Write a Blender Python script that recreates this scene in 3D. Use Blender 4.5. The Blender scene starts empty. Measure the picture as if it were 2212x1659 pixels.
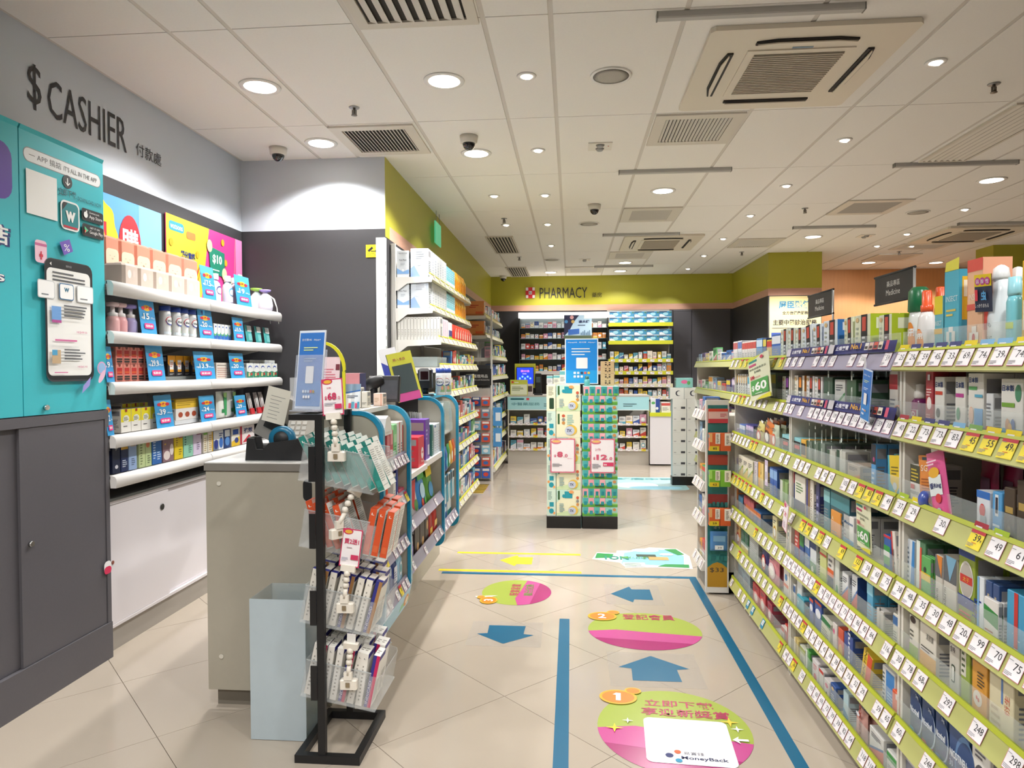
import bpy, math, random
from mathutils import Vector, Matrix
random.seed(7)
SC = bpy.context.scene
COL = SC.collection
PI = math.pi

# ------------------------------------------------------------------ camera
CAM_H, FPX = 1.36, 1500.0
_yaw, _pit, _roll = math.atan(128 / FPX), -math.atan(34 / FPX), 0.004
RC = Matrix.Rotation(_yaw, 3, 'Z') @ Matrix.Rotation(_pit, 3, 'X') @ Matrix.Rotation(_roll, 3, 'Y')
cam_data = bpy.data.cameras.new('camera')
cam_data.sensor_width = 36.0
cam_data.sensor_fit = 'HORIZONTAL'
cam_data.lens = FPX / 2212 * 36
cam_data.clip_start = 0.05
cam = bpy.data.objects.new('camera', cam_data)
COL.objects.link(cam)
_r, _f, _u = RC @ Vector((1, 0, 0)), RC @ Vector((0, 1, 0)), RC @ Vector((0, 0, 1))
_m = Matrix((_r, _u, -_f)).transposed().to_4x4()
_m.translation = (0, 0, CAM_H)
cam.matrix_world = _m
SC.camera = cam

# ------------------------------------------------------------------ world + exposure
SC.view_settings.view_transform = 'Standard'
SC.view_settings.look = 'None'
SC.view_settings.gamma = 1.0
SC.view_settings.use_curve_mapping = False
SC.view_settings.exposure = 0.27
w = bpy.data.worlds.new('world')
SC.world = w
w.use_nodes = True
w.node_tree.nodes['Background'].inputs[0].default_value = (1.0, 0.96, 0.9, 1)
w.node_tree.nodes['Background'].inputs[1].default_value = 0.25
SC.cycles.transparent_max_bounces = 14
SC.cycles.max_bounces = 4
SC.cycles.diffuse_bounces = 3
SC.cycles.glossy_bounces = 2
SC.cycles.caustics_reflective = False
SC.cycles.caustics_refractive = False
SC.cycles.use_adaptive_sampling = True
SC.cycles.adaptive_threshold = 0.06
SC.cycles.sample_clamp_indirect = 4.0

K_BIG, K_SPOT, WARM = 135.0, 55.0, (1.0, 0.985, 0.965)
CEIL = 2.96

# ------------------------------------------------------------------ materials
_mats = {}
def lin(c):
    c = c / 255
    return c / 12.92 if c <= 0.04045 else ((c + 0.055) / 1.055) ** 2.4
def rgb(h):
    return tuple(lin(int(h[i:i + 2], 16)) for i in (0, 2, 4))
def M(h, rough=0.5, metal=0.0, emit=0.0, alpha=1.0, noise=0.0, nscale=8.0, coat=0.0, bump=0.0, stretch=None):
    key = (h, rough, metal, emit, alpha, noise, nscale, coat, bump, stretch)
    if key in _mats:
        return _mats[key]
    m = bpy.data.materials.new('mat_' + h)
    m.use_nodes = True
    nt = m.node_tree
    b = nt.nodes['Principled BSDF']
    col = (*rgb(h), 1)
    b.inputs['Base Color'].default_value = col
    b.inputs['Roughness'].default_value = rough
    b.inputs['Metallic'].default_value = metal
    if emit:
        b.inputs['Emission Color'].default_value = col
        b.inputs['Emission Strength'].default_value = emit
        if emit > 3: m.cycles.emission_sampling = 'NONE'
    if alpha < 1:
        b.inputs['Alpha'].default_value = alpha
    if coat:
        b.inputs['Coat Weight'].default_value = coat
        b.inputs['Coat Roughness'].default_value = 0.06
    if noise or bump:
        tc = nt.nodes.new('ShaderNodeTexCoord')
        src = tc.outputs['Object']
        if stretch:
            mp = nt.nodes.new('ShaderNodeMapping')
            mp.inputs['Scale'].default_value = stretch
            nt.links.new(src, mp.inputs[0]); src = mp.outputs[0]
        n = nt.nodes.new('ShaderNodeTexNoise')
        n.inputs['Scale'].default_value = nscale
        n.inputs['Detail'].default_value = 5
        nt.links.new(src, n.inputs['Vector'])
        if noise:
            mx = nt.nodes.new('ShaderNodeMix'); mx.data_type = 'RGBA'
            mx.inputs[6].default_value = tuple(c * (1 - noise) for c in col[:3]) + (1,)
            mx.inputs[7].default_value = tuple(min(1, c * (1 + noise)) for c in col[:3]) + (1,)
            nt.links.new(n.outputs['Fac'], mx.inputs[0])
            nt.links.new(mx.outputs[2], b.inputs['Base Color'])
        if bump:
            bp = nt.nodes.new('ShaderNodeBump'); bp.inputs['Strength'].default_value = bump
            bp.inputs['Distance'].default_value = 0.01
            nt.links.new(n.outputs['Fac'], bp.inputs['Height'])
            nt.links.new(bp.outputs[0], b.inputs['Normal'])
    _mats[key] = m
    return m
def ACR(h='f2f6f6', alpha=0.16):
    return M(h, rough=0.08, alpha=alpha)

# ------------------------------------------------------------------ text glyph meshes
_txt = {}
def text_mesh(s, bold=0.0):
    key = (s, bold)
    if key not in _txt:
        cu = bpy.data.curves.new('t', 'FONT')
        cu.body = s
        cu.size = 1.0
        cu.resolution_u = 2
        cu.offset = bold
        cu.align_x = 'LEFT'
        ob = bpy.data.objects.new('t', cu)
        me = ob.to_mesh()
        vs = [(v.co.x, v.co.y) for v in me.vertices]
        fs = [tuple(p.vertices) for p in me.polygons]
        ob.to_mesh_clear()
        bpy.data.objects.remove(ob); bpy.data.curves.remove(cu)
        if vs:
            x0 = min(v[0] for v in vs); x1 = max(v[0] for v in vs)
            y0 = min(v[1] for v in vs); y1 = max(v[1] for v in vs)
        else:
            x0 = x1 = y0 = y1 = 0
        h = max(1e-6, y1 - y0)
        vs = [((v[0] - x0) / h, (v[1] - y0) / h) for v in vs]
        fs2 = []
        for f in fs:                         # all faces look along +z
            a = 0
            for i in range(len(f)):
                p, q = vs[f[i]], vs[f[(i + 1) % len(f)]]
                a += p[0] * q[1] - q[0] * p[1]
            fs2.append(f if a > 0 else f[::-1])
        _txt[key] = (vs, fs2, (x1 - x0) / h)
    return _txt[key]

# ------------------------------------------------------------------ mesh builder
def frame(o, x, y):
    x, y = Vector(x).normalized(), Vector(y).normalized()
    z = x.cross(y)
    m = Matrix((x, y, z)).transposed().to_4x4()
    m.translation = o
    return m
def FL(o):  return frame(o, (0, 1, 0), (0, 0, 1))     # faces +X (things on the left)
def FR(o):  return frame(o, (0, -1, 0), (0, 0, 1))    # faces -X (things on the right)
def FC(o):  return frame(o, (1, 0, 0), (0, 0, 1))     # faces the entrance
def FZ(o):  return frame(o, (1, 0, 0), (0, 1, 0))     # lies face up

class MB:
    def __init__(s):
        s.v, s.f, s.mi, s.sm, s.mats = [], [], [], [], []
        s.T = None
    def mat(s, m):
        if m not in s.mats: s.mats.append(m)
        return s.mats.index(m)
    def add(s, vs, fs, m, smooth=False):
        n = len(s.v)
        if s.T is not None:
            vs = [tuple(s.T @ Vector(v)) for v in vs]
        s.v += [tuple(v) for v in vs]
        k = s.mat(m)
        for f in fs:
            s.f.append(tuple(i + n for i in f)); s.mi.append(k); s.sm.append(smooth)
        return s
    def box(s, x0, y0, z0, x1, y1, z1, m):
        if x0 > x1: x0, x1 = x1, x0
        if y0 > y1: y0, y1 = y1, y0
        if z0 > z1: z0, z1 = z1, z0
        vs = [(x0, y0, z0), (x1, y0, z0), (x1, y1, z0), (x0, y1, z0), (x0, y0, z1), (x1, y0, z1), (x1, y1, z1), (x0, y1, z1)]
        return s.add(vs, [(0, 3, 2, 1), (4, 5, 6, 7), (0, 1, 5, 4), (1, 2, 6, 5), (2, 3, 7, 6), (3, 0, 4, 7)], m)
    def bbox(s, x0, y0, z0, x1, y1, z1, m, r=0.004):
        """box with chamfered vertical and top edges"""
        o = [(x0 + r, y0), (x1 - r, y0), (x1, y0 + r), (x1, y1 - r), (x1 - r, y1), (x0 + r, y1), (x0, y1 - r), (x0, y0 + r)]
        i = [(x0 + 2 * r, y0 + r), (x1 - 2 * r, y0 + r), (x1 - r, y0 + 2 * r), (x1 - r, y1 - 2 * r), (x1 - 2 * r, y1 - r), (x0 + 2 * r, y1 - r), (x0 + r, y1 - 2 * r), (x0 + r, y0 + 2 * r)]
        vs = [(a, b, z0) for a, b in o] + [(a, b, z1 - r) for a, b in o] + [(a, b, z1) for a, b in i]
        fs = [tuple(range(7, -1, -1)), tuple(range(16, 24))]
        for k in range(8):
            j = (k + 1) % 8
            fs += [(k, j, 8 + j, 8 + k), (8 + k, 8 + j, 16 + j, 16 + k)]
        return s.add(vs, fs, m)
    def prism(s, pts, axis, a, b, m, smooth=False):
        """polygon extruded along axis; axis x: pts=(y,z); y: (x,z); z: (x,y)"""
        def P(p, t):
            return {'x': (t, p[0], p[1]), 'y': (p[0], t, p[1]), 'z': (p[0], p[1], t)}[axis]
        ar = sum(pts[i][0] * pts[(i + 1) % len(pts)][1] - pts[(i + 1) % len(pts)][0] * pts[i][1] for i in range(len(pts)))
        if (ar < 0) != (axis == 'y'): pts = pts[::-1]
        if a > b: a, b = b, a
        n = len(pts)
        vs = [P(p, a) for p in pts] + [P(p, b) for p in pts]
        s.add(vs, [tuple(range(n - 1, -1, -1)), tuple(range(n, 2 * n))], m)
        base = len(s.v) - 2 * n
        k = s.mat(m)
        for i in range(n):
            j = (i + 1) % n
            s.f.append((base + i, base + j, base + n + j, base + n + i)); s.mi.append(k); s.sm.append(smooth)
        return s
    def lathe(s, prof, m, c=(0, 0, 0), n=16, sx=1.0, sy=1.0, smooth=True, caps=True):
        """prof: list of (r, z) bottom to top"""
        vs, fs = [], []
        for r, z in prof:
            for k in range(n):
                a = 2 * PI * k / n
                vs.append((c[0] + r * math.cos(a) * sx, c[1] + r * math.sin(a) * sy, c[2] + z))
        for i in range(len(prof) - 1):
            for k in range(n):
                j = (k + 1) % n
                fs.append((i * n + k, i * n + j, (i + 1) * n + j, (i + 1) * n + k))
        s.add(vs, fs, m, smooth)
        b = len(s.v) - len(vs); kk = s.mat(m)
        if caps and prof[0][0] > 1e-5:
            s.f.append(tuple(b + k for k in range(n - 1, -1, -1))); s.mi.append(kk); s.sm.append(False)
        if caps and prof[-1][0] > 1e-5:
            q = b + (len(prof) - 1) * n
            s.f.append(tuple(q + k for k in range(n))); s.mi.append(kk); s.sm.append(False)
        return s
    def cyl(s, p, q, r, m, n=12, r2=None, smooth=True):
        p, q = Vector(p), Vector(q)
        d = (q - p); L = d.length
        rot = d.to_track_quat('Z', 'Y').to_matrix().to_4x4()
        old = s.T
        t = Matrix.Translation(p) @ rot
        s.T = t if old is None else old @ t
        s.lathe([(r, 0), (r if r2 is None else r2, L)], m, n=n, smooth=smooth)
        s.T = old
        return s
    def tube(s, path, r, m, n=8):
        pts = [Vector(p) for p in path]
        vs, fs = [], []
        up = Vector((0.013, 0.02, 1))
        for i, p in enumerate(pts):
            d = (pts[min(i + 1, len(pts) - 1)] - pts[max(i - 1, 0)]).normalized()
            a = d.cross(up)
            if a.length < 1e-3: a = d.cross(Vector((1, 0, 0)))
            a.normalize(); b = d.cross(a)
            for k in range(n):
                t = 2 * PI * k / n
                vs.append(tuple(p + a * (r * math.cos(t)) + b * (r * math.sin(t))))
        for i in range(len(pts) - 1):
            for k in range(n):
                j = (k + 1) % n
                fs.append((i * n + k, (i + 1) * n + k, (i + 1) * n + j, i * n + j))
        fs += [tuple(range(n)), tuple(range((len(pts) - 1) * n + n - 1, (len(pts) - 1) * n - 1, -1))]
        return s.add(vs, fs, m, True)
    def mesh(s, name):
        me = bpy.data.meshes.new(name)
        me.from_pydata(s.v, [], s.f)
        for m in s.mats: me.materials.append(m)
        me.polygons.foreach_set('material_index', s.mi)
        me.polygons.foreach_set('use_smooth', s.sm)
        me.update()
        return me
    def build(s, name, parent=None, loc=(0, 0, 0), rz=0.0, kind=None):
        return put(name, s.mesh(name), parent, loc, rz, kind)

class G:
    """flat print laid on a surface: each mark sits a hair above the last"""
    def __init__(s, mb, fr, w=1.0, h=1.0, eps=0.0004):
        s.mb, s.fr, s.w, s.h, s.e, s.k = mb, fr, w, h, eps, 1
    def _add(s, pts, faces, m):
        z = s.e * s.k; s.k += 1
        old = s.mb.T
        s.mb.T = s.fr if old is None else old @ s.fr
        s.mb.add([(p[0] * s.w, p[1] * s.h, z) for p in pts], faces, m)
        s.mb.T = old
        return s
    def rect(s, x0, y0, x1, y1, m):
        return s._add([(x0, y0), (x1, y0), (x1, y1), (x0, y1)], [(0, 1, 2, 3)], m)
    def poly(s, pts, m):
        a = sum(pts[i][0] * pts[(i + 1) % len(pts)][1] - pts[(i + 1) % len(pts)][0] * pts[i][1] for i in range(len(pts)))
        if a < 0: pts = pts[::-1]
        return s._add(pts, [tuple(range(len(pts)))], m)
    def ell(s, cx, cy, rx, ry, m, n=28, rot=0.0, a0=0.0, a1=2 * PI):
        c, q = math.cos(rot), math.sin(rot)
        full = a1 - a0 > 6.28
        pts = []
        for k in range(n + (0 if full else 1)):
            a = a0 + (a1 - a0) * k / n
            x, y = rx * math.cos(a), ry * math.sin(a)
            pts.append((cx + x * c - y * q, cy + x * q + y * c))
        return s.poly(pts, m)
    def rr(s, x0, y0, x1, y1, r, m, ry=None):
        ry = ry or r * s.w / s.h
        pts = []
        for cx, cy, a in ((x1 - r, y1 - ry, 0), (x0 + r, y1 - ry, 1), (x0 + r, y0 + ry, 2), (x1 - r, y0 + ry, 3)):
            for k in range(5):
                t = (a + k / 4) * PI / 2
                pts.append((cx + r * math.cos(t), cy + ry * math.sin(t)))
        return s.poly(pts, m)
    def text(s, t, x, y, h, m, w=None, bold=0.0, align='l', rot=0.0):
        """h = glyph height in units of the frame; w = total width wanted"""
        vs, fs, asp = text_mesh(t, bold)
        if not vs: return s
        ww = asp * h * (s.h / s.w) if w is None else w
        x -= {'l': 0, 'c': ww / 2, 'r': ww}[align] if not rot else 0
        pts = []
        for a, b in vs:
            px, py = a / asp * ww, b * h
            if rot:
                c, q = math.cos(rot), math.sin(rot)
                X, Y = px * s.w, py * s.h
                px, py = (X * c - Y * q) / s.w, (X * q + Y * c) / s.h
            pts.append((x + px, y + py))
        return s._add(pts, fs, m)
    def lines(s, x0, y0, x1, y1, n, m, fill=0.45, seed=1):
        """small print: rows of dashes"""
        rnd = random.Random(seed)
        dy = (y1 - y0) / n
        pts, fs = [], []
        for i in range(n):
            e = x0 + (x1 - x0) * rnd.uniform(0.6, 1.0)
            a, b = y0 + dy * i, y0 + dy * (i + fill)
            k = len(pts)
            pts += [(x0, a), (e, a), (e, b), (x0, b)]; fs.append((k, k + 1, k + 2, k + 3))
        return s._add(pts, fs, m)

# ------------------------------------------------------------------ objects
def put(name, me, parent=None, loc=(0, 0, 0), rz=0.0, kind=None):
    o = bpy.data.objects.new(name, me)
    COL.objects.link(o)
    o.parent = parent
    o.location = loc
    o.rotation_euler = (0, 0, rz)
    if kind: o['kind'] = kind
    return o
def tag(o, label, cat, group=None):
    o['label'] = label; o['category'] = cat
    if group: o['group'] = group
    return o
def thing(name, label, cat, loc=(0, 0, 0), rz=0.0, group=None):
    o = bpy.data.objects.new(name, None)
    o.empty_display_size = 0.05
    COL.objects.link(o)
    o.location = loc; o.rotation_euler = (0, 0, rz)
    return tag(o, label, cat, group)
def struct(name, mb, parent=None):
    return mb.build(name, parent, kind='structure')
ORD = ['first', 'second', 'third', 'fourth', 'fifth', 'sixth', 'seventh', 'eighth', 'ninth', 'tenth', 'eleventh', 'twelfth',
       'thirteenth', 'fourteenth', 'fifteenth', 'sixteenth', 'seventeenth', 'eighteenth', 'nineteenth', 'twentieth'] + ['%dth' % i for i in range(21, 60)]
def at(x, y, X=None, Y=None, Z=None):
    """point of the place seen at pixel x,y of the 2212x1659 frame, on a known plane"""
    r = RC @ Vector(((x - 1106) / FPX, 1, -(y - 829.5) / FPX))
    t = X / r.x if X is not None else Y / r.y if Y is not None else (Z - CAM_H) / r.z
    return Vector((0, 0, CAM_H)) + r * t

# ================================================================== the shell
GREEN = M('b3ad38', rough=0.42, noise=0.03, nscale=3)
DARK = M('363538', rough=0.55, noise=0.05, nscale=60)
PALE = M('c9d0d9', rough=0.5, noise=0.02, nscale=4)
WOODP = M('c99b86', rough=0.5, noise=0.12, nscale=6, stretch=(1, 1, 14))
CTILE = M('f3f0eb', rough=0.85, noise=0.03, nscale=90)
CGAP = M('d8d2ca', rough=0.9, noise=0.02)
FTILE = M('b6aa9b', rough=0.13, noise=0.03, nscale=5)
GROUT = M('6f6255', rough=0.9, noise=0.05)
ORANGE = M('d99a63', rough=0.5, noise=0.10, nscale=5, stretch=(6, 6, 0.6))
LITWOOD = M('f0cfa0', rough=0.5, noise=0.06, nscale=5, stretch=(6, 6, 0.6))

floor = struct('floor', MB().box(-2.7, -3.2, -0.06, 7.1, 12.4, -0.004, GROUT))
tl = 0.59
tm = MB()
h2 = tl / 2 - 0.0011
tm.box(-h2, -h2, -0.003, h2, h2, 0.0, FTILE)
tme = tm.mesh('floor_tile')
ea, eb = Vector((0.4172, -0.4172, 0)), Vector((0.4172, 0.4172, 0))
p0 = Vector((-1.948, 2.837, 0)) + (ea + eb) / 2
for i in range(-14, 18):
    for j in range(-14, 22):
        p = p0 + ea * i + eb * j
        if (-2.75 < p.x < 1.35 and 0.6 < p.y < 12.4) or (1.35 <= p.x < 3.4 and 0.6 < p.y < 12.4) or (3.4 <= p.x < 5.2 and 8 < p.y < 12.4):
            put('floor_tile', tme, floor, p, PI / 4)

ceiling = struct('ceiling', MB().box(-2.7, -3.2, CEIL + 0.004, 7.1, 12.4, CEIL + 0.1, CGAP))
CX_ = [(-2.52, -1.90), (-1.90, -1.60), (-1.60, -1.0), (-1.0, -0.40), (-0.40, -0.09), (-0.09, 0.52), (0.52, 1.12), (1.12, 1.73),
       (1.73, 2.05), (2.05, 2.66), (2.66, 3.27), (3.27, 3.88), (3.88, 4.19), (4.19, 4.80), (4.80, 5.41), (5.41, 6.02)]
RY = [3.18 + 1.293 * k for k in range(-2, 8)]
_tiles = {}
for a, b in CX_:
    wd = round(b - a, 2)
    for k, y in enumerate(RY[:-1]):
        y1 = min(RY[k + 1], 12.13)
        if b < -1.35 and y > 5.1: continue
        if b > 3.5 and y < 4.0: continue
        key = (wd, round(y1 - y, 2))
        if key not in _tiles:
            _tiles[key] = MB().box(-wd / 2 + 0.012, -(y1 - y) / 2 + 0.0032, 0, wd / 2 - 0.012, (y1 - y) / 2 - 0.0032, 0.0035, CTILE).mesh('ceiling_panel')
        put('ceiling_panel', _tiles[key], ceiling, ((a + b) / 2, (y + y1) / 2, CEIL))

def two_tone(name, fn, zs, ms):
    """one wall; the bands above the first are its panels"""
    o = struct(name, fn(zs[0], zs[1], ms[0]))
    for k in range(1, len(ms)):
        pn = {1: 'upper_panel', 2: 'fascia_panel'}[k]
        if ms[k] is WOODP: pn = 'timber_trim'
        fn(zs[k], zs[k + 1], ms[k]).build(pn, o)
    return o
two_tone('wall_left', lambda a, b, m: MB().box(-2.65, -3.2, a, -2.53, 5.3, b, m), [0, 2.42, CEIL + 0.05], [DARK, PALE])
two_tone('wall_end', lambda a, b, m: MB().box(-2.53, 5.18, a, -1.40, 5.3, b, m), [0, 2.42, CEIL + 0.05], [DARK, PALE])
two_tone('wall_side', lambda a, b, m: MB().box(-1.52, 5.301, a, -1.40, 12.3, b, m), [0, 2.36, 2.46, CEIL + 0.05], [DARK, WOODP, GREEN])
MB().box(-1.40, 5.18, 2.36, -1.398, 5.3, CEIL, GREEN).build('corner_return', bpy.data.objects['wall_side'])
two_tone('wall_back', lambda a, b, m: MB().box(-1.40, 12.15, a, 2.75, 12.3, b, m), [0, 2.36, 2.46, CEIL + 0.05], [DARK, WOODP, GREEN])
two_tone('wall_pillar', lambda a, b, m: MB().box(2.745, 10.0, a, 3.47, 12.14, b, m), [0, 2.36, 2.46, CEIL + 0.05], [DARK, WOODP, GREEN])
struct('wall_far', MB().box(3.48, 11.9, 0, 7.1, 12.05, CEIL + 0.05, ORANGE))
struct('wall_right', MB().box(7.0, -3.2, 0, 7.1, 11.89, CEIL + 0.05, M('d9cdbf', noise=0.02)))
struct('wall_front', MB().box(-2.52, -3.2, 0, 6.99, -3.1, CEIL + 0.05, M('cfc8c0', noise=0.02)))
two_tone('wall_column', lambda a, b, m: MB().box(5.55, 9.7, a, 5.95, 10.1, b, m), [0, 2.36, 2.46, CEIL + 0.05], [DARK, WOODP, GREEN])
# two doors in the dark back wall
for k, (a, b) in enumerate(((1.75, 2.05), (2.06, 2.70))):
    d = struct('door_%d' % (k + 1), MB().box(a, 12.125, 0.02, b, 12.149, 2.33, M('4b494e', rough=0.5, noise=0.04, nscale=30)))
    MB().box(a, 12.121, 2.335, b, 12.149, 2.345, M('6d6a70')).build('door_header', d)
# cupboard panels in the far timber wall, the recess lighting put into their pale colour
for k, (a, b) in enumerate(((3.55, 4.02), (4.03, 4.42), (4.62, 4.70))):
    d = struct('door_%d' % (k + 3), MB().box(a, 11.872, 0.05, b, 11.899, 2.06, LITWOOD))
    MB().box(b - 0.05, 11.86, 0.95, b - 0.035, 11.872, 1.15, M('b0b0b0', rough=0.3, metal=1)).build('door_handle', d)

# ================================================================== ceiling fixtures
WHITE = M('f1efec', rough=0.5)
OFFW = M('d9d4c9', rough=0.55)
GLOW = M('fff6e6', emit=9.0)
BLACK = M('1b1b1d', rough=0.5)
GREYM = M('9c9c9c', rough=0.4, metal=0.4)
def spot(loc, power, size, blend, radius=0.06, col=WARM, aim=None):
    l = bpy.data.lights.new('lamp_light', 'SPOT')
    l.energy = power; l.color = col; l.spot_size = math.radians(size); l.spot_blend = blend
    l.shadow_soft_size = radius
    o = bpy.data.objects.new('lamp_light', l)
    COL.objects.link(o)
    o.location = loc
    if aim: o.rotation_euler = (Vector(aim) - Vector(loc)).to_track_quat('-Z', 'Y').to_euler()
    return o
_ring = MB().lathe([(0.088, 0), (0.112, -0.0005), (0.114, 0.006), (0.088, 0.006)], WHITE, n=32, caps=False).mesh('trim_ring')
_dif = MB().lathe([(0.0, 0.001), (0.088, 0.001), (0.088, 0.006)], GLOW, n=32).mesh('diffuser')
def downlight(x, y, label, power=None, unlit=False):
    t = thing('ceiling_downlight', label, 'downlight', (x, y, CEIL - 0.007), 0, 'round ceiling downlights')
    put('trim_ring', _ring, t); put('diffuser', _dif, t)
    sp = spot((x, y, CEIL - 0.012), power or K_BIG, 135, 0.35, 0.07)
big = [(-1.75, 3.83, 'above the cashier wall, nearest the sign'), (-0.70, 3.85, 'between the ceiling joints above the counter end'),
       (-1.76, 4.82, 'beside the dome camera near the pale wall'), (-0.70, 5.16, 'just below a dome camera above the counter'),
       (0.83, 6.41, 'alone beyond the grey hanging bar over the aisle'), (3.60, 6.33, 'at the far right edge past the slot diffuser'),
       (2.96, 8.84, 'beyond the right-hand grey hanging bar'), (-0.34, 11.64, 'closest to the pharmacy sign wall'),
       (0.82, 10.70, 'in front of the last hanging bar'), (0.81, 11.61, 'against the green back wall'),
       (4.55, 11.12, 'left of two near the timber wall'), (5.59, 11.23, 'right of two near the timber wall')]
for i, (x, y, s) in enumerate(big):
    downlight(x, y, 'round white ceiling downlight ' + s, K_BIG * (1, 1, 0.9, 1.2, 1.7, 1.6, 3.0, 0.35, 1.2, 0.35, 0.7, 0.7)[i])
# the same lamps go on over the entrance, behind the photographer
for x in (-1.75, -0.70, 0.83, 2.3):
    for y in (1.0, -1.4):
        downlight(x, y, 'round white ceiling downlight over the entrance end of the shop', K_BIG * 0.85)
_sring = MB().lathe([(0.034, 0.0), (0.052, -0.0005), (0.054, 0.006), (0.034, 0.006)], WHITE, n=24, caps=False).mesh('trim_ring')
_sb = MB()
_sb.lathe([(0.0, -0.012), (0.02, -0.010), (0.032, 0.003), (0.034, 0.012)], GLOW, n=16)
_sbulb = _sb.mesh('lamp_bulb')
def spotlamp(x, y, label, aim, lit=True, tilt=0.2, k=1.0):
    t = thing('ceiling_spotlight', label, 'spotlight', (x, y, CEIL - 0.007), 0, 'small recessed spotlights')
    put('trim_ring', _sring, t)
    b = put('lamp_bulb', _sbulb, t); b.rotation_euler = (tilt, tilt * 0.6, 0)
    if lit: spot((x, y, CEIL - 0.03), K_SPOT * k, 75, 0.5, 0.03, WARM, aim)
small = [(-0.24, 3.83, 'nearest, in the narrow strip beside the speaker', (-0.8, 3.9, 0)), (-0.24, 5.13, 'in the narrow strip beside the emergency lamp', (-0.8, 5.2, 0)),
         (-0.71, 6.44, 'left of a pair over the mask shelves', (-1.4, 6.3, 1.6)), (-0.24, 6.46, 'right of the pair over the mask shelves', (-1.2, 6.5, 1.4)),
         (-0.72, 7.74, 'left of the second pair, beside a sprinkler', (-1.4, 7.3, 1.5)), (-0.26, 7.76, 'right of the second pair, left of a speaker', (-0.2, 7.9, 0)),
         (-0.26, 9.10, 'beside the ribbed vent near the pharmacy', (-0.3, 9.6, 0)), (1.91, 3.86, 'cool white, nearest on the right', (1.2, 3.4, 1)),
         (1.92, 5.11, 'cool white, second along the right strip', (1.3, 5.0, 1)), (1.89, 6.34, 'third along the right narrow strip', (1.4, 6.3, 0)),
         (1.88, 7.54, 'fourth along the right narrow strip', (1.4, 7.6, 0)), (1.88, 8.85, 'fifth along the right narrow strip', (1.5, 9, 0)),
         (1.89, 10.16, 'sixth along the right narrow strip', (1.4, 11, 0.6)), (1.88, 11.46, 'last along the right strip, by the green wall', (1.5, 12.1, 1.6)),
         (3.99, 7.47, 'far right, nearest of three in a line', (3.6, 7.6, 0)), (4.03, 8.78, 'far right, beside the square cassette unit', (3.8, 9.0, 0)),
         (4.03, 9.60, 'far right, left of two before the timber wall', (3.9, 11.9, 1.5)), (4.49, 9.65, 'far right, right of two before the timber wall', (4.5, 11.9, 1.5))]
for x, y, s, aim in small:
    spotlamp(x, y, 'small recessed ceiling spotlight ' + s, aim, k=0.6 if x > 3.9 or y < 4 or y > 10 else 0.55 if x < -0.2 and 6 < y < 7.75 else 1.15)

def speaker(x, y, label):
    t = thing('ceiling_speaker', label, 'speaker', (x, y, CEIL - 0.009), 0, 'round ceiling speakers')
    MB().lathe([(0.098, 0.002), (0.112, 0.0), (0.114, 0.008), (0.098, 0.008)], WHITE, n=32, caps=False).build('rim', t)
    MB().lathe([(0.0, -0.001), (0.06, 0.0), (0.098, 0.003)], M('b9b4ab', rough=0.8, bump=0.5, nscale=300), n=32).build('grille', t)
for x, y, s in ((0.22, 3.87, 'nearest, left of the big cassette unit'), (0.20, 7.78, 'below a dome camera over the aisle'),
                (-0.28, 10.30, 'near the pharmacy ceiling edge'), (3.58, 7.56, 'far right beside a square vent')):
    speaker(x, y, 'round grey-meshed ceiling speaker ' + s)

SPK = M('7d756c', rough=0.35, metal=0.6)
def sprinkler(x, y, label):
    t = thing('fire_sprinkler', label, 'sprinkler', (x, y, CEIL - 0.001), 0, 'ceiling fire sprinklers')
    MB().lathe([(0.0, -0.004), (0.03, -0.004), (0.033, 0.0)], GREYM, n=20).build('rosette', t)
    MB().cyl((0, 0, -0.04), (0, 0, -0.004), 0.008, SPK).cyl((-0.012, 0, -0.045), (-0.012, 0, -0.015), 0.003, SPK).cyl((0.012, 0, -0.045), (0.012, 0, -0.015), 0.003, SPK).build('stem', t)
    MB().lathe([(0.0, -0.05), (0.018, -0.049), (0.018, -0.046), (0.0, -0.045)], SPK, n=16).build('deflector', t)
for x, y, s in ((-1.32, 4.19, 'left of the counter downlight'), (-0.71, 7.42, 'above the mask shelves'), (-0.74, 10.0, 'between the two ribbed vents'),
                (2.35, 7.26, 'left of the right-hand square vent'), (2.36, 9.90, 'near the green pillar'), (4.54, 10.1, 'in front of the timber wall'), (2.39, 4.19, 'at the far right, nearest')):
    sprinkler(x, y, 'small pendant fire sprinkler on the ceiling ' + s)

def domecam(x, y, label):
    t = thing('dome_camera', label, 'camera', (x, y, CEIL - 0.001), 0, 'ceiling dome cameras')
    MB().lathe([(0.044, -0.05), (0.058, -0.045), (0.064, 0.0)], M('d8d3c8', rough=0.4), n=24).build('housing', t)
    MB().lathe([(0.0, -0.098), (0.018, -0.094), (0.034, -0.08), (0.043, -0.06), (0.044, -0.05)], M('141416', rough=0.08, coat=0.5), n=24).build('smoked_dome', t)
for x, y, s in ((-2.11, 4.90, 'beside the pale wall over the cashier'), (-0.70, 4.78, 'above the service counter'), (0.23, 6.89, 'over the middle of the aisle'), (-1.17, 12.0, 'in the corner left of the pharmacy sign')):
    domecam(x, y, 'white dome security camera with dark lens ' + s)

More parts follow.
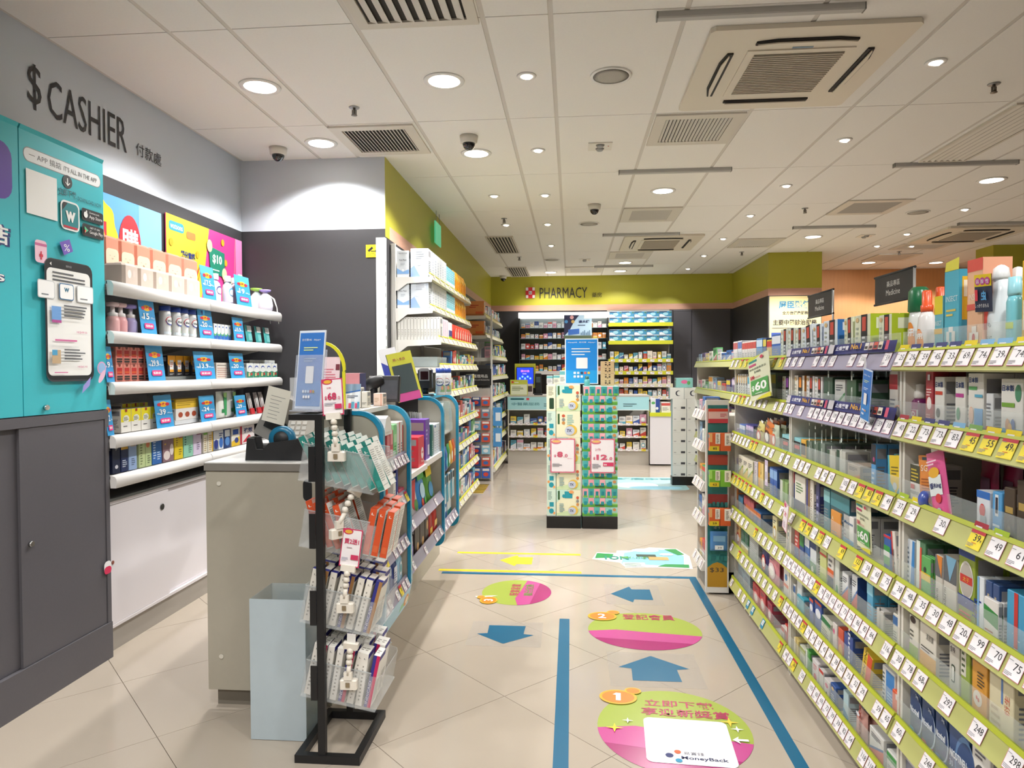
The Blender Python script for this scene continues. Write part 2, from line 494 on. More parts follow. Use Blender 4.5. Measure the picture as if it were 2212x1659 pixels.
def emergency(x, y, label):
    t = thing('emergency_lamp', label, 'lamp', (x, y, CEIL - 0.008), 0, 'twin-head emergency lamp plates')
    MB().box(-0.085, -0.085, 0, 0.085, 0.085, 0.008, M('e6e1d6', rough=0.4)).build('plate', t)
    for s in (-0.04, 0.04):
        MB().lathe([(0.0, -0.016), (0.02, -0.016), (0.032, 0.0)], GREYM, c=(0.0, s, 0), n=18).build('lamp_head', t)
    MB().box(0.055, -0.02, -0.002, 0.063, -0.012, 0.0, M('c03020')).build('indicator', t)
for x, y, s in ((0.21, 5.08, 'nearest, over the aisle'), (0.20, 10.36, 'near the pharmacy'), (3.58, 8.85, 'far right')):
    emergency(x, y, 'square twin-head emergency lamp plate ' + s)

VFR = M('d8d1c5', rough=0.5)
VBK = M('2e2a26', rough=0.8)
def vent(x0, x1, y0, y1, n, label, slat='y', border=0.05, fill=M('dad4ca', rough=0.5), fine=False):
    cx, cy, wx, wy = (x0 + x1) / 2, (y0 + y1) / 2, (x1 - x0) / 2, (y1 - y0) / 2
    t = thing('ceiling_vent', label, 'vent', (cx, cy, CEIL - 0.012), 0, 'ceiling air vents')
    b = MB().box(-wx, -wy, 0, wx, -wy + border, 0.012, VFR).box(-wx, wy - border, 0, wx, wy, 0.012, VFR)
    b.box(-wx, -wy + border, 0, -wx + border, wy - border, 0.012, VFR).box(wx - border, -wy + border, 0, wx, wy - border, 0.012, VFR)
    b.build('vent_frame', t)
    MB().box(-wx + border, -wy + border, 0.010, wx - border, wy - border, 0.012, fill if fine else VBK).build('backing', t)
    ix, iy = wx - border, wy - border
    if slat == 'y':
        p = 2 * ix / n
        me = MB().prism([(-p * 0.30, 0.009), (-p * 0.24, 0.009), (p * 0.30, 0.0), (p * 0.20, 0.0)], 'y', -iy, iy, fill).mesh('slat')
        for k in range(n): put('slat', me, t, (-ix + p * (k + 0.5), 0, 0))
    else:
        p = 2 * iy / n
        me = MB().prism([(-p * 0.42, 0.009), (-p * 0.36, 0.009), (p * 0.42, 0.0), (p * 0.34, 0.0)], 'x', -ix, ix, fill).mesh('slat')
        for k in range(n): put('slat', me, t, (0, -iy + p * (k + 0.5), 0))
vent(-0.98, -0.42, 2.62, 3.22, 8, 'square ribbed ceiling vent cut by the top edge of the picture')
vent(-1.60, -1.03, 4.50, 5.10, 18, 'square ceiling vent beside the cashier downlights', border=0.07)
vent(0.54, 1.10, 4.49, 5.08, 18, 'square ceiling vent directly beyond the big cassette unit', border=0.07)
vent(0.53, 1.11, 7.06, 7.70, 12, 'square pale-meshed ceiling vent beyond the single aisle downlight', border=0.09, slat='x', fill=M('bab4ab'))
vent(0.54, 1.11, 9.68, 10.30, 12, 'square pale ceiling vent beyond the second cassette unit', border=0.09, slat='x', fill=M('c4beb5'))
vent(2.07, 2.65, 8.87, 9.50, 16, 'square ribbed ceiling vent left of the green pillar', border=0.07)
vent(2.66, 3.27, 6.95, 7.57, 12, 'square grey-meshed ceiling vent on the right beside a speaker', border=0.08, slat='x', fill=M('a9a49b'))
vent(-1.04, -0.70, 8.40, 9.62, 8, 'long ribbed ceiling vent beside the green side wall, nearer one', border=0.02)
vent(-1.04, -0.70, 10.97, 12.10, 8, 'long ribbed ceiling vent beside the green side wall, farther one', border=0.02)
vent(-0.09, 0.50, 11.05, 11.70, 10, 'square pale ceiling vent right above the pharmacy sign', border=0.08, slat='x', fill=M('c4beb5'))
vent(2.70, 3.05, 4.50, 5.70, 7, 'long ribbed ceiling vent at the right edge behind a hanging bar', border=0.02)
vent(4.35, 4.95, 10.3, 10.9, 10, 'square pale ceiling vent before the timber wall', border=0.07, slat='x', fill=M('cdc4b8'))
vent(4.30, 4.95, 9.45, 9.9, 10, 'square pale ceiling vent just behind the far cassette unit', border=0.07, slat='x', fill=M('cdc4b8'))

ACM = M('e2d9c8', rough=0.45)
def cassette(x0, x1, y0, y1, label):
    cx, cy = (x0 + x1) / 2, (y0 + y1) / 2
    s = (x1 - x0) / 2; q = (y1 - y0) / 2
    t = thing('air_conditioner', label, 'air conditioner', (cx, cy, CEIL - 0.03), 0, 'ceiling cassette air conditioners')
    b = MB()
    b.prism([(-s, -q + 0.02), (-s + 0.02, -q), (s - 0.02, -q), (s, -q + 0.02), (s, q - 0.02), (s - 0.02, q), (-s + 0.02, q), (-s, q - 0.02)], 'z', 0.006, 0.029, ACM)
    b.box(-s + 0.22, -q + 0.22, 0.0, s - 0.22, q - 0.22, 0.006, ACM)
    b.build('panel', t)
    g = MB(); n = 22; a = s - 0.26; c = q - 0.26
    g.box(-a, -c, -0.003, a, c, 0.0, M('8f8779', rough=0.7))
    for k in range(n):
        y = -c + 2 * c * (k + 0.5) / n
        g.box(-a, y - c / n * 0.45, -0.008, a, y + c / n * 0.45, -0.003, M('bdb3a3', rough=0.6))
    g.build('intake_grille', t, kind='stuff')
    dk = M('171412', rough=0.6)
    for k in range(4):
        L = (s if k % 2 == 0 else q) - 0.24
        m = MB()
        pts = [(-L, 0.045), (-L * 0.6, 0.025), (L * 0.6, 0.025), (L, 0.045), (L, 0.075), (-L, 0.075)]
        m.prism([(x, y - 0.05) for x, y in pts], 'z', -0.002, 0.006, dk)
        m.prism([(x * 0.97, y - 0.048) for x, y in [(-L, 0.05), (-L * 0.6, 0.034), (L * 0.6, 0.034), (L, 0.05), (L, 0.055), (-L, 0.055)]], 'z', -0.012, -0.006, ACM)
        r = (q if k % 2 == 0 else s) - 0.13
        m.build('louvre', t, ((0, -r, 0), (r, 0, 0), (0, r, 0), (-r, 0, 0))[k], k * PI / 2)
    if x0 < 2: MB().box(-0.05, -q + 0.20, 0.004, 0.05, -q + 0.214, 0.006, M('7f96a8')).build('maker_plate', t)
cassette(0.66, 1.62, 3.36, 4.38, 'large square cassette air conditioner nearest above the right shelves')
cassette(0.65, 1.60, 8.50, 9.56, 'smaller looking cassette air conditioner at mid ceiling distance')
cassette(4.30, 5.28, 8.36, 9.36, 'cassette air conditioner at the far right ceiling')
for x0, x1, y, s in ((0.39, 1.29, 3.22, 'nearest, above the big cassette unit'), (0.39, 1.28, 5.73, 'in front of the lone aisle downlight'),
                     (0.38, 1.28, 8.40, 'touching the second cassette unit'), (2.52, 3.42, 8.19, 'on the right behind a square vent'),
                     (0.37, 1.27, 11.0, 'closest to the pharmacy wall'), (2.54, 3.46, 5.75, 'across the end of the slot vent'), (4.3, 5.2, 8.17, 'at the far right cassette unit')):
    t = thing('hanging_bar', 'grey metal ceiling bar for signs ' + s, 'bar', ((x0 + x1) / 2, y, CEIL - 0.03), 0, 'grey sign bars under the ceiling')
    L = (x1 - x0) / 2
    MB().prism([(-0.016, 0.0), (0.016, 0.0), (0.02, 0.006), (0.02, 0.03), (-0.02, 0.03), (-0.02, 0.006)], 'x', -L, L, M('b8b6b2', rough=0.5)).build('rail', t)
    for e in (-L, L): MB().box(e - 0.003, -0.021, -0.001, e + 0.003, 0.021, 0.03, M('76746f', rough=0.5)).build('end_cap', t)

# ================================================================== product kit
def art(g, spec):
    for s in spec or ():
        k = s[0]
        if k == 'r': g.rect(*s[1:5], M(s[5]))
        elif k == 'c': g.ell(*s[1:5], M(s[5]), n=20)
        elif k == 'l': g.lines(*s[1:6], M(s[6]))
        elif k == 'p': g.poly(s[1], M(s[2]))
        elif k == 'o': g.rr(*s[1:6], M(s[6]))
        elif k == 't':
            t, x, y, h, c = s[1:6]
            o = s[6] if len(s) > 6 else {}
            g.text(t, x, y, h, M(c), **o)
_cart = {}
def carton(w, d, h, base, front=None, side=None, top=None, key=None, rough=0.42):
    """printed folding box, base centre at the origin, print faces -Y"""
    kk = (key, round(w, 3), round(d, 3), round(h, 3))
    if key and kk in _cart: return _cart[kk]
    mb = MB()
    m = M(base, rough=rough)
    mb.bbox(-w / 2, -d / 2, 0, w / 2, d / 2, h, m, r=min(0.0015, w * 0.05))
    if front:
        art(G(mb, FC((-w / 2, -d / 2, 0)), w, h), front)
    if side is None and front:
        side = [('r', 0.1, 0.72, 0.9, 0.92, '8f8f93'), ('l', 0.12, 0.15, 0.88, 0.6, 7, '77777c')]
    if side:
        art(G(mb, FL((w / 2, -d / 2, 0)), d, h), side)
        art(G(mb, FR((-w / 2, d / 2, 0)), d, h), side)
    if top:
        art(G(mb, FZ((-w / 2, -d / 2, h)), w, d), top)
    me = mb.mesh('carton')
    if key: _cart[kk] = me
    return me
class GC(G):
    """print wrapped on a round body"""
    def __init__(s, mb, r, z0, h, span=2.2, sx=1.0, sy=1.0, eps=0.0005):
        super().__init__(mb, None, r * span, h, eps); s.r, s.z0, s.span, s.sx, s.sy = r, z0, span, sx, sy
    def _add(s, pts, faces, m):
        rr = s.r + s.e * (s.k + 1); s.k += 1
        vs = []
        for u, v in pts:
            a = (u - 0.5) * s.span
            vs.append((rr * math.sin(a) * s.sx, -rr * math.cos(a) * s.sy, s.z0 + v * s.h))
        s.mb.add(vs, faces, m)
        return s
    def poly(s, pts, m):
        xa, xb = min(p[0] for p in pts), max(p[0] for p in pts)
        cols = []
        for k in range(9):
            x = xa + (xb - xa) * (0.0005 + 0.999 * k / 8)
            ys = []
            for i in range(len(pts)):
                p, q = pts[i], pts[(i + 1) % len(pts)]
                if (p[0] - x) * (q[0] - x) < 0: ys.append(p[1] + (q[1] - p[1]) * (x - p[0]) / (q[0] - p[0]))
            if len(ys) > 1: cols.append((x, min(ys), max(ys)))
        vs = [(c[0], c[1]) for c in cols] + [(c[0], c[2]) for c in cols]
        n = len(cols)
        return s._add(vs, [(k, k + 1, n + k + 1, n + k) for k in range(n - 1)], m)
    def rect(s, x0, y0, x1, y1, m):
        n = 8
        pts = [(x0 + (x1 - x0) * k / n, y) for y in (y0, y1) for k in range(n + 1)]
        return s._add(pts, [(k, k + 1, n + 2 + k, n + 1 + k) for k in range(n)], m)
def pouch(w, h, t, base, front=None, key=None, hook=False, rough=0.3, top=0.0):
    kk = ('pouch', key, round(w, 3), round(h, 3))
    if key and kk in _cart: return _cart[kk]
    mb = MB(); m = M(base, rough=rough)
    us = [0, 0.07, 0.16, 0.84, 0.93, 1]; th = [0, 0.45, 1, 1, 0.45, 0]
    vz = [0, 0.06, 0.14, 0.72, 0.9, 1]; tv = [0.1, 0.8, 1, 0.85, 0.3, 0.04]
    for sgn in (-1, 1):
        vs = [((u - 0.5) * w, sgn * (0.001 + t / 2 * th[i] * tv[j]), v * h) for j, v in enumerate(vz) for i, u in enumerate(us)]
        fs = [(j * 6 + i, j * 6 + i + 1, j * 6 + i + 7, j * 6 + i + 6) for j in range(5) for i in range(5)]
        if sgn > 0: fs = [f[::-1] for f in fs]
        mb.add(vs, fs, m, True)
    if front:
        art(G(mb, FC((-w / 2, -t / 2 - 0.0016, 0)), w, h), front)
    if hook: mb.box(-w * 0.18, -0.0012, h * 0.99, w * 0.18, 0.0012, h * 1.08, M('f2f2f0'))
    me = mb.mesh('pouch')
    if key: _cart[kk] = me
    return me
def fit(label, n=16):
    return ' '.join(label.split()[:n])
def prod(name, me, label, cat, loc, rz, group=None, rx=0.0, ry=0.0):
    o = put(name, me, None, loc, rz)
    if rx or ry:
        o.rotation_euler = (rx, ry, rz)
    return tag(o, fit(label), cat, group)
def parts(name, label, cat, loc, rz, group, ps, lean=0.0):
    t = thing(name, fit(label), cat, loc, rz, group)
    if lean: t.rotation_euler = (lean, 0, rz)
    for pn, me in ps: put(pn, me, t)
    return t
def ly(px, X=-2.22): return at(px, 800, X=X).y

# ================================================================== cashier wall
CW = M('f4f2f0', rough=0.3)
t = thing('cashier_sign', 'black lettering reading cashier on the pale wall above the teal cabinet', 'sign', (-2.528, 3.05, 2.57))
INK = M('2b2a2c', rough=0.6)
for s, y, z, hh, ww, b in (('$', 0.02, 0.02, 0.215, 0.085, 0.0), ('CASHIER', 0.145, 0.025, 0.185, 0.60, 0.0), ('付款處', 0.83, 0.045, 0.075, 0.25, 0)):
    mb = MB(); G(mb, FL((0, 0, 0)), eps=0.002).text(s, y, z, hh, INK, w=ww, bold=b)
    mb.build({'$': 'dollar_mark', 'CASHIER': 'lettering', '付款處': 'chinese_lettering'}[s], t)

TEAL = M('3fbcc8', rough=0.4, noise=0.05, nscale=3)
CABD = M('5c5a5f', rough=0.5, noise=0.06, nscale=120)
cab = thing('tall_cabinet', 'tall dark grey cabinet with teal poster doors at the left edge', 'cabinet', (-2.17, 2.3, 0))
XF = 0.0
mb = MB().box(-0.335, -1.0, 0.17, -0.03, 0.79, 1.172, CABD).box(-0.03, 0.765, 0.17, 0.0, 0.79, 1.172, CABD).box(-0.03, -1.0, 1.13, 0.0, 0.765, 1.172, CABD)
mb.box(-0.335, -1.0, 1.172, -0.02, 0.78, 2.30, CABD)
mb.build('carcass', cab)
MB().box(-0.335, -1.0, 0.0, 0.004, 0.79, 0.17, CABD).build('plinth', cab)
for y0, y1, dx in ((-1.0, 0.30, -0.018), (0.262, 0.762, -0.004)):
    d = MB().box(dx - 0.012, y0, 0.172, dx, y1, 1.128, CABD).build('sliding_door', cab)
    if dx > -0.01: MB().cyl((dx, y0 + 0.045, 0.66), (dx + 0.012, y0 + 0.045, 0.66), 0.011, M('c9c9c9', rough=0.25, metal=1)).build('lock', d)
# teal door panels with the flat print
def teal_panel(y0, y1, fn):
    mb = MB()
    n = 8
    w_, h_ = y1 - y0, 1.145
    pr = []
    mb.box(-0.02, y0, 1.176, -0.004, y1, 2.318, TEAL)
    g = G(mb, FL((-0.004, y0, 1.176)), w_, h_)
    fn(g)
    d = mb.build('poster_door', cab)
    MB().prism([(-0.02, 2.318), (-0.004, 2.318), (0.004, 2.335), (-0.008, 2.338)], 'y', y0 + 0.002, y1 - 0.002, TEAL).build('curled_top', d)
    return d
W_, BK, NAVY, PUR, GRY = M('f6f6f4'), M('18191c'), M('1f2d6e'), M('4a2f8e'), M('9a9a9e')
def right_panel(g):
    g.rr(0.04, 0.893, 0.965, 0.945, 0.055, M('8a8f93')).rr(0.047, 0.896, 0.958, 0.942, 0.05, M('eceff0'))
    g.text('一 APP 搞掂', 0.10, 0.908, 0.024, M('55585c'), w=0.36).text("IT'S ALL IN THE APP", 0.49, 0.910, 0.018, M('6a6d71'), w=0.42)
    g.ell(0.53, 0.872, 0.058, 0.025, BK)
    g.rect(0.524, 0.862, 0.536, 0.886, W_).poly([(0.50, 0.868), (0.53, 0.856), (0.56, 0.868), (0.555, 0.871), (0.53, 0.861), (0.505, 0.871)], W_)
    g.rect(0.06, 0.712, 0.40, 0.868, W_)
    g.text('立即下載', 0.42, 0.815, 0.028, M('123a44'), w=0.21, bold=0.01).text('DOWNLOAD NOW', 0.65, 0.815, 0.015, M('123a44'), w=0.31)
    g.rr(0.435, 0.690, 0.665, 0.800, 0.05, W_).rr(0.450, 0.697, 0.650, 0.793, 0.04, M('12838a'))
    g.poly([(0.455, 0.760), (0.52, 0.792), (0.47, 0.792), (0.455, 0.784)], BK)
    g.rect(0.465, 0.698, 0.635, 0.706, M('c0253a'))
    g.text('w', 0.49, 0.722, 0.040, W_, w=0.12, bold=0.04)
    for y, a, b in ((0.745, 'Download on the', 'App Store'), (0.685, 'GET IT ON', 'Google Play')):
        g.rr(0.69, y, 0.975, y + 0.048, 0.02, BK)
        g.text(a, 0.79, y + 0.033, 0.007, W_, w=0.13).text(b, 0.785, y + 0.010, 0.017, W_, w=0.175)
    g.ell(0.735, 0.768, 0.026, 0.012, W_).ell(0.745, 0.781, 0.008, 0.005, W_)
    g.poly([(0.715, 0.695), (0.715, 0.722), (0.765, 0.7085)], M('5ac18e')).poly([(0.715, 0.695), (0.715, 0.708), (0.74, 0.7085)], M('e8574a'))
    g.poly([(0.40, 0.635), (0.52, 0.655), (0.56, 0.612), (0.45, 0.590)], M('7358b8')).text('%', 0.45, 0.607, 0.026, W_, w=0.07)
    g.rr(0.12, 0.545, 0.25, 0.625, 0.03, M('f3c6d8')).rect(0.12, 0.605, 0.25, 0.614, M('c86a98')).rect(0.165, 0.566, 0.205, 0.576, M('d0304a')).rect(0.178, 0.556, 0.192, 0.586, M('d0304a'))
    g.rr(0.215, 0.118, 0.795, 0.570, 0.075, M('3a3d42')).rr(0.22, 0.125, 0.79, 0.567, 0.07, BK).rr(0.235, 0.14, 0.762, 0.535, 0.05, M('f2f2ef'))
    g.text('購物袋', 0.46, 0.545, 0.009, GRY, w=0.07).poly([(0.27, 0.549), (0.29, 0.556), (0.29, 0.542)], W_)
    g.lines(0.30, 0.49, 0.70, 0.53, 3, M('5a5c60'), seed=2)
    for x0, x1 in ((0.13, 0.32), (0.36, 0.54), (0.58, 0.79)):
        g.rr(x0, 0.420, x1, 0.486, 0.02, M('c9ccce')).rr(x0 + 0.006, 0.423, x1 - 0.006, 0.483, 0.018, M('fafafa'))
        g.lines(x0 + 0.04, 0.432, x1 - 0.03, 0.442, 1, M('7f8388'))
    g.rr(0.365, 0.423, 0.535, 0.483, 0.018, M('2b6b9c')).rr(0.372, 0.426, 0.528, 0.480, 0.016, M('fafafa')).text('W', 0.42, 0.452, 0.016, M('1f6b8c'), w=0.06, bold=0.05)
    g.rect(0.27, 0.335, 0.38, 0.395, M('6f9fd8')).rect(0.27, 0.335, 0.38, 0.345, M('b04a90')).lines(0.41, 0.36, 0.70, 0.41, 4, M('5a5c60'), seed=5).lines(0.30, 0.268, 0.70, 0.282, 1, M('d06a9c'))
    g.text('HK$499.00', 0.56, 0.300, 0.009, M('c03a74'), w=0.13).lines(0.26, 0.248, 0.75, 0.250, 1, M('c9ccce'))
    g.rect(0.26, 0.185, 0.36, 0.235, M('c3a884')).rect(0.26, 0.215, 0.32, 0.235, M('4f9fc8')).lines(0.40, 0.20, 0.70, 0.245, 4, M('5a5c60'), seed=7)
    g.text('HK$65.90', 0.56, 0.168, 0.009, M('c03a74'), w=0.12).lines(0.28, 0.15, 0.52, 0.158, 1, M('d06a9c'))
    g.ell(0.87, 0.168, 0.06, 0.026, M('d9a0c8')).ell(0.87, 0.168, 0.048, 0.021, M('8fb4dc')).ell(0.87, 0.135, 0.055, 0.016, M('e6b8d0'), rot=0.4)
    g.poly([(0.62, 0.10), (0.72, 0.135), (0.70, 0.10), (0.60, 0.07)], M('9a94d8'))
def left_panel(g):
    g.rr(0.25, 0.735, 0.95, 0.93, 0.09, M('5a3a9e')).text('點', 0.62, 0.775, 0.075, W_, w=0.23, bold=0.02)
    g.text('搞掂', 0.56, 0.575, 0.075, NAVY, w=0.37, bold=0.06).text('搞掂', 0.57, 0.582, 0.066, W_, w=0.34, bold=0.02)
    g.text('ns', 0.72, 0.455, 0.028, NAVY, w=0.16, bold=0.05).text('ns', 0.725, 0.458, 0.024, W_, w=0.15, bold=0.01)
teal_panel(-0.35, 0.285, left_panel)
dd = teal_panel(0.29, 0.785, right_panel)
MB().cyl((-0.004, 0.40, 1.205), (0.01, 0.40, 1.205), 0.011, M('d9d9d9', rough=0.2, metal=1)).build('lock', dd)
pg = MB(); G(pg, FL((0.0045, 0.735, 0.405)), eps=0.0006).rr(0, 0, 0.05, 0.06, 0.02, M('f4f4f4'), ry=0.02).rr(0.0, 0.0, 0.05, 0.035, 0.017, M('d8305a'), ry=0.017)
pgo = pg.build('round_sticker', cab)

# low white cupboard
cb = thing('low_cupboard', 'low white cupboard with two sliding doors under the cashier shelves', 'cabinet', (-2.2, 3.1, 0))
LW = M('e2dde0', rough=0.35)
MB().box(-0.305, 0.0, 0.115, -0.03, 2.07, 0.725, LW).box(-0.03, 0.0, 0.115, 0.0, 2.07, 0.130, LW).box(-0.03, 0, 0.712, 0.0, 2.07, 0.728, LW).build('body', cb)
MB().box(-0.30, 0.0, 0.0, -0.012, 2.07, 0.113, M('a59f97', rough=0.4, noise=0.04)).build('plinth', cb)
MB().box(-0.305, 0.0, 0.729, 0.004, 2.07, 0.742, M('6d7273', rough=0.2)).build('worktop', cb)
for y0, y1, dx in ((0.02, 0.52, -0.004), (0.50, 1.35, -0.016), (1.33, 2.05, -0.004)):
    d = MB().box(dx - 0.01, y0, 0.132, dx, y1, 0.71, M('e6e1e5', rough=0.3)).build('sliding_door', cb)
    if y0 < 1: MB().lathe([(0.012, 0), (0.017, 0.002), (0.017, -0.002)], M('6a6a6a', rough=0.3, metal=1), n=16, c=(0, 0, 0), caps=True).build('finger_pull', d, (dx + 0.002, y1 - 0.06 if y0 < 0.1 else y1 - 0.1, 0.62)).rotation_euler = (0, PI / 2, 0)
    if y0 < 0.1: MB().cyl((dx, y0 + 0.03, 0.432), (dx + 0.003, y0 + 0.03, 0.432), 0.009, M('8a5040')).build('lock_hole', d)

# white shelving, two bays of five shelves with rounded lips
LZ = [1.782, 1.545, 1.302, 1.05, 0.86]
PANELW = M('8c8a8c', rough=0.5)
for bi, (y0, y1, nm) in enumerate(((3.096, 3.972, 'nearer'), (3.98, 5.0, 'farther'))):
    b = thing('cashier_shelving', nm + ' bay of white shelving behind the cashier counter', 'shelving', (-2.5, (y0 + y1) / 2, 0.745))
    L = (y1 - y0) / 2
    MB().box(-0.025, -L, 0.0, -0.005, L, 1.03, PANELW).build('back_panel', b)
    for k, z in enumerate(LZ):
        zz = z - 0.745
        s = MB().box(-0.004, -L, zz - 0.018, 0.33, L, zz - 0.004, M('d8d5d2', rough=0.4)).build('shelf', b)
        hh = 0.07 if k < 1 else 0.06
        mb = MB()
        pr = [(0.325, zz), (0.338, zz), (0.352, zz - 0.006), (0.360, zz - 0.018), (0.362, zz - 0.03), (0.358, zz - hh), (0.330, zz - hh), (0.325, zz - 0.01)]
        mb.prism(pr, 'y', -L, L, CW, True)
        mb.build('shelf_lip', s)
        for e in (-L + 0.06, L - 0.06):
            MB().prism([(0.0, zz - 0.03), (0.31, zz - 0.03), (0.0, zz - 0.10)], 'y', e - 0.003, e + 0.003, M('dedbd8')).build('bracket', s)

# posters above the shelves
def poster(name, label, y0, y1, z0, z1, fn, base, X=-2.515):
    t = thing(name, label, 'poster', (X, y0, z0))
    mb = MB().box(-0.006, 0, 0, 0, y1 - y0, z1 - z0, M(base, rough=0.3))
    fn(G(mb, FL((0, 0, 0)), y1 - y0, z1 - z0))
    mb.build('sheet', t)
    return t
def blue_poster(g):
    g.rect(0, 0, 1, 0.25, M('3f86c8')).rect(0.72, 0, 1, 1, M('7db4e4'))
    n = 18
    pts = [(0.24 + (0.235 + 0.012 * math.cos(9 * a)) * math.cos(a), 0.55 + (0.42 + 0.02 * math.cos(9 * a)) * math.sin(a)) for a in [2 * PI * k / 60 for k in range(60)]]
    g.poly(pts, M('e8c81c')).ell(0.24, 0.55, 0.205, 0.37, M('f4d928'))
    g.text('換', 0.09, 0.26, 0.58, M('c8202c'), w=0.30, bold=0.03)
    g.ell(0.615, 0.52, 0.125, 0.33, M('c8202c')).text('購', 0.52, 0.36, 0.34, W_, w=0.19, bold=0.02)
poster('promotion_poster', 'blue poster with yellow badge and red circle above the tissue packs', 3.30, 4.10, 1.80, 2.32, blue_poster, '5c9cd6')
def pink_poster(g):
    g.poly([(0, 0), (0.40, 0), (0.52, 1), (0, 1)], M('cfc832'))
    g.poly([(0.86, 0), (0.865, 0), (0.90, 1), (0.895, 1)], M('f0b0a0')).rect(0.90, 0, 1, 1, M('e486ba'))
    g.rr(0.03, 0.82, 0.20, 0.93, 0.02, M('2f8fa0')).text('watsons', 0.045, 0.845, 0.055, W_, w=0.14)
    g.rr(0.23, 0.78, 0.34, 0.87, 0.015, M('e07a3a')).text('積分當錢', 0.16, 0.52, 0.10, NAVY, w=0.17, bold=0.04)
    g.rect(0.04, 0.42, 0.15, 0.51, M('c8202c')).text('慳埋', 0.03, 0.26, 0.15, W_, w=0.14, bold=0.03)
    g.text('10%', 0.17, 0.14, 0.34, M('c8202c'), w=0.24, bold=0.05).text('10%', 0.175, 0.16, 0.29, M('f4c81c'), w=0.225, bold=0.01)
    for x, y in ((0.05, 0.68), (0.36, 0.62), (0.70, 0.88), (0.74, 0.62), (0.47, 0.17), (0.93, 0.10)): g.ell(x, y, 0.022, 0.045, M('f0a020'))
    for x, y, s in ((0.52, 0.42, '$10'), (0.72, 0.10, '$100')):
        g.poly([(x, y + 0.02), (x + 0.20, y), (x + 0.20, y + 0.32), (x - 0.02, y + 0.36)], M('1d7a62'))
        g.text(s, x + 0.03, y + 0.14, 0.13, W_, w=0.13 if len(s) < 4 else 0.15, bold=0.03).lines(x + 0.03, y + 0.06, x + 0.17, y + 0.09, 1, W_)
        g.ell(x - 0.01, y + 0.36, 0.035, 0.08, M('f2dca0'))
    g.rr(0.915, 0.30, 0.985, 0.52, 0.01, W_)
poster('promotion_poster', 'lime and magenta points poster in the corner of the cashier wall', 4.15, 5.15, 1.80, 2.34, pink_poster, 'd8418c')
t = thing('camera_notice', 'small yellow camera notice reading CCTV on the dark wall', 'sign', (-1.55, 5.178, 2.205))
mb = MB().box(0, -0.003, 0, 0.093, 0, 0.095, M('e8d41c'))
g = G(mb, FC((0, -0.003, 0)), 0.093, 0.095)
g.rect(0.03, 0.03, 0.97, 0.97, BK).rect(0.05, 0.05, 0.95, 0.95, M('e8d41c')).text('CCTV', 0.5, 0.12, 0.2, BK, w=0.7, align='c').poly([(0.15, 0.55), (0.5, 0.85), (0.62, 0.72), (0.27, 0.42)], BK).rect(0.42, 0.46, 0.85, 0.52, BK).rect(0.8, 0.40, 0.86, 0.6, BK)
mb.build('plate', t)
t = thing('exit_sign', 'hanging green exit sign plate beside the green side wall', 'sign', (-1.36, 6.9, 2.62))
mb = MB().box(0, -0.02, 0, 0.012, 0.28, 0.22, M('5fd0a0', rough=0.3, emit=0.35)).build('plate', t)
MB().cyl((0.006, 0.05, 0.22), (0.006, 0.05, 0.33), 0.003, GREYM).cyl((0.006, 0.21, 0.22), (0.006, 0.21, 0.33), 0.003, GREYM).build('hanger', t)

# ------------------------------------------------------------------ goods on the cashier shelves
R90 = PI / 2
SHL = ['top shelf', 'second shelf', 'third shelf', 'fourth shelf', 'bottom shelf']
def on_left(name, key, desc, cat, k, px0, px1, d, h, base, front, n=1, X=-2.2, z=None, side=None, grp=None, gap=0.004, rough=0.42):
    y0, y1 = ly(px0, X), ly(px1, X)
    wd = (y1 - y0) / n
    me = carton(wd - gap, d, h, base, front, side, key=key, rough=rough)
    for i in range(n):
        lab = '%s on cashier %s%s' % (desc, SHL[k], '' if n == 1 else ', %s from left' % ORD[i])
        prod(name, me, lab, cat, (X - d / 2, y0 + wd * (i + 0.5), LZ[k] if z is None else z), R90, grp or '%s on the cashier shelves' % (name.replace('_', ' ')))
# price cards
def price_card(k, px0, px1, price, hh, X=-2.165):
    y0, y1 = ly(px0, X), ly(px1, X)
    wd = y1 - y0
    mb = MB().box(-wd / 2, 0, 0, wd / 2, 0.002, hh, M('3a94cc', rough=0.35))
    g = G(mb, FC((-wd / 2, 0, 0)), wd, hh)
    g.rect(0, 0.75, 1, 1, M('4aa2d6')).ell(0.5, 0.72, 0.24, 0.085, M('f0c020')).ell(0.27, 0.715, 0.12, 0.05, M('c8283a')).ell(0.73, 0.715, 0.12, 0.05, M('c8283a')).text('換', 0.42, 0.675, 0.095, M('c8283a'), w=0.17, bold=0.03)
    g.text('+$', 0.06, 0.40, 0.07, W_, w=0.14, bold=0.03).text(price, 0.22, 0.40, 0.17, W_, w=0.36 if len(price) < 4 else 0.45, bold=0.02).text('/件pc', 0.64, 0.41, 0.06, W_, w=0.3)
    g.rr(0.2, 0.14, 0.8, 0.29, 0.06, M('d8367c')).text('低至5折', 0.27, 0.18, 0.07, W_, w=0.46, bold=0.02)
    t = prod('price_card', mb.mesh('price_card'), 'blue price card reading %s on cashier %s, %s' % (price, SHL[k], 'at the edge of the teal cabinet' if px0 < 240 else 'left part' if px0 < 400 else 'right part' if px0 > 490 else 'middle'), 'price card', (X, (y0 + y1) / 2, LZ[k]), R90, 'blue price cards on the cashier shelves', rx=-0.12)
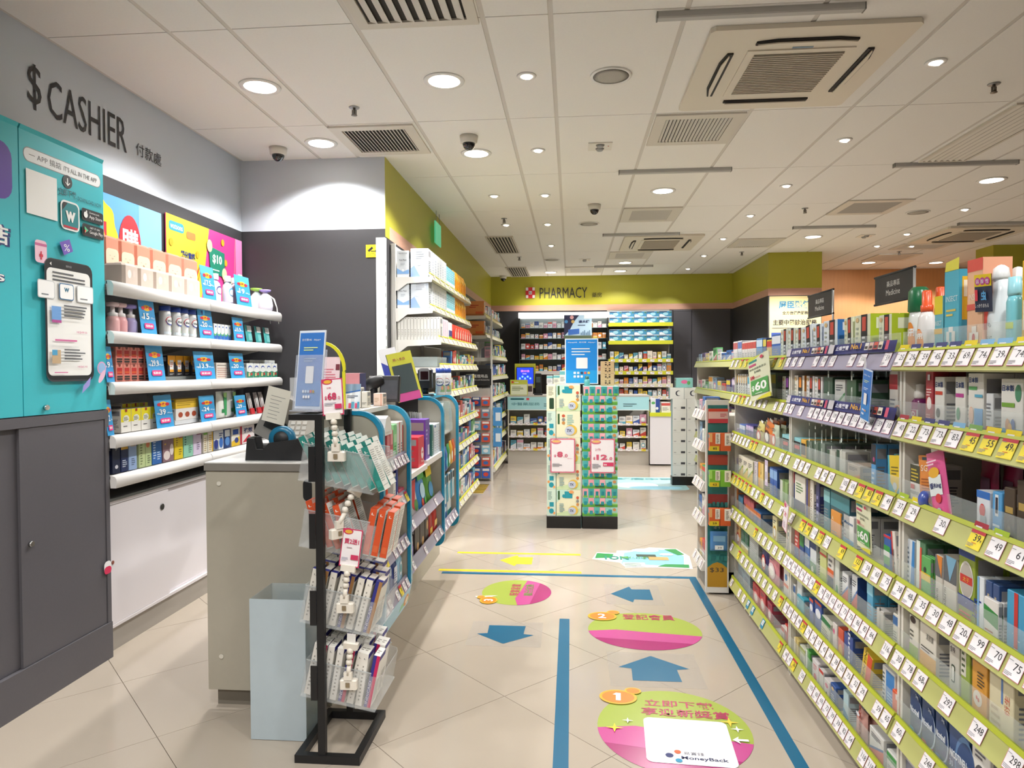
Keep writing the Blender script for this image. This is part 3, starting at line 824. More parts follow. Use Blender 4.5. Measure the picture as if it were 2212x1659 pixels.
for k, a, b, pr_, hh in ((0, 442, 470, '17.5', 0.20), (0, 515, 546, '19', 0.20), (1, 308, 341, '15', 0.185), (1, 434, 464, '20', 0.17), (1, 508, 530, '15.9', 0.155),
                        (2, 322, 358, '29.9', 0.19), (2, 424, 466, '13.9', 0.165), (2, 500, 530, '20', 0.165), (3, 338, 375, '39', 0.175), (3, 434, 466, '24', 0.155), (3, 510, 533, '29', 0.14),
                        (2, 231, 248, '9', 0.17), (3, 231, 245, '12', 0.17)):
    price_card(k, a, b, pr_, hh)
face = [('o', 0.08, 0.06, 0.92, 0.62, 0.2, 'e2c8ae'), ('l', 0.3, 0.40, 0.42, 0.42, 1, '6a4a3a'), ('l', 0.58, 0.40, 0.70, 0.42, 1, '6a4a3a'), ('c', 0.5, 0.33, 0.05, 0.03, '8a5a4a'), ('c', 0.5, 0.345, 0.05, 0.03, 'e2c8ae')]
def tissue_pack(w, d, h, base, front, key):
    kk = (key, w)
    if kk in _cart: return _cart[kk]
    mb = MB(); m = M(base, rough=0.28)
    mb.bbox(-w / 2, -d / 2, 0, w / 2, d / 2, h, m, r=0.012)
    art(G(mb, FC((-w / 2, -d / 2, 0)), w, h), front)
    mb.prism([(-w / 2 + 0.01, h - 0.001), (w / 2 - 0.01, h - 0.001), (0, h + 0.014)], 'y', -0.004, 0.004, m)
    _cart[kk] = mb.mesh('tissue_pack'); return _cart[kk]
for i in range(6):
    a, b = 234 + 33.5 * i, 234 + 33.5 * (i + 1)
    y0, y1 = ly(a, -2.33), ly(b, -2.33)
    prod('tissue_pack', tissue_pack(round(y1 - y0, 3) - 0.004, 0.11, 0.168, 'd98e78', face, 'pinkp'), 'pink tissue pack with sleepy face in the upper row, %s from left' % ORD[i], 'tissue pack', (-2.395, (y0 + y1) / 2, LZ[0] + 0.094), R90, 'pink tissue packs')
for i in range(5):
    a, b = 246 + 34 * i, 246 + 34 * (i + 1)
    y0, y1 = ly(a, -2.24), ly(b, -2.24)
    prod('tissue_pack', tissue_pack(round(y1 - y0, 3) - 0.004, 0.12, 0.105, 'cfc0b4', [('c', 0.35, 0.5, 0.12, 0.2, 'efe4da'), ('c', 0.65, 0.55, 0.1, 0.16, 'd8c4ba')], 'whitep'), 'pale clear-wrapped tissue pack in the low front row, %s from left' % ORD[i], 'tissue pack', (-2.24, (y0 + y1) / 2, LZ[0]), R90, 'pale tissue packs')
    prod('tissue_pack', tissue_pack(round(y1 - y0, 3) - 0.004, 0.12, 0.092, 'cfc0b4', [], 'whiteb'), 'pale tissue pack propping up the pink row behind', 'tissue pack', (-2.40, (y0 + y1) / 2 + 0.06, LZ[0]), R90, 'hidden pale tissue packs')
# lilac detergent bottles
def jug(base, cap, lab):
    mb = MB(); m = M(base, rough=0.25)
    mb.lathe([(0.036, 0), (0.042, 0.006), (0.043, 0.10), (0.036, 0.125), (0.018, 0.14), (0.018, 0.15)], m, n=20, sy=0.7)
    g = GC(mb, 0.043, 0.015, 0.09, 1.8, 1, 0.7)
    g.rect(0.1, 0, 0.9, 0.75, M('f4f2f6')).ell(0.5, 0.72, 0.4, 0.3, M(lab)).ell(0.5, 0.70, 0.33, 0.22, M('f4f2f6')).text('ChiL', 0.25, 0.38, 0.14, M('4a4a6a'), w=0.5)
    c = MB().lathe([(0.02, 0.146), (0.021, 0.15), (0.02, 0.185), (0.0, 0.186)], M(cap, rough=0.3), n=18)
    return [('body', mb.mesh('body')), ('cap', c.mesh('cap'))]
for i, (px, base, cap, lab) in enumerate(((472, 'd8c4e8', 'f0ecf4', '3a3a7a'), (492, 'd4d0ea', 'ece8f4', '4aa0d0'), (507, 'ecc8dc', 'f4e4ee', '4aa0d0'))):
    parts('detergent_bottle', 'lilac detergent bottle on cashier top shelf, %s from left' % ORD[i], 'bottle', (-2.23 - 0.02 * (i == 0), ly(px + 5), LZ[0]), R90, 'detergent bottles', jug(base, cap, lab))
# drawstring bags
def sack(w, h, c, c2):
    mb = MB(); m = M(c, rough=0.35, noise=0.1, nscale=30)
    mb.lathe([(0.02, 0), (w * 0.48, 0.012), (w * 0.52, h * 0.3), (w * 0.45, h * 0.6), (w * 0.2, h * 0.8), (w * 0.12, h * 0.86), (w * 0.26, h)], m, n=14, sy=0.8)
    s = MB().tube([(0, -w * 0.1, h * 0.84), (w * 0.3, -w * 0.42, h * 0.6), (w * 0.45, -w * 0.5, h * 0.2), (w * 0.5, -w * 0.55, -0.04), (w * 0.52, -w * 0.56, -0.085)], 0.0025, M('f0f0ea'))
    s.tube([(0, -w * 0.1, h * 0.84), (w * 0.15, -w * 0.42, h * 0.6), (w * 0.3, -w * 0.55, h * 0.2), (w * 0.36, -w * 0.58, -0.06)], 0.0025, M('f0f0ea'))
    p = MB().lathe([(0.01, h * 0.86), (w * 0.3, h * 0.93), (w * 0.32, h * 1.0), (0.0, h * 0.97)], M(c2, rough=0.4), n=10, sx=1.1)
    return [('bag', mb.mesh('bag')), ('drawstring', s.mesh('drawstring')), ('ruffle', p.mesh('ruffle'))]
parts('drawstring_bag', 'clear blue drawstring bag with green ruffle on cashier top shelf', 'bag', (-2.30, ly(556, -2.3), LZ[0]), R90, 'drawstring bags', sack(0.13, 0.17, 'cfdfe4', '8cc04a'))
parts('drawstring_bag', 'lilac drawstring bag with hanging cords at the end of cashier top shelf', 'bag', (-2.24, ly(580), LZ[0]), R90, 'drawstring bags', sack(0.13, 0.16, 'd6d4e4', '9a8ad0'))
# second shelf
def pump(c, c2):
    mb = MB(); m = M(c, rough=0.2)
    mb.lathe([(0.026, 0), (0.031, 0.005), (0.032, 0.055), (0.024, 0.075)], m, n=18)
    a = MB().lathe([(0.023, 0.072), (0.023, 0.092), (0.011, 0.096), (0.010, 0.125), (0.0, 0.125)], M('f2eeee', rough=0.3), n=18)
    b = MB().lathe([(0.0, 0.122), (0.026, 0.124), (0.030, 0.132), (0.028, 0.142), (0.0, 0.146)], M(c2, rough=0.3), n=18)
    return [('body', mb.mesh('body')), ('collar', a.mesh('collar')), ('pump_head', b.mesh('pump_head'))]
for i, (px, c, c2) in enumerate(((245, 'eab8b8', 'f0d4d4'), (262, 'eab0b4', 'f0d0d0'), (284, 'b4aedc', 'a49ae0'))):
    parts('foam_pump', '%s foaming soap pump on cashier second shelf, %s from left' % ('lilac' if i == 2 else 'pink', ORD[i]), 'bottle', (-2.22, ly(px), LZ[1]), R90, 'foaming soap pumps', pump(c, c2))
def walch():
    mb = MB(); m = M('f4f6f8', rough=0.25)
    mb.lathe([(0.027, 0), (0.030, 0.006), (0.030, 0.125), (0.026, 0.137)], m, n=20)
    g = GC(mb, 0.030, 0.008, 0.118, 2.4)
    g.rect(0, 0, 1, 0.12, M('dfeaf2')).poly([(0.55, 0.1), (0.95, 0.1), (0.95, 0.42), (0.7, 0.5)], M('8fb88a')).ell(0.72, 0.3, 0.1, 0.1, M('eaa88a')).ell(0.48, 0.62, 0.36, 0.2, M('c8303a')).ell(0.5, 0.6, 0.35, 0.19, M('2a50a8')).ell(0.49, 0.625, 0.32, 0.165, M('f6f8fa')).text('Walch', 0.24, 0.56, 0.10, M('1c2c3c'), w=0.5, bold=0.02).lines(0.2, 0.86, 0.6, 0.92, 2, M('9ab0c8'))
    c = MB().lathe([(0.028, 0.135), (0.029, 0.14), (0.029, 0.162), (0.0, 0.164)], M('3550a4', rough=0.3), n=20)
    return [('body', mb.mesh('body')), ('cap', c.mesh('cap'))]
_w = walch()
for i, px in enumerate((354, 376, 393, 410, 425)):
    parts('wipes_canister', 'white canister with blue cap and ringed logo, %s from left' % ORD[i], 'bottle', (-2.21, ly(px), LZ[1]), R90, 'blue-capped canisters', _w)
on_left('eyedrop_box', 'eye', 'slim white box with blue wave', 'box', 1, 463, 501, 0.09, 0.10, 'eff3f6', [('p', [(0, 0), (1, 0), (1, 0.42), (0.5, 0.22), (0, 0.3)], '2f6cc0'), ('p', [(0, 0.3), (0.5, 0.22), (1, 0.42), (1, 0.5), (0.5, 0.34), (0, 0.38)], '58b070'), ('c', 0.5, 0.82, 0.2, 0.05, '4a70b8')], n=5)
for i, px in enumerate((546, 566, 584)):
    prod('toothpick_pouch', pouch(0.085, 0.125, 0.02, '4fb0b0', [('r', 0.12, 0.62, 0.88, 0.95, 'f0f4f4'), ('r', 0.2, 0.12, 0.8, 0.5, '7fd0d0')], key='tp'), 'teal and white hanging pouch on cashier second shelf, %s from left' % ORD[i], 'pouch', (-2.24, ly(px), LZ[1]), R90, 'teal pouches', rx=-0.15)
# third shelf
rb = [('p', [(0.3, 1), (0.7, 1), (0.6, 0.86), (0.4, 0.86)], '7a3a30'), ('r', 0.15, 0.42, 0.85, 0.8, 'c02c2c'), ('r', 0.15, 0.5, 0.85, 0.58, 'd8622c'), ('r', 0.12, 0.1, 0.88, 0.2, '2c2422'), ('r', 0.12, 0.24, 0.88, 0.34, '2c2422'), ('r', 0.2, 0.03, 0.8, 0.07, '8a4a40')]
for r in range(2):
    y0, y1 = ly(250, -2.2), ly(326, -2.2)
    wd = (y1 - y0) / 5
    me = carton(wd - 0.003, 0.1, 0.085, 'dd8a7c', rb, key='redb')
    for i in range(5):
        prod('balm_box', me, 'small pink and red box in the %s layer, %s from left' % (('lower', 'upper')[r], ORD[i]), 'box', (-2.25, y0 + wd * (i + 0.5), LZ[2] + 0.0855 * r), R90, 'pink and red boxes on cashier third shelf')
ob = [('p', [(0, 1), (1, 1), (1, 0.72), (0.2, 0.5), (0, 0.62)], 'e8a020'), ('r', 0.25, 0.25, 0.75, 0.78, 'f0f2f4'), ('r', 0.25, 0.2, 0.75, 0.32, 'e09a20'), ('l', 0.3, 0.45, 0.7, 0.7, 3, 'c87050'), ('l', 0.2, 0.06, 0.8, 0.14, 2, 'b8b8b8')]
on_left('vitamin_box', 'orb', 'black and orange vitamin box', 'box', 2, 362, 427, 0.09, 0.115, '26242a', ob, n=4, X=-2.24, z=LZ[2] + 0.022)
tb = put('display_tray', MB().box(-0.24, -0.055, 0, 0.24, 0.05, 0.02, ACR('dfe8e6', 0.45)).mesh('display_tray'), None, (-2.285, ly(395, -2.24), LZ[2]), R90)
tag(tb, 'low clear acrylic tray under the black and orange boxes', 'tray')
on_left('sample_box', 'smp', 'squat cream carton with printed rows', 'box', 2, 467, 500, 0.12, 0.10, 'e8dfd4', [('l', 0.06, 0.1, 0.94, 0.75, 5, 'c8a49a'), ('l', 0.06, 0.82, 0.94, 0.9, 1, '6a5a50')])
gb = [('r', 0, 0, 1, 0.45, '1f8468'), ('p', [(0, 0.45), (0.5, 0.36), (1, 0.45), (1, 0.6), (0, 0.6)], 'f0f4f2'), ('c', 0.5, 0.68, 0.3, 0.16, '3a5ab0'), ('c', 0.5, 0.62, 0.28, 0.14, 'f0f4f2'), ('c', 0.7, 0.25, 0.14, 0.1, 'c8383a'), ('r', 0.2, 0.1, 0.45, 0.34, 'd8c890')]
on_left('herbal_box', 'grb', 'green and white herbal box', 'box', 2, 533, 599, 0.06, 0.10, 'eef2f0', gb, n=5)
on_left('herbal_box', 'grb2', 'green and white herbal box in the raised back row', 'box', 2, 540, 594, 0.06, 0.125, 'eef2f0', gb, n=4, X=-2.27)
# fourth shelf
yb = [('r', 0, 0, 1, 0.45, 'eceae4'), ('r', 0, 0.45, 1, 1, 'e6d818'), ('c', 0.5, 0.58, 0.32, 0.16, 'f0f0e0'), ('l', 0.25, 0.5, 0.75, 0.68, 5, '4a5a20'), ('l', 0.2, 0.25, 0.8, 0.32, 1, '3a3a3a'), ('r', 0.4, 0.88, 0.6, 1, 'a03020')]
on_left('lozenge_box', 'ylb', 'yellow and white lozenge box', 'box', 3, 259, 343, 0.07, 0.115, 'e8e4da', yb, n=4)
on_left('lozenge_box', 'ylb2', 'yellow and white lozenge box in the back row', 'box', 3, 262, 318, 0.07, 0.135, 'e8e4da', yb, n=3, X=-2.28)
on_left('snack_carton', 'snk', 'white carton with three brown drawings', 'box', 3, 378, 427, 0.10, 0.065, 'ece8e4', [('c', 0.2, 0.45, 0.1, 0.24, 'a84a2c'), ('c', 0.5, 0.45, 0.1, 0.24, 'a84a2c'), ('c', 0.8, 0.45, 0.1, 0.24, 'a84a2c')], z=LZ[3] + 0.025)
on_left('snack_carton', 'snk2', 'yellow carton stacked on the white carton', 'box', 3, 378, 427, 0.10, 0.052, 'e2bc3a', [('l', 0.05, 0.3, 0.95, 0.7, 2, 'a88a20')], z=LZ[3] + 0.0905)
on_left('display_tray', 'snk3', 'low pale card tray under the drawn cartons', 'tray', 3, 376, 430, 0.11, 0.024, 'd8dce0', [])
for i, px in enumerate((474, 494)):
    prod('refill_pouch', pouch(0.115, 0.17, 0.04, 'eef2ec', [('p', [(0.5, 0.95), (0.88, 0.95), (0.85, 0.1), (0.62, 0.1)], '3fa060'), ('p', [(0.55, 0.95), (0.85, 0.95), (0.8, 0.75), (0.5, 0.8)], 'a8d080'), ('o', 0.3, 0.2, 0.62, 0.34, 0.05, '2f8a50')], key='rp'), 'white and green refill pouch on cashier fourth shelf, %s from left' % ORD[i], 'pouch', (-2.23, ly(px + 4), LZ[3]), R90, 'green refill pouches')
def brushcard(c):
    mb = MB().box(-0.028, 0, 0, 0.028, 0.002, 0.15, M('e6dcdc', rough=0.3, alpha=0.55))
    for x in (-0.012, 0.01): mb.cyl((x, -0.006, 0.02), (x, -0.006, 0.13), 0.004, M('f0eeee'))
    mb.box(-0.027, -0.012, 0.0, 0.027, -0.001, 0.04, M(c))
    return mb.mesh('toothbrush_pack')
for i, (px, c) in enumerate(((537, 'c83038'), (552, 'd0343c'), (563, 'c83038'))):
    prod('toothbrush_pack', brushcard(c), 'red and clear toothbrush blister on cashier fourth shelf, %s from left' % ORD[i], 'blister pack', (-2.2, ly(px), LZ[3]), R90, 'toothbrush blisters', rx=-0.2)
# bottom shelf row of tall boxes
row5 = [(239, 257, '1b2440', 'navy', [('t', '寧', 0.3, 0.72, 0.18, 'f0f0f0', {'w': 0.4}), ('c', 0.5, 0.2, 0.2, 0.06, 'd8d8e0')]), (258, 274, '22305a', 'dark blue', [('r', 0, 0.7, 1, 0.78, 'e0b040'), ('r', 0, 0.78, 1, 1, 'd8d0c0'), ('l', 0.15, 0.15, 0.85, 0.4, 4, 'c8d0e0')]),
        (275, 293, '9cb6de', 'pale blue', [('l', 0.3, 0.15, 0.8, 0.4, 4, '5a6a8a'), ('r', 0.2, 0.75, 0.9, 1, 'c8b8b0')]), (297, 311, 'c6d69e', 'pale green', [('l', 0.2, 0.1, 0.6, 0.9, 9, '7a8a5a')]), (311, 325, 'c2d49c', 'leaf green', [('c', 0.4, 0.72, 0.3, 0.1, 'e08a60'), ('l', 0.3, 0.1, 0.8, 0.4, 4, '6a7a5a')]),
        (326, 347, '2f6cb6', 'bright blue', [('l', 0.1, 0.2, 0.4, 0.9, 8, 'c8dcf0'), ('l', 0.5, 0.15, 0.9, 0.45, 4, 'c8dcf0'), ('r', 0.6, 0.8, 1, 1, 'd8704a')]), (349, 373, '8b6c74', 'mauve', [('c', 0.35, 0.22, 0.3, 0.16, 'e8dcd8'), ('c', 0.8, 0.4, 0.18, 0.2, 'e8dcd8'), ('c', 0.2, 0.62, 0.08, 0.03, 'e0b850')]),
        (374, 393, 'e5c91c', 'yellow', [('l', 0.2, 0.5, 0.4, 0.9, 5, '8a6a10'), ('l', 0.5, 0.15, 0.85, 0.4, 3, '8a7a20'), ('r', 0.5, 0.75, 0.95, 1, 'a85070')]), (394, 415, '94d0b6', 'mint', [('l', 0.1, 0.45, 0.3, 0.9, 5, '3a6a5a'), ('l', 0.5, 0.15, 0.85, 0.45, 4, '4a7a6a'), ('r', 0.4, 0.78, 0.9, 1, 'c05a70')]),
        (415, 433, 'd9cce4', 'pale lilac', [('l', 0.4, 0.2, 0.8, 0.5, 4, '6a5a7a'), ('r', 0.4, 0.75, 1, 0.85, '8a3a5a')]), (437, 446, 'e6e0d0', 'cream', [('l', 0.2, 0.1, 0.8, 0.8, 7, 'b09a60'), ('r', 0, 0.9, 1, 1, '78b040')]), (447, 458, 'e8e2d2', 'cream striped', [('l', 0.2, 0.1, 0.8, 0.9, 8, 'c09a50'), ('r', 0.75, 0, 1, 1, 'e0b030')]),
        (459, 470, '7f8a9c', 'blue and white', [('r', 0, 0.5, 1, 1, 'e8ecf2'), ('c', 0.5, 0.3, 0.4, 0.25, '2a3a8a')]), (470, 481, 'e4e8ee', 'white with blue figure', [('c', 0.5, 0.35, 0.4, 0.28, '3a70c0'), ('l', 0.1, 0.7, 0.9, 0.9, 2, '2a3a7a')]), (482, 496, '24427e', 'deep blue', [('r', 0.1, 0.6, 0.9, 0.95, 'e8ecf2'), ('c', 0.5, 0.35, 0.35, 0.24, '5a90d0')]),
        (498, 516, 'eae6da', 'white and gold', [('p', [(0, 0), (1, 0), (1, 0.5), (0, 0.25)], 'e8c030'), ('r', 0.15, 0.62, 0.85, 0.9, '2a50a0'), ('c', 0.6, 0.3, 0.25, 0.15, '3a4a8a')]), (517, 548, 'ece4e4', 'white and red', [('r', 0, 0, 0.12, 1, 'b8203a'), ('t', '強效', 0.25, 0.6, 0.28, '24407e', {'w': 0.6, 'bold': 0.03}), ('p', [(0.15, 0.1), (0.9, 0.1), (0.6, 0.5)], 'c8283c')])]
for i, (a, b, c, nm, sp) in enumerate(row5):
    y0, y1 = ly(a, -2.19), ly(b, -2.19)
    h = 0.155 if i < 10 else 0.12
    prod('supplement_box', carton(y1 - y0 - 0.003, 0.09, h, c, sp), '%s upright box on cashier bottom shelf, %s from left' % (nm, ORD[i]), 'box', (-2.235, (y0 + y1) / 2, LZ[4]), R90, 'upright boxes on the cashier bottom shelf')

# ================================================================== service counter
CG = M('b3ad9e', rough=0.45, noise=0.03, nscale=40)
CEDGE = M('86817a', rough=0.4)
BLUE = M('1f8fb8', rough=0.25, coat=0.3)
SHW = M('d9d5cf', rough=0.4)
ctr = thing('service_counter', 'long grey service counter with blue edged display bays facing the aisle', 'counter', (-0.73, 2.65, 0))
CO = Vector((-0.73, 2.65, 0))
def cbox(mb, x0, y0, z0, x1, y1, z1, m): return mb.box(x0 - CO.x, y0 - CO.y, z0, x1 - CO.x, y1 - CO.y, z1, m)
cbox(MB(), -1.455, 2.65, 0.075, -1.0, 2.672, 0.955, CG).build('end_panel', ctr)
mb = MB(); cbox(mb, -1.435, 2.685, 0.0, -1.0, 4.5, 0.072, M('7d776c', rough=0.5)); cbox(mb, -1.0, 2.70, 0.0, -0.965, 5.0, 0.33, CG); mb.build('plinth', ctr)
mb = MB(); cbox(mb, -1.46, 2.645, 0.957, -1.0, 4.5, 0.986, CEDGE); cbox(mb, -1.458, 2.647, 0.986, -1.0, 4.5, 0.99, M('eeebe6', rough=0.25)); mb.build('worktop', ctr)
mb = MB(); cbox(mb, -1.0, 2.674, 0.33, -0.985, 4.95, 1.19, CG); mb.build('back_board', ctr)
pp = MB().cyl((-0.37, -0.002, 0.86), (-0.37, 0, 0.86), 0.012, M('d8d2c6')); 
for x, z in ((-1.40, 0.905), (-1.40, 0.21)): MB().cyl((x - CO.x, -0.003, z), (x - CO.x, 0.0, z), 0.009, M('ded9cc')).build('screw_cap', ctr)
mb = MB()
g = G(mb, FC((-1.055 - CO.x, 0, 0.84)), 1, 1, 0.002); g.rr(0, 0, 0.036, 0.085, 0.018, BK, ry=0.018); mb.build('cable_hole', ctr)
def blade(y, th=0.018):
    """upright divider with a rounded top corner and blue edging"""
    def outline(r_in):
        x0, x1, z0, z1 = -0.27, 0.0 - r_in, 0.335 + r_in, 1.195 - r_in
        r = 0.095 - r_in * 0.5
        pts = [(x0, z0), (x1 - 0.05, z0)]
        for k in range(1, 5): pts.append((x1 - 0.05 + 0.05 * math.sin(k * PI / 8), z0 + 0.05 - 0.05 * math.cos(k * PI / 8)))
        for k in range(0, 9):
            a = k * PI / 16
            pts.append((x1 - r + r * math.cos(a), z1 - r + r * math.sin(a)))
        pts.append((x0, z1))
        return pts
    t = MB().prism([(x, z) for x, z in outline(0.016)], 'y', y - CO.y - th / 2, y - CO.y + th / 2, CG).build('divider', ctr)
    o, i = outline(0.0), outline(0.016)
    e = MB()
    for k in range(1, len(o) - 1):
        a, b, c, d = o[k], o[k + 1], i[k + 1], i[k]
        e.prism([a, b, c, d], 'y', y - CO.y - th / 2 - 0.004, y - CO.y + th / 2 + 0.004, BLUE)
    e.build('blue_edging', t)
for y in (2.66, 3.11, 3.95, 4.46): blade(y)
# display shelves: each with a clear price rail
RAILG = M('9b95a6', rough=0.3)
_tagc = {}
def tag_mesh(price, w, h, style='white'):
    """paper shelf ticket, lies in x-z facing -y"""
    k = (price, round(w, 3), round(h, 3), style)
    if k in _tagc: return _tagc[k]
    mb = MB()
    base = {'white': 'f3eff2', 'yellow': 'ecd83a', 'blue': '2f8fb4'}[style]
    g = G(mb, FC((-w / 2, 0, 0)), w, h, 0.0003)
    g.rect(0, 0, 1, 1, M('d0718a' if style == 'white' else base, rough=0.5)).rect(0.03, 0.03, 0.985, 0.97, M(base, rough=0.5))
    if style == 'yellow': g.rect(0, 0.82, 1, 1.08, M('c22a3c'))
    if style == 'blue': g.rect(0.2, 0.35, 0.85, 0.9, M('eef2f4')).text('W', 0.1, -0.35, 0.3, M('f4f4f4'), w=0.4)
    big = price.split('.')[0]
    wd = min(0.22 * len(big), 0.58)
    g.text(big, 0.80 - wd if '.' in price else 0.88 - wd, 0.42, 0.36, M('26242a'), w=wd)
    if '.' in price: g.text(price.split('.')[1], 0.83, 0.42, 0.14, M('26242a'), w=0.1)
    g.lines(0.06, 0.1, 0.55, 0.3, 3, M('8a868e')).lines(0.06, 0.80, 0.45, 0.86, 1, M('8a868e'))
    if style == 'yellow': g.lines(0.35, 0.3, 0.85, 0.36, 1, M('d0502c'))
    _tagc[k] = mb.mesh('price_tag')
    return _tagc[k]
def counter_shelf(y0, y1, z, tags, d=0.235, rail=True):
    m = MB(); cbox(m, -0.97, y0, z - 0.012, -0.745, y1, z, SHW)
    s = m.build('shelf', ctr)
    if rail:
        e = MB().prism([(-0.012, z - 0.012), (0.0, z - 0.012), (-0.022, z + 0.038), (-0.026, z + 0.038)], 'y', y0 - CO.y, y1 - CO.y, RAILG).build('price_rail', s)
        n = len(tags)
        for i, p in enumerate(tags):
            if not p: continue
            st = 'yellow' if p[0] == 'y' else 'white'
            yy = y0 + (y1 - y0) * (i + 0.5) / n - CO.y
            o = put('price_tag', tag_mesh(p.strip('y'), 0.042, 0.042, st), s, (-0.0, yy, z - 0.009), R90)
            o.rotation_euler = (-0.40, 0, R90)
    return s
B1 = [(0.95, ['50', '28', '39', '25', '39', '58', '32']), (0.775, ['22', '26', '18', 'y21', '35', 'y49']), (0.575, ['y29', '', '58', '65', '39', '45']), (0.385, ['12', '14', '', '29', 'y25', '15', '13'])]
for z, tg in B1: counter_shelf(2.675, 3.095, z, tg)
for z, tg in ((0.62, ['39', '', '24', '', '29', '']), (0.425, ['28', '', '35', '', '33', '22'])): counter_shelf(3.125, 3.935, z, tg)
mm = MB(); cbox(mm, -0.985, 3.125, 0.845, -0.74, 3.52, 0.87, M('f0eeec', rough=0.3)); cbox(mm, -0.985, 3.53, 0.855, -0.74, 3.935, 0.885, M('f0eeec', rough=0.3)); mm.build('ledge', ctr)
for z, tg in ((0.42, ['12', '18', '15', '20', '16']),): counter_shelf(3.965, 4.445, z, tg)
mm = MB(); cbox(mm, -0.97, 3.965, 0.72, -0.80, 4.445, 0.735, SHW); cbox(mm, -0.97, 3.965, 0.95, -0.78, 4.445, 0.965, SHW); mm.build('inner_shelf', ctr)
mm = MB(); cbox(mm, -1.0, 2.672, 1.177, -0.83, 3.10, 1.195, M('e6e3de', rough=0.3)); cbox(mm, -1.0, 3.962, 1.18, -0.83, 4.45, 1.198, M('3aa0c4', rough=0.3)); mm.build('top_ledge', ctr)
# printed light-blue fascia under the first bay
mm = MB().prism([(0.0, 0.372), (-0.012, 0.372), (-0.03, 0.29), (-0.02, 0.286)], 'y', 0.012, 0.455, M('8fc4dc', rough=0.3))
g = G(mm, frame((-0.0195, 0.012, 0.286), (0, 1, 0), (0.2, 0, 1)), 0.443, 0.085, 0.0008); g.poly([(0.6, 0.2), (1, 0.2), (1, 1), (0.75, 1)], M('9ad0a8')).ell(0.86, 0.45, 0.1, 0.3, M('e8a060')).ell(0.86, 0.45, 0.06, 0.18, M('f4e0c0'))
mm.build('fascia', ctr)

# ------------------------------------------------------------------ goods in the counter bays
def on_counter(name, desc, cat, y0, y1, z, d, h, base, front, X=-0.775, kind='box', lean=0.0, grp='goods in the counter display bays'):
    w_ = abs(y1 - y0) - 0.003
    if kind == 'box': me = carton(w_, d, h, base, front)
    else: me = pouch(w_, h, d, base, front)
    return prod(name, me, desc, cat, (X - d / 2, (y0 + y1) / 2, z), R90, grp, rx=lean)
LT = lambda c='8a8a90': ('l', 0.12, 0.15, 0.85, 0.5, 5, c)
b1 = [('shampoo_box', 'red carton nearest on the first bay upper rail', 2.69, 2.755, 0.95, 0.15, 'b8404a', [('r', 0.1, 0.6, 0.9, 0.9, 'd88088'), LT('e0b0b0')]),
      ('shampoo_box', 'dark red carton second on the first bay upper rail', 2.757, 2.82, 0.95, 0.15, 'c0505a', [('r', 0.1, 0.6, 0.9, 0.9, 'e09aa0'), LT('e8c0c0')]),
      ('hair_dye_box', 'green carton in the first counter bay', 2.83, 2.90, 0.95, 0.17, '84cf8c', [('r', 0.1, 0.55, 0.9, 0.75, 'b8e4b8'), LT('4a8a50')]),
      ('hair_dye_box', 'white carton beside the green one in the first counter bay', 2.905, 2.97, 0.95, 0.175, 'e6e4e2', [('r', 0.7, 0, 1, 1, 'c8746a'), LT()]),
      ('hair_dye_box', 'white carton with red band farthest in the first counter bay', 2.975, 3.04, 0.95, 0.175, 'ece8e6', [('r', 0.6, 0, 1, 0.9, 'd0584a'), LT()]),
      ('repellent_box', 'white tall carton on the second rail of the first bay', 2.82, 2.87, 0.775, 0.135, 'e8e6e0', [LT(), ('r', 0.1, 0.7, 0.9, 0.9, '58809a')]),
      ('toothpaste_tube', 'navy tube box on the second rail of the first bay', 2.88, 2.92, 0.775, 0.16, '24308a', [('r', 0, 0.92, 1, 1, 'e0c030'), ('c', 0.5, 0.2, 0.4, 0.1, 'e8e8f0')]),
      ('sachet_box', 'pink carton lying low on the second rail of the first bay', 2.93, 3.05, 0.775, 0.05, 'd0506a', [LT('f0c0c8')]),
      ('razor_box', 'dark blue slim carton on the third rail, nearest', 2.69, 2.73, 0.575, 0.14, '1d2436', [LT('8090b0')]),
      ('razor_box', 'white and navy slim carton on the third rail', 2.74, 2.78, 0.575, 0.15, 'dfe6ea', [('r', 0, 0, 0.5, 1, '2a3a5a')]),
      ('razor_box', 'navy carton with silver edge on the third rail', 2.83, 2.885, 0.575, 0.15, '27324e', [('r', 0.7, 0.1, 0.9, 0.9, 'b8c0d0')]),
      ('razor_box', 'navy carton leaning on the third rail', 2.90, 2.95, 0.575, 0.145, '2c3858', [('r', 0.1, 0.1, 0.3, 0.9, 'd0d4e0')])]
sh1 = lambda y: 2.795 + (y - 2.69) * 0.81
for nm, ds, y0, y1, z, h, c, sp in b1: on_counter(nm, ds, 'box', sh1(y0), sh1(y1), z, 0.11, h, c, sp, X=-0.757)
for ds, y0, y1, c, sp in (('clear pouch at the bottom of the first counter bay', 2.69, 2.78, 'aebccc', [('r', 0.2, 0.2, 0.8, 0.6, '3a4a8a')]), ('dark blue pouch at the bottom of the first counter bay', 2.77, 2.89, '2a3c7e', [('r', 0.25, 0.3, 0.8, 0.7, 'd8dce8'), ('l', 0.3, 0.35, 0.7, 0.6, 4, '5a6a9a')]), ('pale blue pouch at the bottom of the first counter bay', 2.89, 3.0, '9cc4dc', [('c', 0.5, 0.5, 0.25, 0.18, 'e4f0f4'), ('c', 0.5, 0.5, 0.16, 0.11, '4a9aa0')])):
    on_counter('hygiene_pouch', ds, 'pouch', sh1(y0) + 0.02, sh1(y1) + 0.02, 0.387, 0.04, 0.17, c, sp, kind='pouch', X=-0.76)
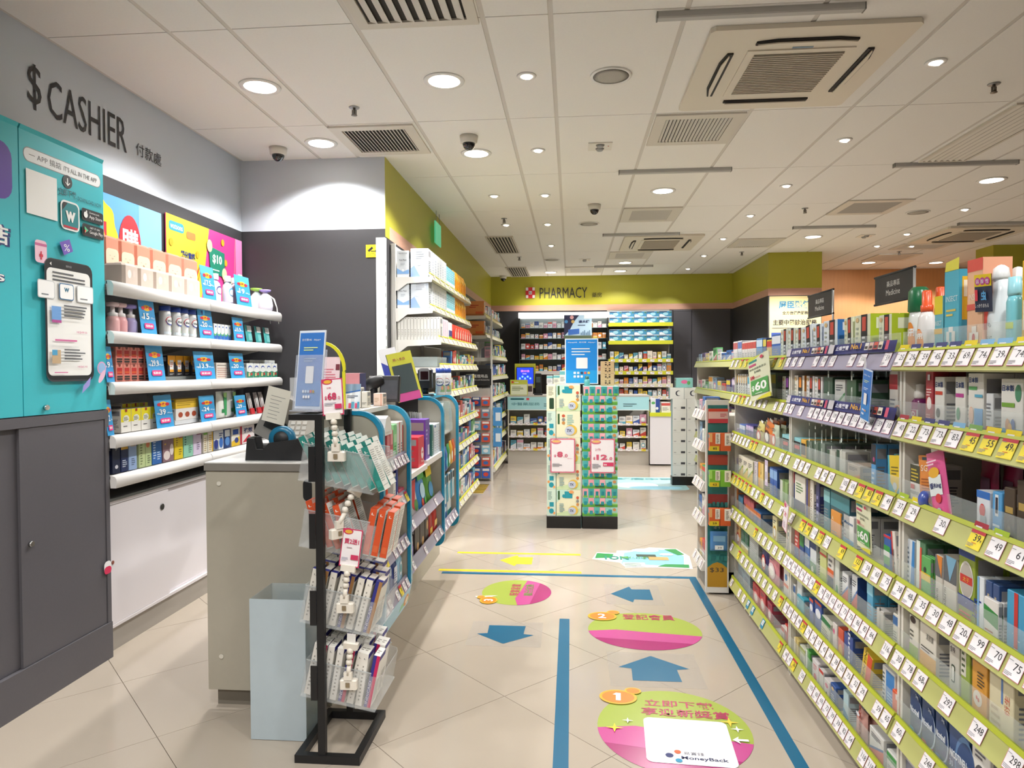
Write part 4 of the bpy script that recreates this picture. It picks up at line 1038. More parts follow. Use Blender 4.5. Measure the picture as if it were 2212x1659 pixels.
def smallbottle(body, cap, h=0.13, r=0.02):
    a = MB().lathe([(r * 0.9, 0), (r, 0.004), (r, h * 0.62), (r * 0.55, h * 0.7)], M(body, rough=0.25), n=14)
    b = MB().lathe([(r * 0.62, h * 0.68), (r * 0.7, h * 0.72), (r * 0.62, h), (0, h)], M(cap, rough=0.3), n=14)
    return [('body', a.mesh('body')), ('cap', b.mesh('cap'))]
parts('lotion_bottle', 'clear bottle with orange cap in the first counter bay', 'bottle', (-0.79, 2.825, 0.776), R90, 'goods in the counter display bays', smallbottle('d8d4cc', 'e06a20', 0.15, 0.026))
parts('lotion_bottle', 'short bottle with red cap in front of the orange capped one', 'bottle', (-0.765, 2.79, 0.776), R90, 'goods in the counter display bays', smallbottle('e8dcd8', 'd84a28', 0.09, 0.02))
wb = MB().prism([(-0.05, 0), (0.05, 0), (0.05, 0.02), (0.03, 0.055), (0, 0.065), (-0.03, 0.055), (-0.05, 0.02)], 'x', -0.06, 0.06, M('eeecec', rough=0.3))
tag(wb.build('tissue_holder', None, (-0.80, 2.76, 1.128)), 'white rounded pack clipped at the top of the first bay', 'pack')
bpy.data.objects['tissue_holder'].location.z = 1.105
mm = MB(); cbox(mm, -0.9, 2.68, 1.09, -0.745, 2.84, 1.104, M('f0eeec')); mm.build('top_tray', ctr)
# second bay: ledge
b2 = [('mask_box', 'red face mask carton on the white ledge', 3.36, 3.50, 0.871, 0.15, 'd8263c', [('c', 0.68, 0.42, 0.2, 0.2, 'f4ecec'), ('c', 0.62, 0.45, 0.05, 0.04, 'd8263c'), ('c', 0.76, 0.45, 0.05, 0.04, 'd8263c'), ('t', 'Mask', 0.45, 0.12, 0.08, 'f8e8e8', {'w': 0.45})]),
      ('mask_box', 'tall purple carton leaning behind the red mask carton', 3.535, 3.64, 0.886, 0.21, '6a3fa8', [('r', 0.5, 0.1, 0.9, 0.35, 'd8d0e8'), ('l', 0.1, 0.5, 0.5, 0.8, 3, 'b8a8e0')]),
      ('mask_box', 'slim teal carton behind the grey sachets', 3.70, 3.735, 0.886, 0.17, '3a7a72', [LT('c0d8d4')]),
      ('test_kit_box', 'white and blue slim carton on the white ledge, nearest', 3.765, 3.815, 0.886, 0.165, 'dfe8f2', [('l', 0.3, 0.1, 0.6, 0.8, 8, '5a80b8'), ('r', 0.1, 0.9, 0.9, 0.96, '5a80b8')]),
      ('test_kit_box', 'white and blue slim carton on the white ledge, middle', 3.82, 3.87, 0.886, 0.165, 'dfe8f2', [('l', 0.3, 0.1, 0.6, 0.8, 8, '5a80b8')]),
      ('test_kit_box', 'white and blue slim carton on the white ledge, farthest', 3.875, 3.925, 0.886, 0.165, 'dfe8f2', [('l', 0.3, 0.1, 0.6, 0.8, 8, 'c06a70')])]
for nm, ds, y0, y1, z, h, c, sp in b2: on_counter(nm, ds, 'box', y0, y1, z, 0.1, h, c, sp, X=-0.752)
for i in range(6):
    on_counter('mask_sachet', 'grey foil mask sachet fanned on the white ledge, %s from near end' % ORD[i], 'sachet', 3.60 + i * 0.017, 3.68 + i * 0.017, 0.886, 0.012, 0.24, '9a9c9a' if i % 2 else 'aeb0ac', [('r', 0.2, 0.2, 0.8, 0.6, 'c4c8c4')], X=-0.775 - 0.016 * i, kind='pouch', lean=-0.1)
b3 = [('candy_pouch', 'green and white sweets pouch in the middle counter bay', 3.15, 3.32, 0.62, 0.20, 'e6ece0', [('r', 0.1, 0.7, 0.9, 0.95, '4a9a3a'), ('c', 0.5, 0.4, 0.32, 0.25, '58b050'), ('c', 0.5, 0.4, 0.2, 0.15, 'f0f4e8')]),
      ('candy_pouch', 'red and white sweets pouch in the middle counter bay', 3.30, 3.46, 0.62, 0.19, 'd8d0d0', [('p', [(0, 0.95), (1, 0.95), (0.3, 0.2), (0, 0.4)], 'c82a30'), ('c', 0.6, 0.3, 0.25, 0.15, '4a8a40')]),
      ('candy_pouch', 'blue picture sweets pouch in the middle counter bay', 3.48, 3.66, 0.62, 0.20, '3a86c8', [('r', 0.1, 0.8, 0.9, 0.98, '4aa848'), ('c', 0.5, 0.5, 0.3, 0.2, 'b8dcf0'), ('c', 0.35, 0.2, 0.15, 0.12, 'd84a30'), ('c', 0.7, 0.2, 0.12, 0.1, '58a840')]),
      ('candy_pouch', 'yellow topped sweets pouch in the middle counter bay', 3.68, 3.86, 0.62, 0.21, '5a9a40', [('r', 0.1, 0.7, 0.9, 0.98, 'e0c820'), ('c', 0.5, 0.35, 0.3, 0.2, '4a90c0')])]
for nm, ds, y0, y1, z, h, c, sp in b3: on_counter(nm, ds, 'pouch', y0, y1, z, 0.05, h, c, sp, kind='pouch', X=-0.765, lean=-0.15)
for nm, ds, y0, y1, h, c, sp, kd in (('snack_pouch', 'silver and lilac pouch low in the middle counter bay', 3.16, 3.32, 0.17, 'c8c4c8', [('c', 0.5, 0.35, 0.3, 0.25, '9a8ac8')], 'pouch'), ('chocolate_box', 'dark brown chocolate carton low in the middle bay, nearest', 3.33, 3.44, 0.17, '2e2020', [('c', 0.6, 0.25, 0.2, 0.15, 'c89a60')], 'box'), ('chocolate_box', 'dark brown chocolate carton low in the middle bay, second', 3.45, 3.56, 0.175, '352424', [('c', 0.6, 0.25, 0.2, 0.15, 'd0a468')], 'box'), ('chocolate_box', 'dark brown chocolate carton low in the middle bay, third', 3.57, 3.66, 0.175, '33221f', [('c', 0.6, 0.6, 0.2, 0.15, 'd0a468')], 'box'), ('snack_pouch', 'red shiny snack pouch low in the middle bay, nearer', 3.67, 3.78, 0.17, 'b02a24', [('r', 0.2, 0.2, 0.8, 0.4, 'e0b040')], 'pouch'), ('snack_pouch', 'red shiny snack pouch low in the middle bay, farther', 3.79, 3.91, 0.17, 'b82e28', [('r', 0.2, 0.3, 0.8, 0.5, 'e8c070')], 'pouch')):
    on_counter(nm, ds, 'box' if kd == 'box' else 'pouch', y0, y1, 0.426, 0.05, h, c, sp, kind=kd, X=-0.765)
# third bay: clear dome box and hanging packs
for i, (z, y, c, sp, ds) in enumerate(((0.76, 4.0, '1f5ca8', [('c', 0.5, 0.4, 0.3, 0.2, '5ac0e0')], 'blue hanging mint pouch'), (0.77, 4.09, '2f8a4a', [('c', 0.5, 0.4, 0.3, 0.2, 'f0f0e0')], 'green hanging mint pouch'), (0.78, 4.18, 'e0a820', [('c', 0.5, 0.4, 0.3, 0.2, 'f0f0e0')], 'yellow hanging mint pouch'), (0.78, 4.28, 'd0602c', [('r', 0.2, 0.3, 0.8, 0.6, 'f0d0a0')], 'orange hanging mint pouch'))):
    on_counter('mint_pouch', ds + ' in the far counter bay', 'pouch', y + 0.065, y + 0.15, z - 0.02, 0.025, 0.15, c, sp, kind='pouch', X=-0.745)
for i in range(5):
    on_counter('toothbrush_card', 'striped blue and white hanging card in the far counter bay, %s from near end' % ORD[i], 'card', 4.07 + 0.073 * i, 4.135 + 0.073 * i, 0.545, 0.012, 0.17, '2f7a9c' if i % 2 else 'dfe4e6', [('r', 0.1, 0.7, 0.9, 0.95, '20303a'), ('p', [(0.1, 0.1), (0.4, 0.1), (0.9, 0.6), (0.6, 0.6)], '58c0d0')], X=-0.755)
on_counter('plaster_box', 'green and blue carton at the bottom of the far counter bay', 'box', 4.12, 4.26, 0.421, 0.1, 0.14, '2f6cb0', [('r', 0, 0.8, 1, 1, '58b040'), ('r', 0.1, 0.4, 0.9, 0.6, 'd8e4f0')])
on_counter('plaster_box', 'white and teal carton at the bottom of the far counter bay', 'box', 4.28, 4.42, 0.421, 0.1, 0.12, 'dfe4e4', [('r', 0, 0, 1, 0.4, '2f8a8c')])
dm = thing('display_dome', 'clear domed box of teal sweets on the far counter bay', 'container', (-0.83, 4.2, 0.966))
MB().prism([(-0.2, 0), (0.2, 0), (0.2, 0.05), (0.17, 0.14), (0.1, 0.19), (-0.1, 0.19), (-0.17, 0.14), (-0.2, 0.05)], 'x', -0.07, 0.07, ACR('e8f0ee', 0.35)).build('clear_shell', dm)
MB().lathe([(0.01, 0.005), (0.13, 0.01), (0.14, 0.06), (0.06, 0.12), (0, 0.13)], M('58b8b4', rough=0.5, noise=0.3, nscale=60, bump=0.8), n=14, sx=0.42).build('contents', dm)

# ------------------------------------------------------------------ things on the counter tops
def on_top(name, desc, cat, x0, x1, y, z, d, h, base, front, side=None, rz=0.0):
    return prod(name, carton(x1 - x0, d, h, base, front, side), desc, cat, ((x0 + x1) / 2, y + d / 2, z), rz)
on_top('cosmetic_box', 'large pink carton with navy side on the counter top', 'box', -1.0, -0.925, 2.98, 1.196, 0.09, 0.145, 'd8939a', [('l', 0.15, 0.62, 0.85, 0.68, 1, 'b85a70'), ('c', 0.3, 0.35, 0.14, 0.1, 'e8b8bc'), ('c', 0.68, 0.35, 0.14, 0.1, 'e8b8bc')], [('r', 0, 0, 1, 1, '34386a'), ('l', 0.2, 0.2, 0.8, 0.5, 3, 'c8a850')])
on_top('cream_box', 'black and white carton with big letters on the counter top', 'box', -0.96, -0.922, 2.88, 1.196, 0.06, 0.085, 'ecebe6', [('r', 0, 0, 0.75, 1, '15161a'), ('c', 0.35, 0.5, 0.28, 0.2, 'ecebe6'), ('c', 0.35, 0.5, 0.16, 0.1, '15161a')])
on_top('cream_box', 'tall cream white carton beside the black lettered one', 'box', -0.919, -0.89, 2.88, 1.196, 0.05, 0.085, 'ece8da', [('l', 0.1, 0.2, 0.9, 0.35, 2, '6a6a62'), ('l', 0.3, 0.8, 0.7, 0.88, 1, '4a4a4a')])
on_top('cream_box', 'shorter cream carton at the end of the top row', 'box', -0.887, -0.862, 2.88, 1.196, 0.05, 0.068, 'ece8da', [('l', 0.1, 0.2, 0.9, 0.35, 2, '6a6a62')])
on_top('lotion_box', 'peach striped carton at the rounded corner of the first bay', 'box', -0.876, -0.833, 3.02, 1.196, 0.06, 0.055, 'f0d8c8', [('r', 0.75, 0, 0.85, 1, 'e09a80'), ('l', 0.1, 0.3, 0.6, 0.7, 3, 'c8a888')])
cd = thing('price_stand', 'white and blue ticket stand in front of the pink carton', 'price card', (-0.885, 2.73, 1.196))
mb = MB().box(-0.036, 0, 0, 0.036, 0.002, 0.105, M('e6eef6', rough=0.3)); g = G(mb, FC((-0.036, 0, 0)), 0.072, 0.105)
g.poly([(0, 0.62), (1, 0.78), (1, 1), (0, 1)], M('7d9ab8')).poly([(0, 0.6), (1, 0.72), (1, 0.78), (0, 0.66)], M('2f68b0')).lines(0.25, 0.45, 0.9, 0.58, 2, M('3a4a6a')).rect(0.35, 0.05, 0.5, 0.25, M('d04a70')).rect(0.52, 0.05, 0.68, 0.3, M('58a8c8')).rect(0.72, 0.05, 0.85, 0.25, M('d04a70')).rect(0.86, 0.05, 0.97, 0.3, M('58a8c8'))
o = mb.build('ticket', cd); o.rotation_euler = (-0.2, 0, 0)
MB().box(-0.036, 0.0, 0, 0.036, 0.045, 0.003, ACR('e8eeee', 0.4)).build('foot', cd)
# acrylic payment sign holder on the rack head
st = thing('payment_sign', 'blue payment notice in a clear acrylic stand on the wire rack', 'sign', (-0.945, 2.42, 1.212), -0.35)
def payment(mb, fr, w_, h_):
    g = G(mb, fr, w_, h_, 0.0005)
    g.rect(0, 0, 1, 1, M('e6ecf6')).rect(0.04, 0.03, 0.96, 0.97, M('3a78c8')).rect(0.04, 0.03, 0.96, 0.35, M('3a86d0'))
    g.text('支付寶HK · Alipay+', 0.12, 0.86, 0.035, W_, w=0.72).lines(0.22, 0.74, 0.78, 0.80, 2, M('d8e8a8')).lines(0.25, 0.60, 0.75, 0.66, 2, M('c8dcf4'))
    g.rr(0.36, 0.32, 0.66, 0.54, 0.03, M('f0eef0'))
    for i in range(5): g.rr(0.28 + 0.1 * i, 0.20, 0.35 + 0.1 * i, 0.235, 0.01, M(('e8ecf4', 'd8e4f4', 'c0d0e8', 'e07058', 'e8c040')[i]))
    for i in range(3): g.rr(0.33 + 0.1 * i, 0.13, 0.40 + 0.1 * i, 0.165, 0.01, M('f0f0f4'))
mb = MB().box(-0.06, 0.0, 0.006, 0.06, 0.004, 0.29, M('e8ecf2')); payment(mb, FC((-0.06, 0, 0.006)), 0.12, 0.284)
o = mb.build('notice', st); o.rotation_euler = (-0.12, 0, 0)
o = MB().box(-0.065, -0.006, 0.0, 0.065, -0.003, 0.20, ACR('dfe6f4', 0.22)).box(-0.065, 0.007, 0, 0.065, 0.010, 0.22, ACR('dfe6f4', 0.22)).build('acrylic_sleeve', st); o.rotation_euler = (-0.12, 0, 0)
MB().box(-0.065, -0.02, -0.004, 0.065, 0.06, 0.0, ACR('dfe6f4', 0.35)).build('foot', st)
st = thing('promotion_stand', 'pink promotion leaflet under a yellow arch beside the payment notice', 'sign', (-0.975, 2.68, 1.2), -0.1)
mb = MB().box(-0.055, 0, 0, 0.055, 0.002, 0.21, M('f2d4d8')); g = G(mb, FC((-0.055, 0, 0)), 0.11, 0.21)
g.rect(0.08, 0.93, 0.35, 0.96, M('2f8a80')).lines(0.2, 0.55, 0.9, 0.8, 5, M('d87a88')).rect(0.25, 0.30, 0.62, 0.48, M('b8302c')).rect(0.65, 0.38, 0.9, 0.48, M('b8302c')).ell(0.43, 0.39, 0.1, 0.06, M('e0a830')).rect(0.85, 0.75, 1.0, 0.86, M('7a2a3a'))
o = mb.build('leaflet', st); o.rotation_euler = (-0.14, 0, 0)
mb = MB()
arc = [(-0.02 + 0.10 * math.sin(a), 0.16 + 0.11 * math.cos(a)) for a in [-0.2 + k * 0.2 for k in range(10)]]
for k in range(len(arc) - 1): mb.prism([arc[k], arc[k + 1], (arc[k + 1][0] * 0.86, arc[k + 1][1] - 0.012), (arc[k][0] * 0.86, arc[k][1] - 0.012)], 'y', 0.02, 0.026, M('e4dc28'))
mb.box(0.066, 0.02, 0.0, 0.078, 0.026, 0.15, M('e4dc28')).build('yellow_arch', st)
# tape dispenser
td = thing('tape_dispenser', 'black desktop tape dispenser with blue tape roll on the counter', 'dispenser', (-1.2, 2.72, 0.99))
pr = [(-0.12, 0.0), (0.12, 0.0), (0.115, 0.085), (0.0, 0.075), (-0.045, 0.055), (-0.06, 0.055), (-0.072, 0.085), (-0.105, 0.10), (-0.11, 0.085)]
pr2 = [(-0.12, 0.0), (0.12, 0.0), (0.12, 0.09), (-0.02, 0.072), (-0.045, 0.045), (-0.075, 0.045), (-0.085, 0.09), (-0.112, 0.09)]
MB().prism(pr2, 'y', -0.01, 0.0, M('1d1c1e', rough=0.6)).prism(pr2, 'y', 0.055, 0.065, M('1d1c1e', rough=0.6)).box(-0.12, 0.0, 0.0, 0.12, 0.055, 0.03, M('1d1c1e', rough=0.6)).build('body', td)
MB().lathe([(0.032, 0), (0.052, 0), (0.052, 0.03), (0.032, 0.03)], M('1f6a8c', rough=0.3), n=28, caps=False).build('tape_roll', td, (0.02, 0.045, 0.085)).rotation_euler = (PI / 2, 0, 0)
MB().lathe([(0.0, 0.0), (0.031, 0), (0.031, 0.034), (0, 0.034)], M('2a2a2c', rough=0.5), n=24).build('hub', td, (0.02, 0.047, 0.085)).rotation_euler = (PI / 2, 0, 0)
MB().box(-0.112, 0.0, 0.084, -0.106, 0.055, 0.094, M('b8b8b8', rough=0.3, metal=1)).build('cutter', td)
# till printer with a handwritten note
tp = thing('till_terminal', 'dark till terminal tilted back on the counter behind the tape dispenser', 'terminal', (-1.30, 3.02, 0.99))
o = MB().box(-0.13, -0.03, 0.0, 0.05, 0.05, 0.21, M('7d7a76', rough=0.5)).build('housing', tp, (0, 0, 0.03)); o.rotation_euler = (0, 0.45, 0)
o = MB().box(-0.10, -0.036, 0.05, 0.01, -0.03, 0.10, BK).build('paper_slot', tp, (0, 0, 0.03)); o.rotation_euler = (0, 0.45, 0)
MB().box(-0.12, -0.05, 0, 0.12, 0.06, 0.03, M('2a2a2c')).build('foot', tp)
nt_ = thing('paper_note', 'handwritten white paper note stuck on the till terminal', 'note', (-1.305, 2.94, 1.125))
mb = MB().box(-0.055, 0, 0, 0.055, 0.001, 0.155, M('dcd6c8', rough=0.7)); G(mb, FC((-0.055, 0, 0)), 0.11, 0.155).lines(0.2, 0.12, 0.85, 0.85, 7, M('8f8c86'), fill=0.15, seed=4)
o = mb.build('sheet', nt_); o.rotation_euler = (0, 0.24, -0.1)
kp = thing('desk_phone', 'grey desk phone with keypad beside the till terminal', 'phone', (-1.165, 2.86, 1.02))
o = MB().box(-0.06, 0, 0, 0.06, 0.02, 0.16, M('b4aea4', rough=0.5)).build('body', kp); o.rotation_euler = (-0.5, 0, 0)
for i in range(3):
    for j in range(4):
        q = MB().box(-0.045 + 0.026 * i, -0.004, 0.04 + 0.024 * j, -0.027 + 0.026 * i, 0, 0.056 + 0.024 * j, M('d8d4cc')).build('key', kp); q.rotation_euler = (-0.5, 0, 0)
ws = thing('till_screen', 'white back of a till screen standing on the counter', 'monitor', (-1.20, 3.12, 0.99))
MB().box(-0.10, 0.0, 0.06, 0.08, 0.03, 0.33, M('b9b9bb', rough=0.5)).build('shell', ws); MB().box(-0.03, 0.03, 0.0, 0.03, 0.09, 0.2, M('5a5a5c')).build('stand', ws)
tk = thing('gold_tape', 'small roll of golden adhesive tape behind the rack post', 'tape', (-1.04, 2.79, 0.991))
MB().lathe([(0.022, 0), (0.036, 0), (0.036, 0.03), (0.022, 0.03)], M('d8b060', rough=0.25), n=24, caps=False).build('roll', tk)
tk.location = (-1.04, 2.80, 1.06); tk.rotation_euler = (PI / 2, 0, 0.5)
# card terminal, leaning tablet, scanner
ct = thing('card_terminal', 'black card payment terminal on its stand behind the first bay', 'terminal', (-0.905, 3.42, 0.99))
MB().box(-0.03, 0.0, 0.0, 0.03, 0.05, 0.16, M('202022', rough=0.4)).build('pole', ct)
o = MB().bbox(-0.05, -0.02, 0, 0.05, 0.012, 0.13, M('242427', rough=0.4)).build('body', ct, (0.0, -0.012, 0.205)); o.rotation_euler = (-0.2, 0, 0)
o = MB().box(-0.042, -0.0225, 0.01, 0.042, -0.02, 0.105, M('5d6168', rough=0.15, noise=0.2, nscale=40)).build('screen', ct, (0.0, -0.012, 0.205)); o.rotation_euler = (-0.2, 0, 0)
hs = thing('hand_scanner', 'black pistol barcode scanner hooked left of the card terminal', 'scanner', (-0.985, 3.40, 0.99))
MB().lathe([(0.0, -0.035), (0.03, -0.03), (0.036, 0.0), (0.022, 0.05), (0, 0.055)], BK, n=14).build('head', hs, (0.0, 0, 0.30)).rotation_euler = (0, 1.2, 0)
MB().cyl((0.01, 0, 0.0), (0.0, 0, 0.29), 0.016, BK, r2=0.02).build('grip', hs)
tb = thing('customer_tablet', 'leaning customer tablet in a lime and pink card surround', 'tablet', (-0.865, 3.70, 1.19), 0.55)
mb = MB().box(-0.07, 0, 0, 0.07, 0.012, 0.27, M('3a3c40', rough=0.4)); g = G(mb, FC((-0.07, 0, 0)), 0.14, 0.27, 0.0008)
g.rect(0, 0, 1, 1, M('d8d84a')).rect(0.06, 0.0, 0.94, 0.17, M('d8569c')).rect(0.1, 0.17, 0.9, 0.74, M('4d5a5c', rough=0.1)).text('輸入會員', 0.2, 0.83, 0.06, M('a03050'), w=0.5)
o = mb.build('screen_panel', tb); o.rotation_euler = (-0.22, -0.2, 0)
MB().box(-0.06, 0.06, -0.13, 0.06, 0.09, 0.06, M('2c2c2e')).build('stand', tb)
lf = thing('leaning_leaflet', 'white and blue leaflet leaning behind the customer tablet', 'leaflet', (-0.965, 3.85, 1.19), 0.5)
mb = MB().box(-0.05, 0, 0, 0.05, 0.002, 0.30, M('eeeef2')); G(mb, FC((-0.05, 0, 0)), 0.1, 0.3).poly([(0, 0.2), (1, 0.1), (1, 0.5), (0, 0.75)], M('3a48a8')).rect(0, 0, 1, 0.12, M('a03a30'))
o = mb.build('sheet', lf); o.rotation_euler = (-0.25, -0.2, 0)
sc = thing('barcode_scanner', 'black upright barcode scanner with red window on the blue counter top', 'scanner', (-0.87, 4.10, 1.198))
MB().lathe([(0.0, 0.012), (0.045, 0.010), (0.05, 0.0)][::-1], BK, n=18, sx=1.1, sy=0.8).build('foot', sc)
MB().cyl((0, 0, 0.01), (0, 0.0, 0.05), 0.018, BK).build('neck', sc)
MB().bbox(-0.042, -0.03, 0.045, 0.042, 0.03, 0.165, M('1c1c1e', rough=0.35), r=0.012).build('head', sc)
mb = MB(); g = G(mb, FC((-0.03, -0.0302, 0.09)), 0.06, 0.062, 0.001); g.rect(0, 0, 1, 1, M('b8b8ba', rough=0.3, metal=0.7)).rect(0.1, 0.1, 0.9, 0.9, M('2a1416', rough=0.1)); mb.build('window', sc)
MB().tube([(-0.04, 0.0, 0.06), (-0.09, -0.02, 0.05), (-0.14, -0.03, 0.0), (-0.16, -0.03, -0.1), (-0.15, 0.0, -0.2)], 0.004, BK).build('cable', sc)
for i, x in enumerate((-0.80, -0.772)):
    parts('wipes_canister', 'blue-capped canister beside the upright scanner, %s' % ('left one', 'right one')[i], 'bottle', (x + 0.01, 4.16 + 0.05 * i, 1.199), 0, 'canisters by the scanner', _w)
bk = thing('box_stack', 'grey open carton tipped behind the counter', 'box', (-1.08, 3.9, 0.99), 0.3)
MB().box(-0.07, -0.05, 0, 0.07, 0.05, 0.30, M('a8a49a')).build('body', bk); MB().box(-0.072, -0.052, 0.24, 0.072, -0.05, 0.33, M('c0bcb0')).build('flap', bk)

# ------------------------------------------------------------------ wire rack with four clear trays
rk = thing('display_rack', 'black metal rack holding four clear trays of test kits in front of counter', 'rack', (-0.84, 2.46, 0))
MK = M('19191b', rough=0.45)
def rb(mb, x0, y0, z0, x1, y1, z1): return mb.box(x0 + 0.84, y0 - 2.46, z0, x1 + 0.84, y1 - 2.46, z1, MK)
mb = MB(); rb(mb, -0.955, 2.295, 0.0, -0.725, 2.32, 0.028); rb(mb, -0.955, 2.605, 0, -0.725, 2.63, 0.028); rb(mb, -0.955, 2.32, 0, -0.930, 2.605, 0.028); rb(mb, -0.75, 2.32, 0, -0.725, 2.605, 0.028); mb.build('base_frame', rk)
for y in (2.30, 2.605):
    mb = MB(); rb(mb, -0.873, y, 0.0281, -0.847, y + 0.02, 1.205); mb.build('post', rk)
mb = MB(); rb(mb, -0.965, 2.30, 1.185, -0.8735, 2.32, 1.205); rb(mb, -0.965, 2.605, 1.185, -0.8735, 2.625, 1.205); rb(mb, -0.965, 2.32, 1.185, -0.945, 2.605, 1.205); rb(mb, -0.873, 2.321, 1.185, -0.853, 2.604, 1.205); mb.build('head_frame', rk)
AC = ACR('e9eef0', 0.17)
BZ = [0.975, 0.745, 0.48, 0.22]
TILT = 0.18
for k, z in enumerate(BZ):
    for ya in (2.296, 2.6255):
        mb = MB(); rb(mb, -0.895, ya, z, -0.873, ya + 0.0035, z + 0.12); mb.build('bracket', rk)
    t = MB()
    # tray in its own tilted frame: x from the back edge towards the aisle
    t.box(0, 0, 0, 0.27, 0.275, 0.003, AC).box(0, 0, 0.003, 0.003, 0.275, 0.135, AC)
    t.box(0.003, 0, 0.003, 0.235, 0.003, 0.13, AC).box(0.003, 0.272, 0.003, 0.235, 0.275, 0.13, AC)
    t.prism([(0.235, 0), (0.26, 0.008), (0.27, 0.035), (0.267, 0.035), (0.257, 0.011), (0.235, 0.003)], 'z', 0.003, 0.12, AC)
    t.prism([(0.235, 0.275), (0.26, 0.267), (0.27, 0.24), (0.267, 0.24), (0.257, 0.264), (0.235, 0.272)], 'z', 0.003, 0.12, AC)
    t.box(0.267, 0.035, 0.003, 0.27, 0.24, 0.12, AC)
    for e in (0.0, 0.2715): t.box(0.0, e, 0.13, 0.235, e + 0.0035, 0.1325, M('c8ced0', rough=0.2, alpha=0.6))
    o = t.build('clear_tray', rk, (-0.945 + 0.84, 2.325 - 2.46, z)); o.rotation_euler = (0, TILT, 0)
KIT = {0: ('2f8a80', 'teal', 'f0f0ea'), 1: ('d8562c', 'orange', 'f0ece6'), 2: ('e9e5da', 'white and navy', 'ece8de'), 3: ('ebe7e0', 'white and magenta', 'f0ede6')}
def kit(k, v):
    c, nm, c2 = KIT[k]
    if k < 2:
        sp = [('t', 'L', 0.3, 0.86, 0.05, 'f4f4ee', {'w': 0.4, 'bold': 0.03}), ('r', 0.15, 0.1, 0.85, 0.24, '%s' % ('3a9a90' if k == 0 else 'e06a3c')), ('r', 0.0, 0.0, 1, 0.02, 'b8c8c0')]
        sd = [('r', 0, 0, 1, 1, c2), ('l', 0.1, 0.2, 0.9, 0.92, 16, 'b4b4ae'), ('r', 0.0, 0.10, 1.0, 0.11, 'a8a8a4')]
    else:
        a, b = ('2c2f86', 'a87a4a') if k == 2 else ('34308a', 'c8235c')
        if v % 3 == 1: sp = [('r', 0, 0, 0.5, 1, a), ('r', 0.5, 0, 1, 1, b), ('t', 'INDICAID', 0.42, 0.06, 0.045, 'e8e4f0', {'rot': PI / 2, 'w': 3.6})]
        else: sp = [('t', 'L', 0.4, 0.88, 0.03, '2a2a2a', {'w': 0.3}), ('l', 0.35, 0.1, 0.65, 0.8, 10, 'a09c92')]
        sd = [('r', 0.0, 0, 1, 1, c2), ('l', 0.1, 0.1, 0.9, 0.5, 8, 'b0aca4'), ('r', 0, 0.9, 1, 1, a)]
    tp_ = [('r', 0.0, 0.0, 1, 0.28, {0: '2f8a80', 1: 'c84a24', 2: '2c2f86', 3: 'c8235c'}[k])] if k != 3 else [('l', 0.2, 0.3, 0.8, 0.7, 2, '9a968e')]
    return carton(0.023, 0.072, 0.165 if k < 2 else 0.185, c if k < 2 else c2, sp, sd, tp_, key='kit%d%d' % (k, v % 3))
rn = random.Random(3)
for k, z in enumerate(BZ):
    lean = (-0.42, -0.30, 0.22, 0.20)[k]
    for r in range(3):
        for i in range(8 - (r == 2)):
            x = -0.905 + 0.0305 * i + (0.012 if lean < 0 else -0.018)
            y = 2.368 + 0.083 * r
            zz = z + 0.006 - (x + 0.945) * TILT + 0.004 * r
            l = lean + rn.uniform(-0.05, 0.05)
            if k == 1 and i > 4: l = 0.2
            if k == 1 and i > 3 and i <= 4: continue
            o = prod('test_kit_box', kit(k, i + r), '%s test kit box in the %s tray, %s row, %s from left' % (KIT[k][1], ('top', 'second', 'third', 'lowest')[k], ('front', 'middle', 'back')[r], ORD[i]), 'box', (x + (0.03 if lean < 0 else -0.0), y, zz + abs(math.sin(l)) * 0.012), 0, 'test kit boxes in the clear trays')
            o.rotation_euler = (0.0, l, 0)
# clip-on signs
def clip_sign(loc, label, card, rz=0.0, cw=0.075, ch=0.125, tilt=(0.0, 0.0)):
    t = thing('clip_sign', label, 'price sign', loc, rz)
    CWH = M('ece6da', rough=0.35)
    MB().bbox(-0.03, -0.014, 0, 0.03, 0.012, 0.034, CWH, r=0.004).box(-0.014, -0.016, 0.034, 0.014, -0.002, 0.06, CWH).box(-0.007, -0.0175, 0.01, 0.007, -0.016, 0.026, M('8a7a60')).build('clamp', t)
    a = MB().cyl((0, -0.009, 0.05), (tilt[0] * 0.04, -0.009, 0.085), 0.008, CWH)
    for i in range(3): a.lathe([(0.0, 0), (0.011, 0.003), (0.011, 0.014), (0.006, 0.02)], CWH, c=(tilt[0] * (0.04 + 0.02 * i), -0.009, 0.085 + 0.02 * i), n=12)
    a.build('jointed_arm', t)
    o = MB().box(-0.025, -0.014, 0.0, 0.025, 0.002, 0.022, CWH).build('grip', t, (tilt[0] * 0.1, 0, 0.142)); o.rotation_euler = (tilt[1], tilt[0], 0)
    mb = MB().box(-cw / 2, -0.005, 0.015, cw / 2, -0.003, 0.015 + ch, M('f2e8ee', rough=0.3))
    g = G(mb, FC((-cw / 2, -0.005, 0.015)), cw, ch, 0.0005); card(g)
    o = mb.build('card', t, (tilt[0] * 0.1, 0, 0.142)); o.rotation_euler = (tilt[1], tilt[0], 0)
    return t
PK = M('cf3a64', rough=0.4)
def promo_frame(g):
    g.rect(0, 0, 1, 1, PK).rr(0.05, 0.03, 0.95, 0.97, 0.04, M('f4eef0')).ell(0.28, 0.93, 0.25, 0.085, PK).ell(0.30, 0.92, 0.18, 0.05, M('e8b040'))
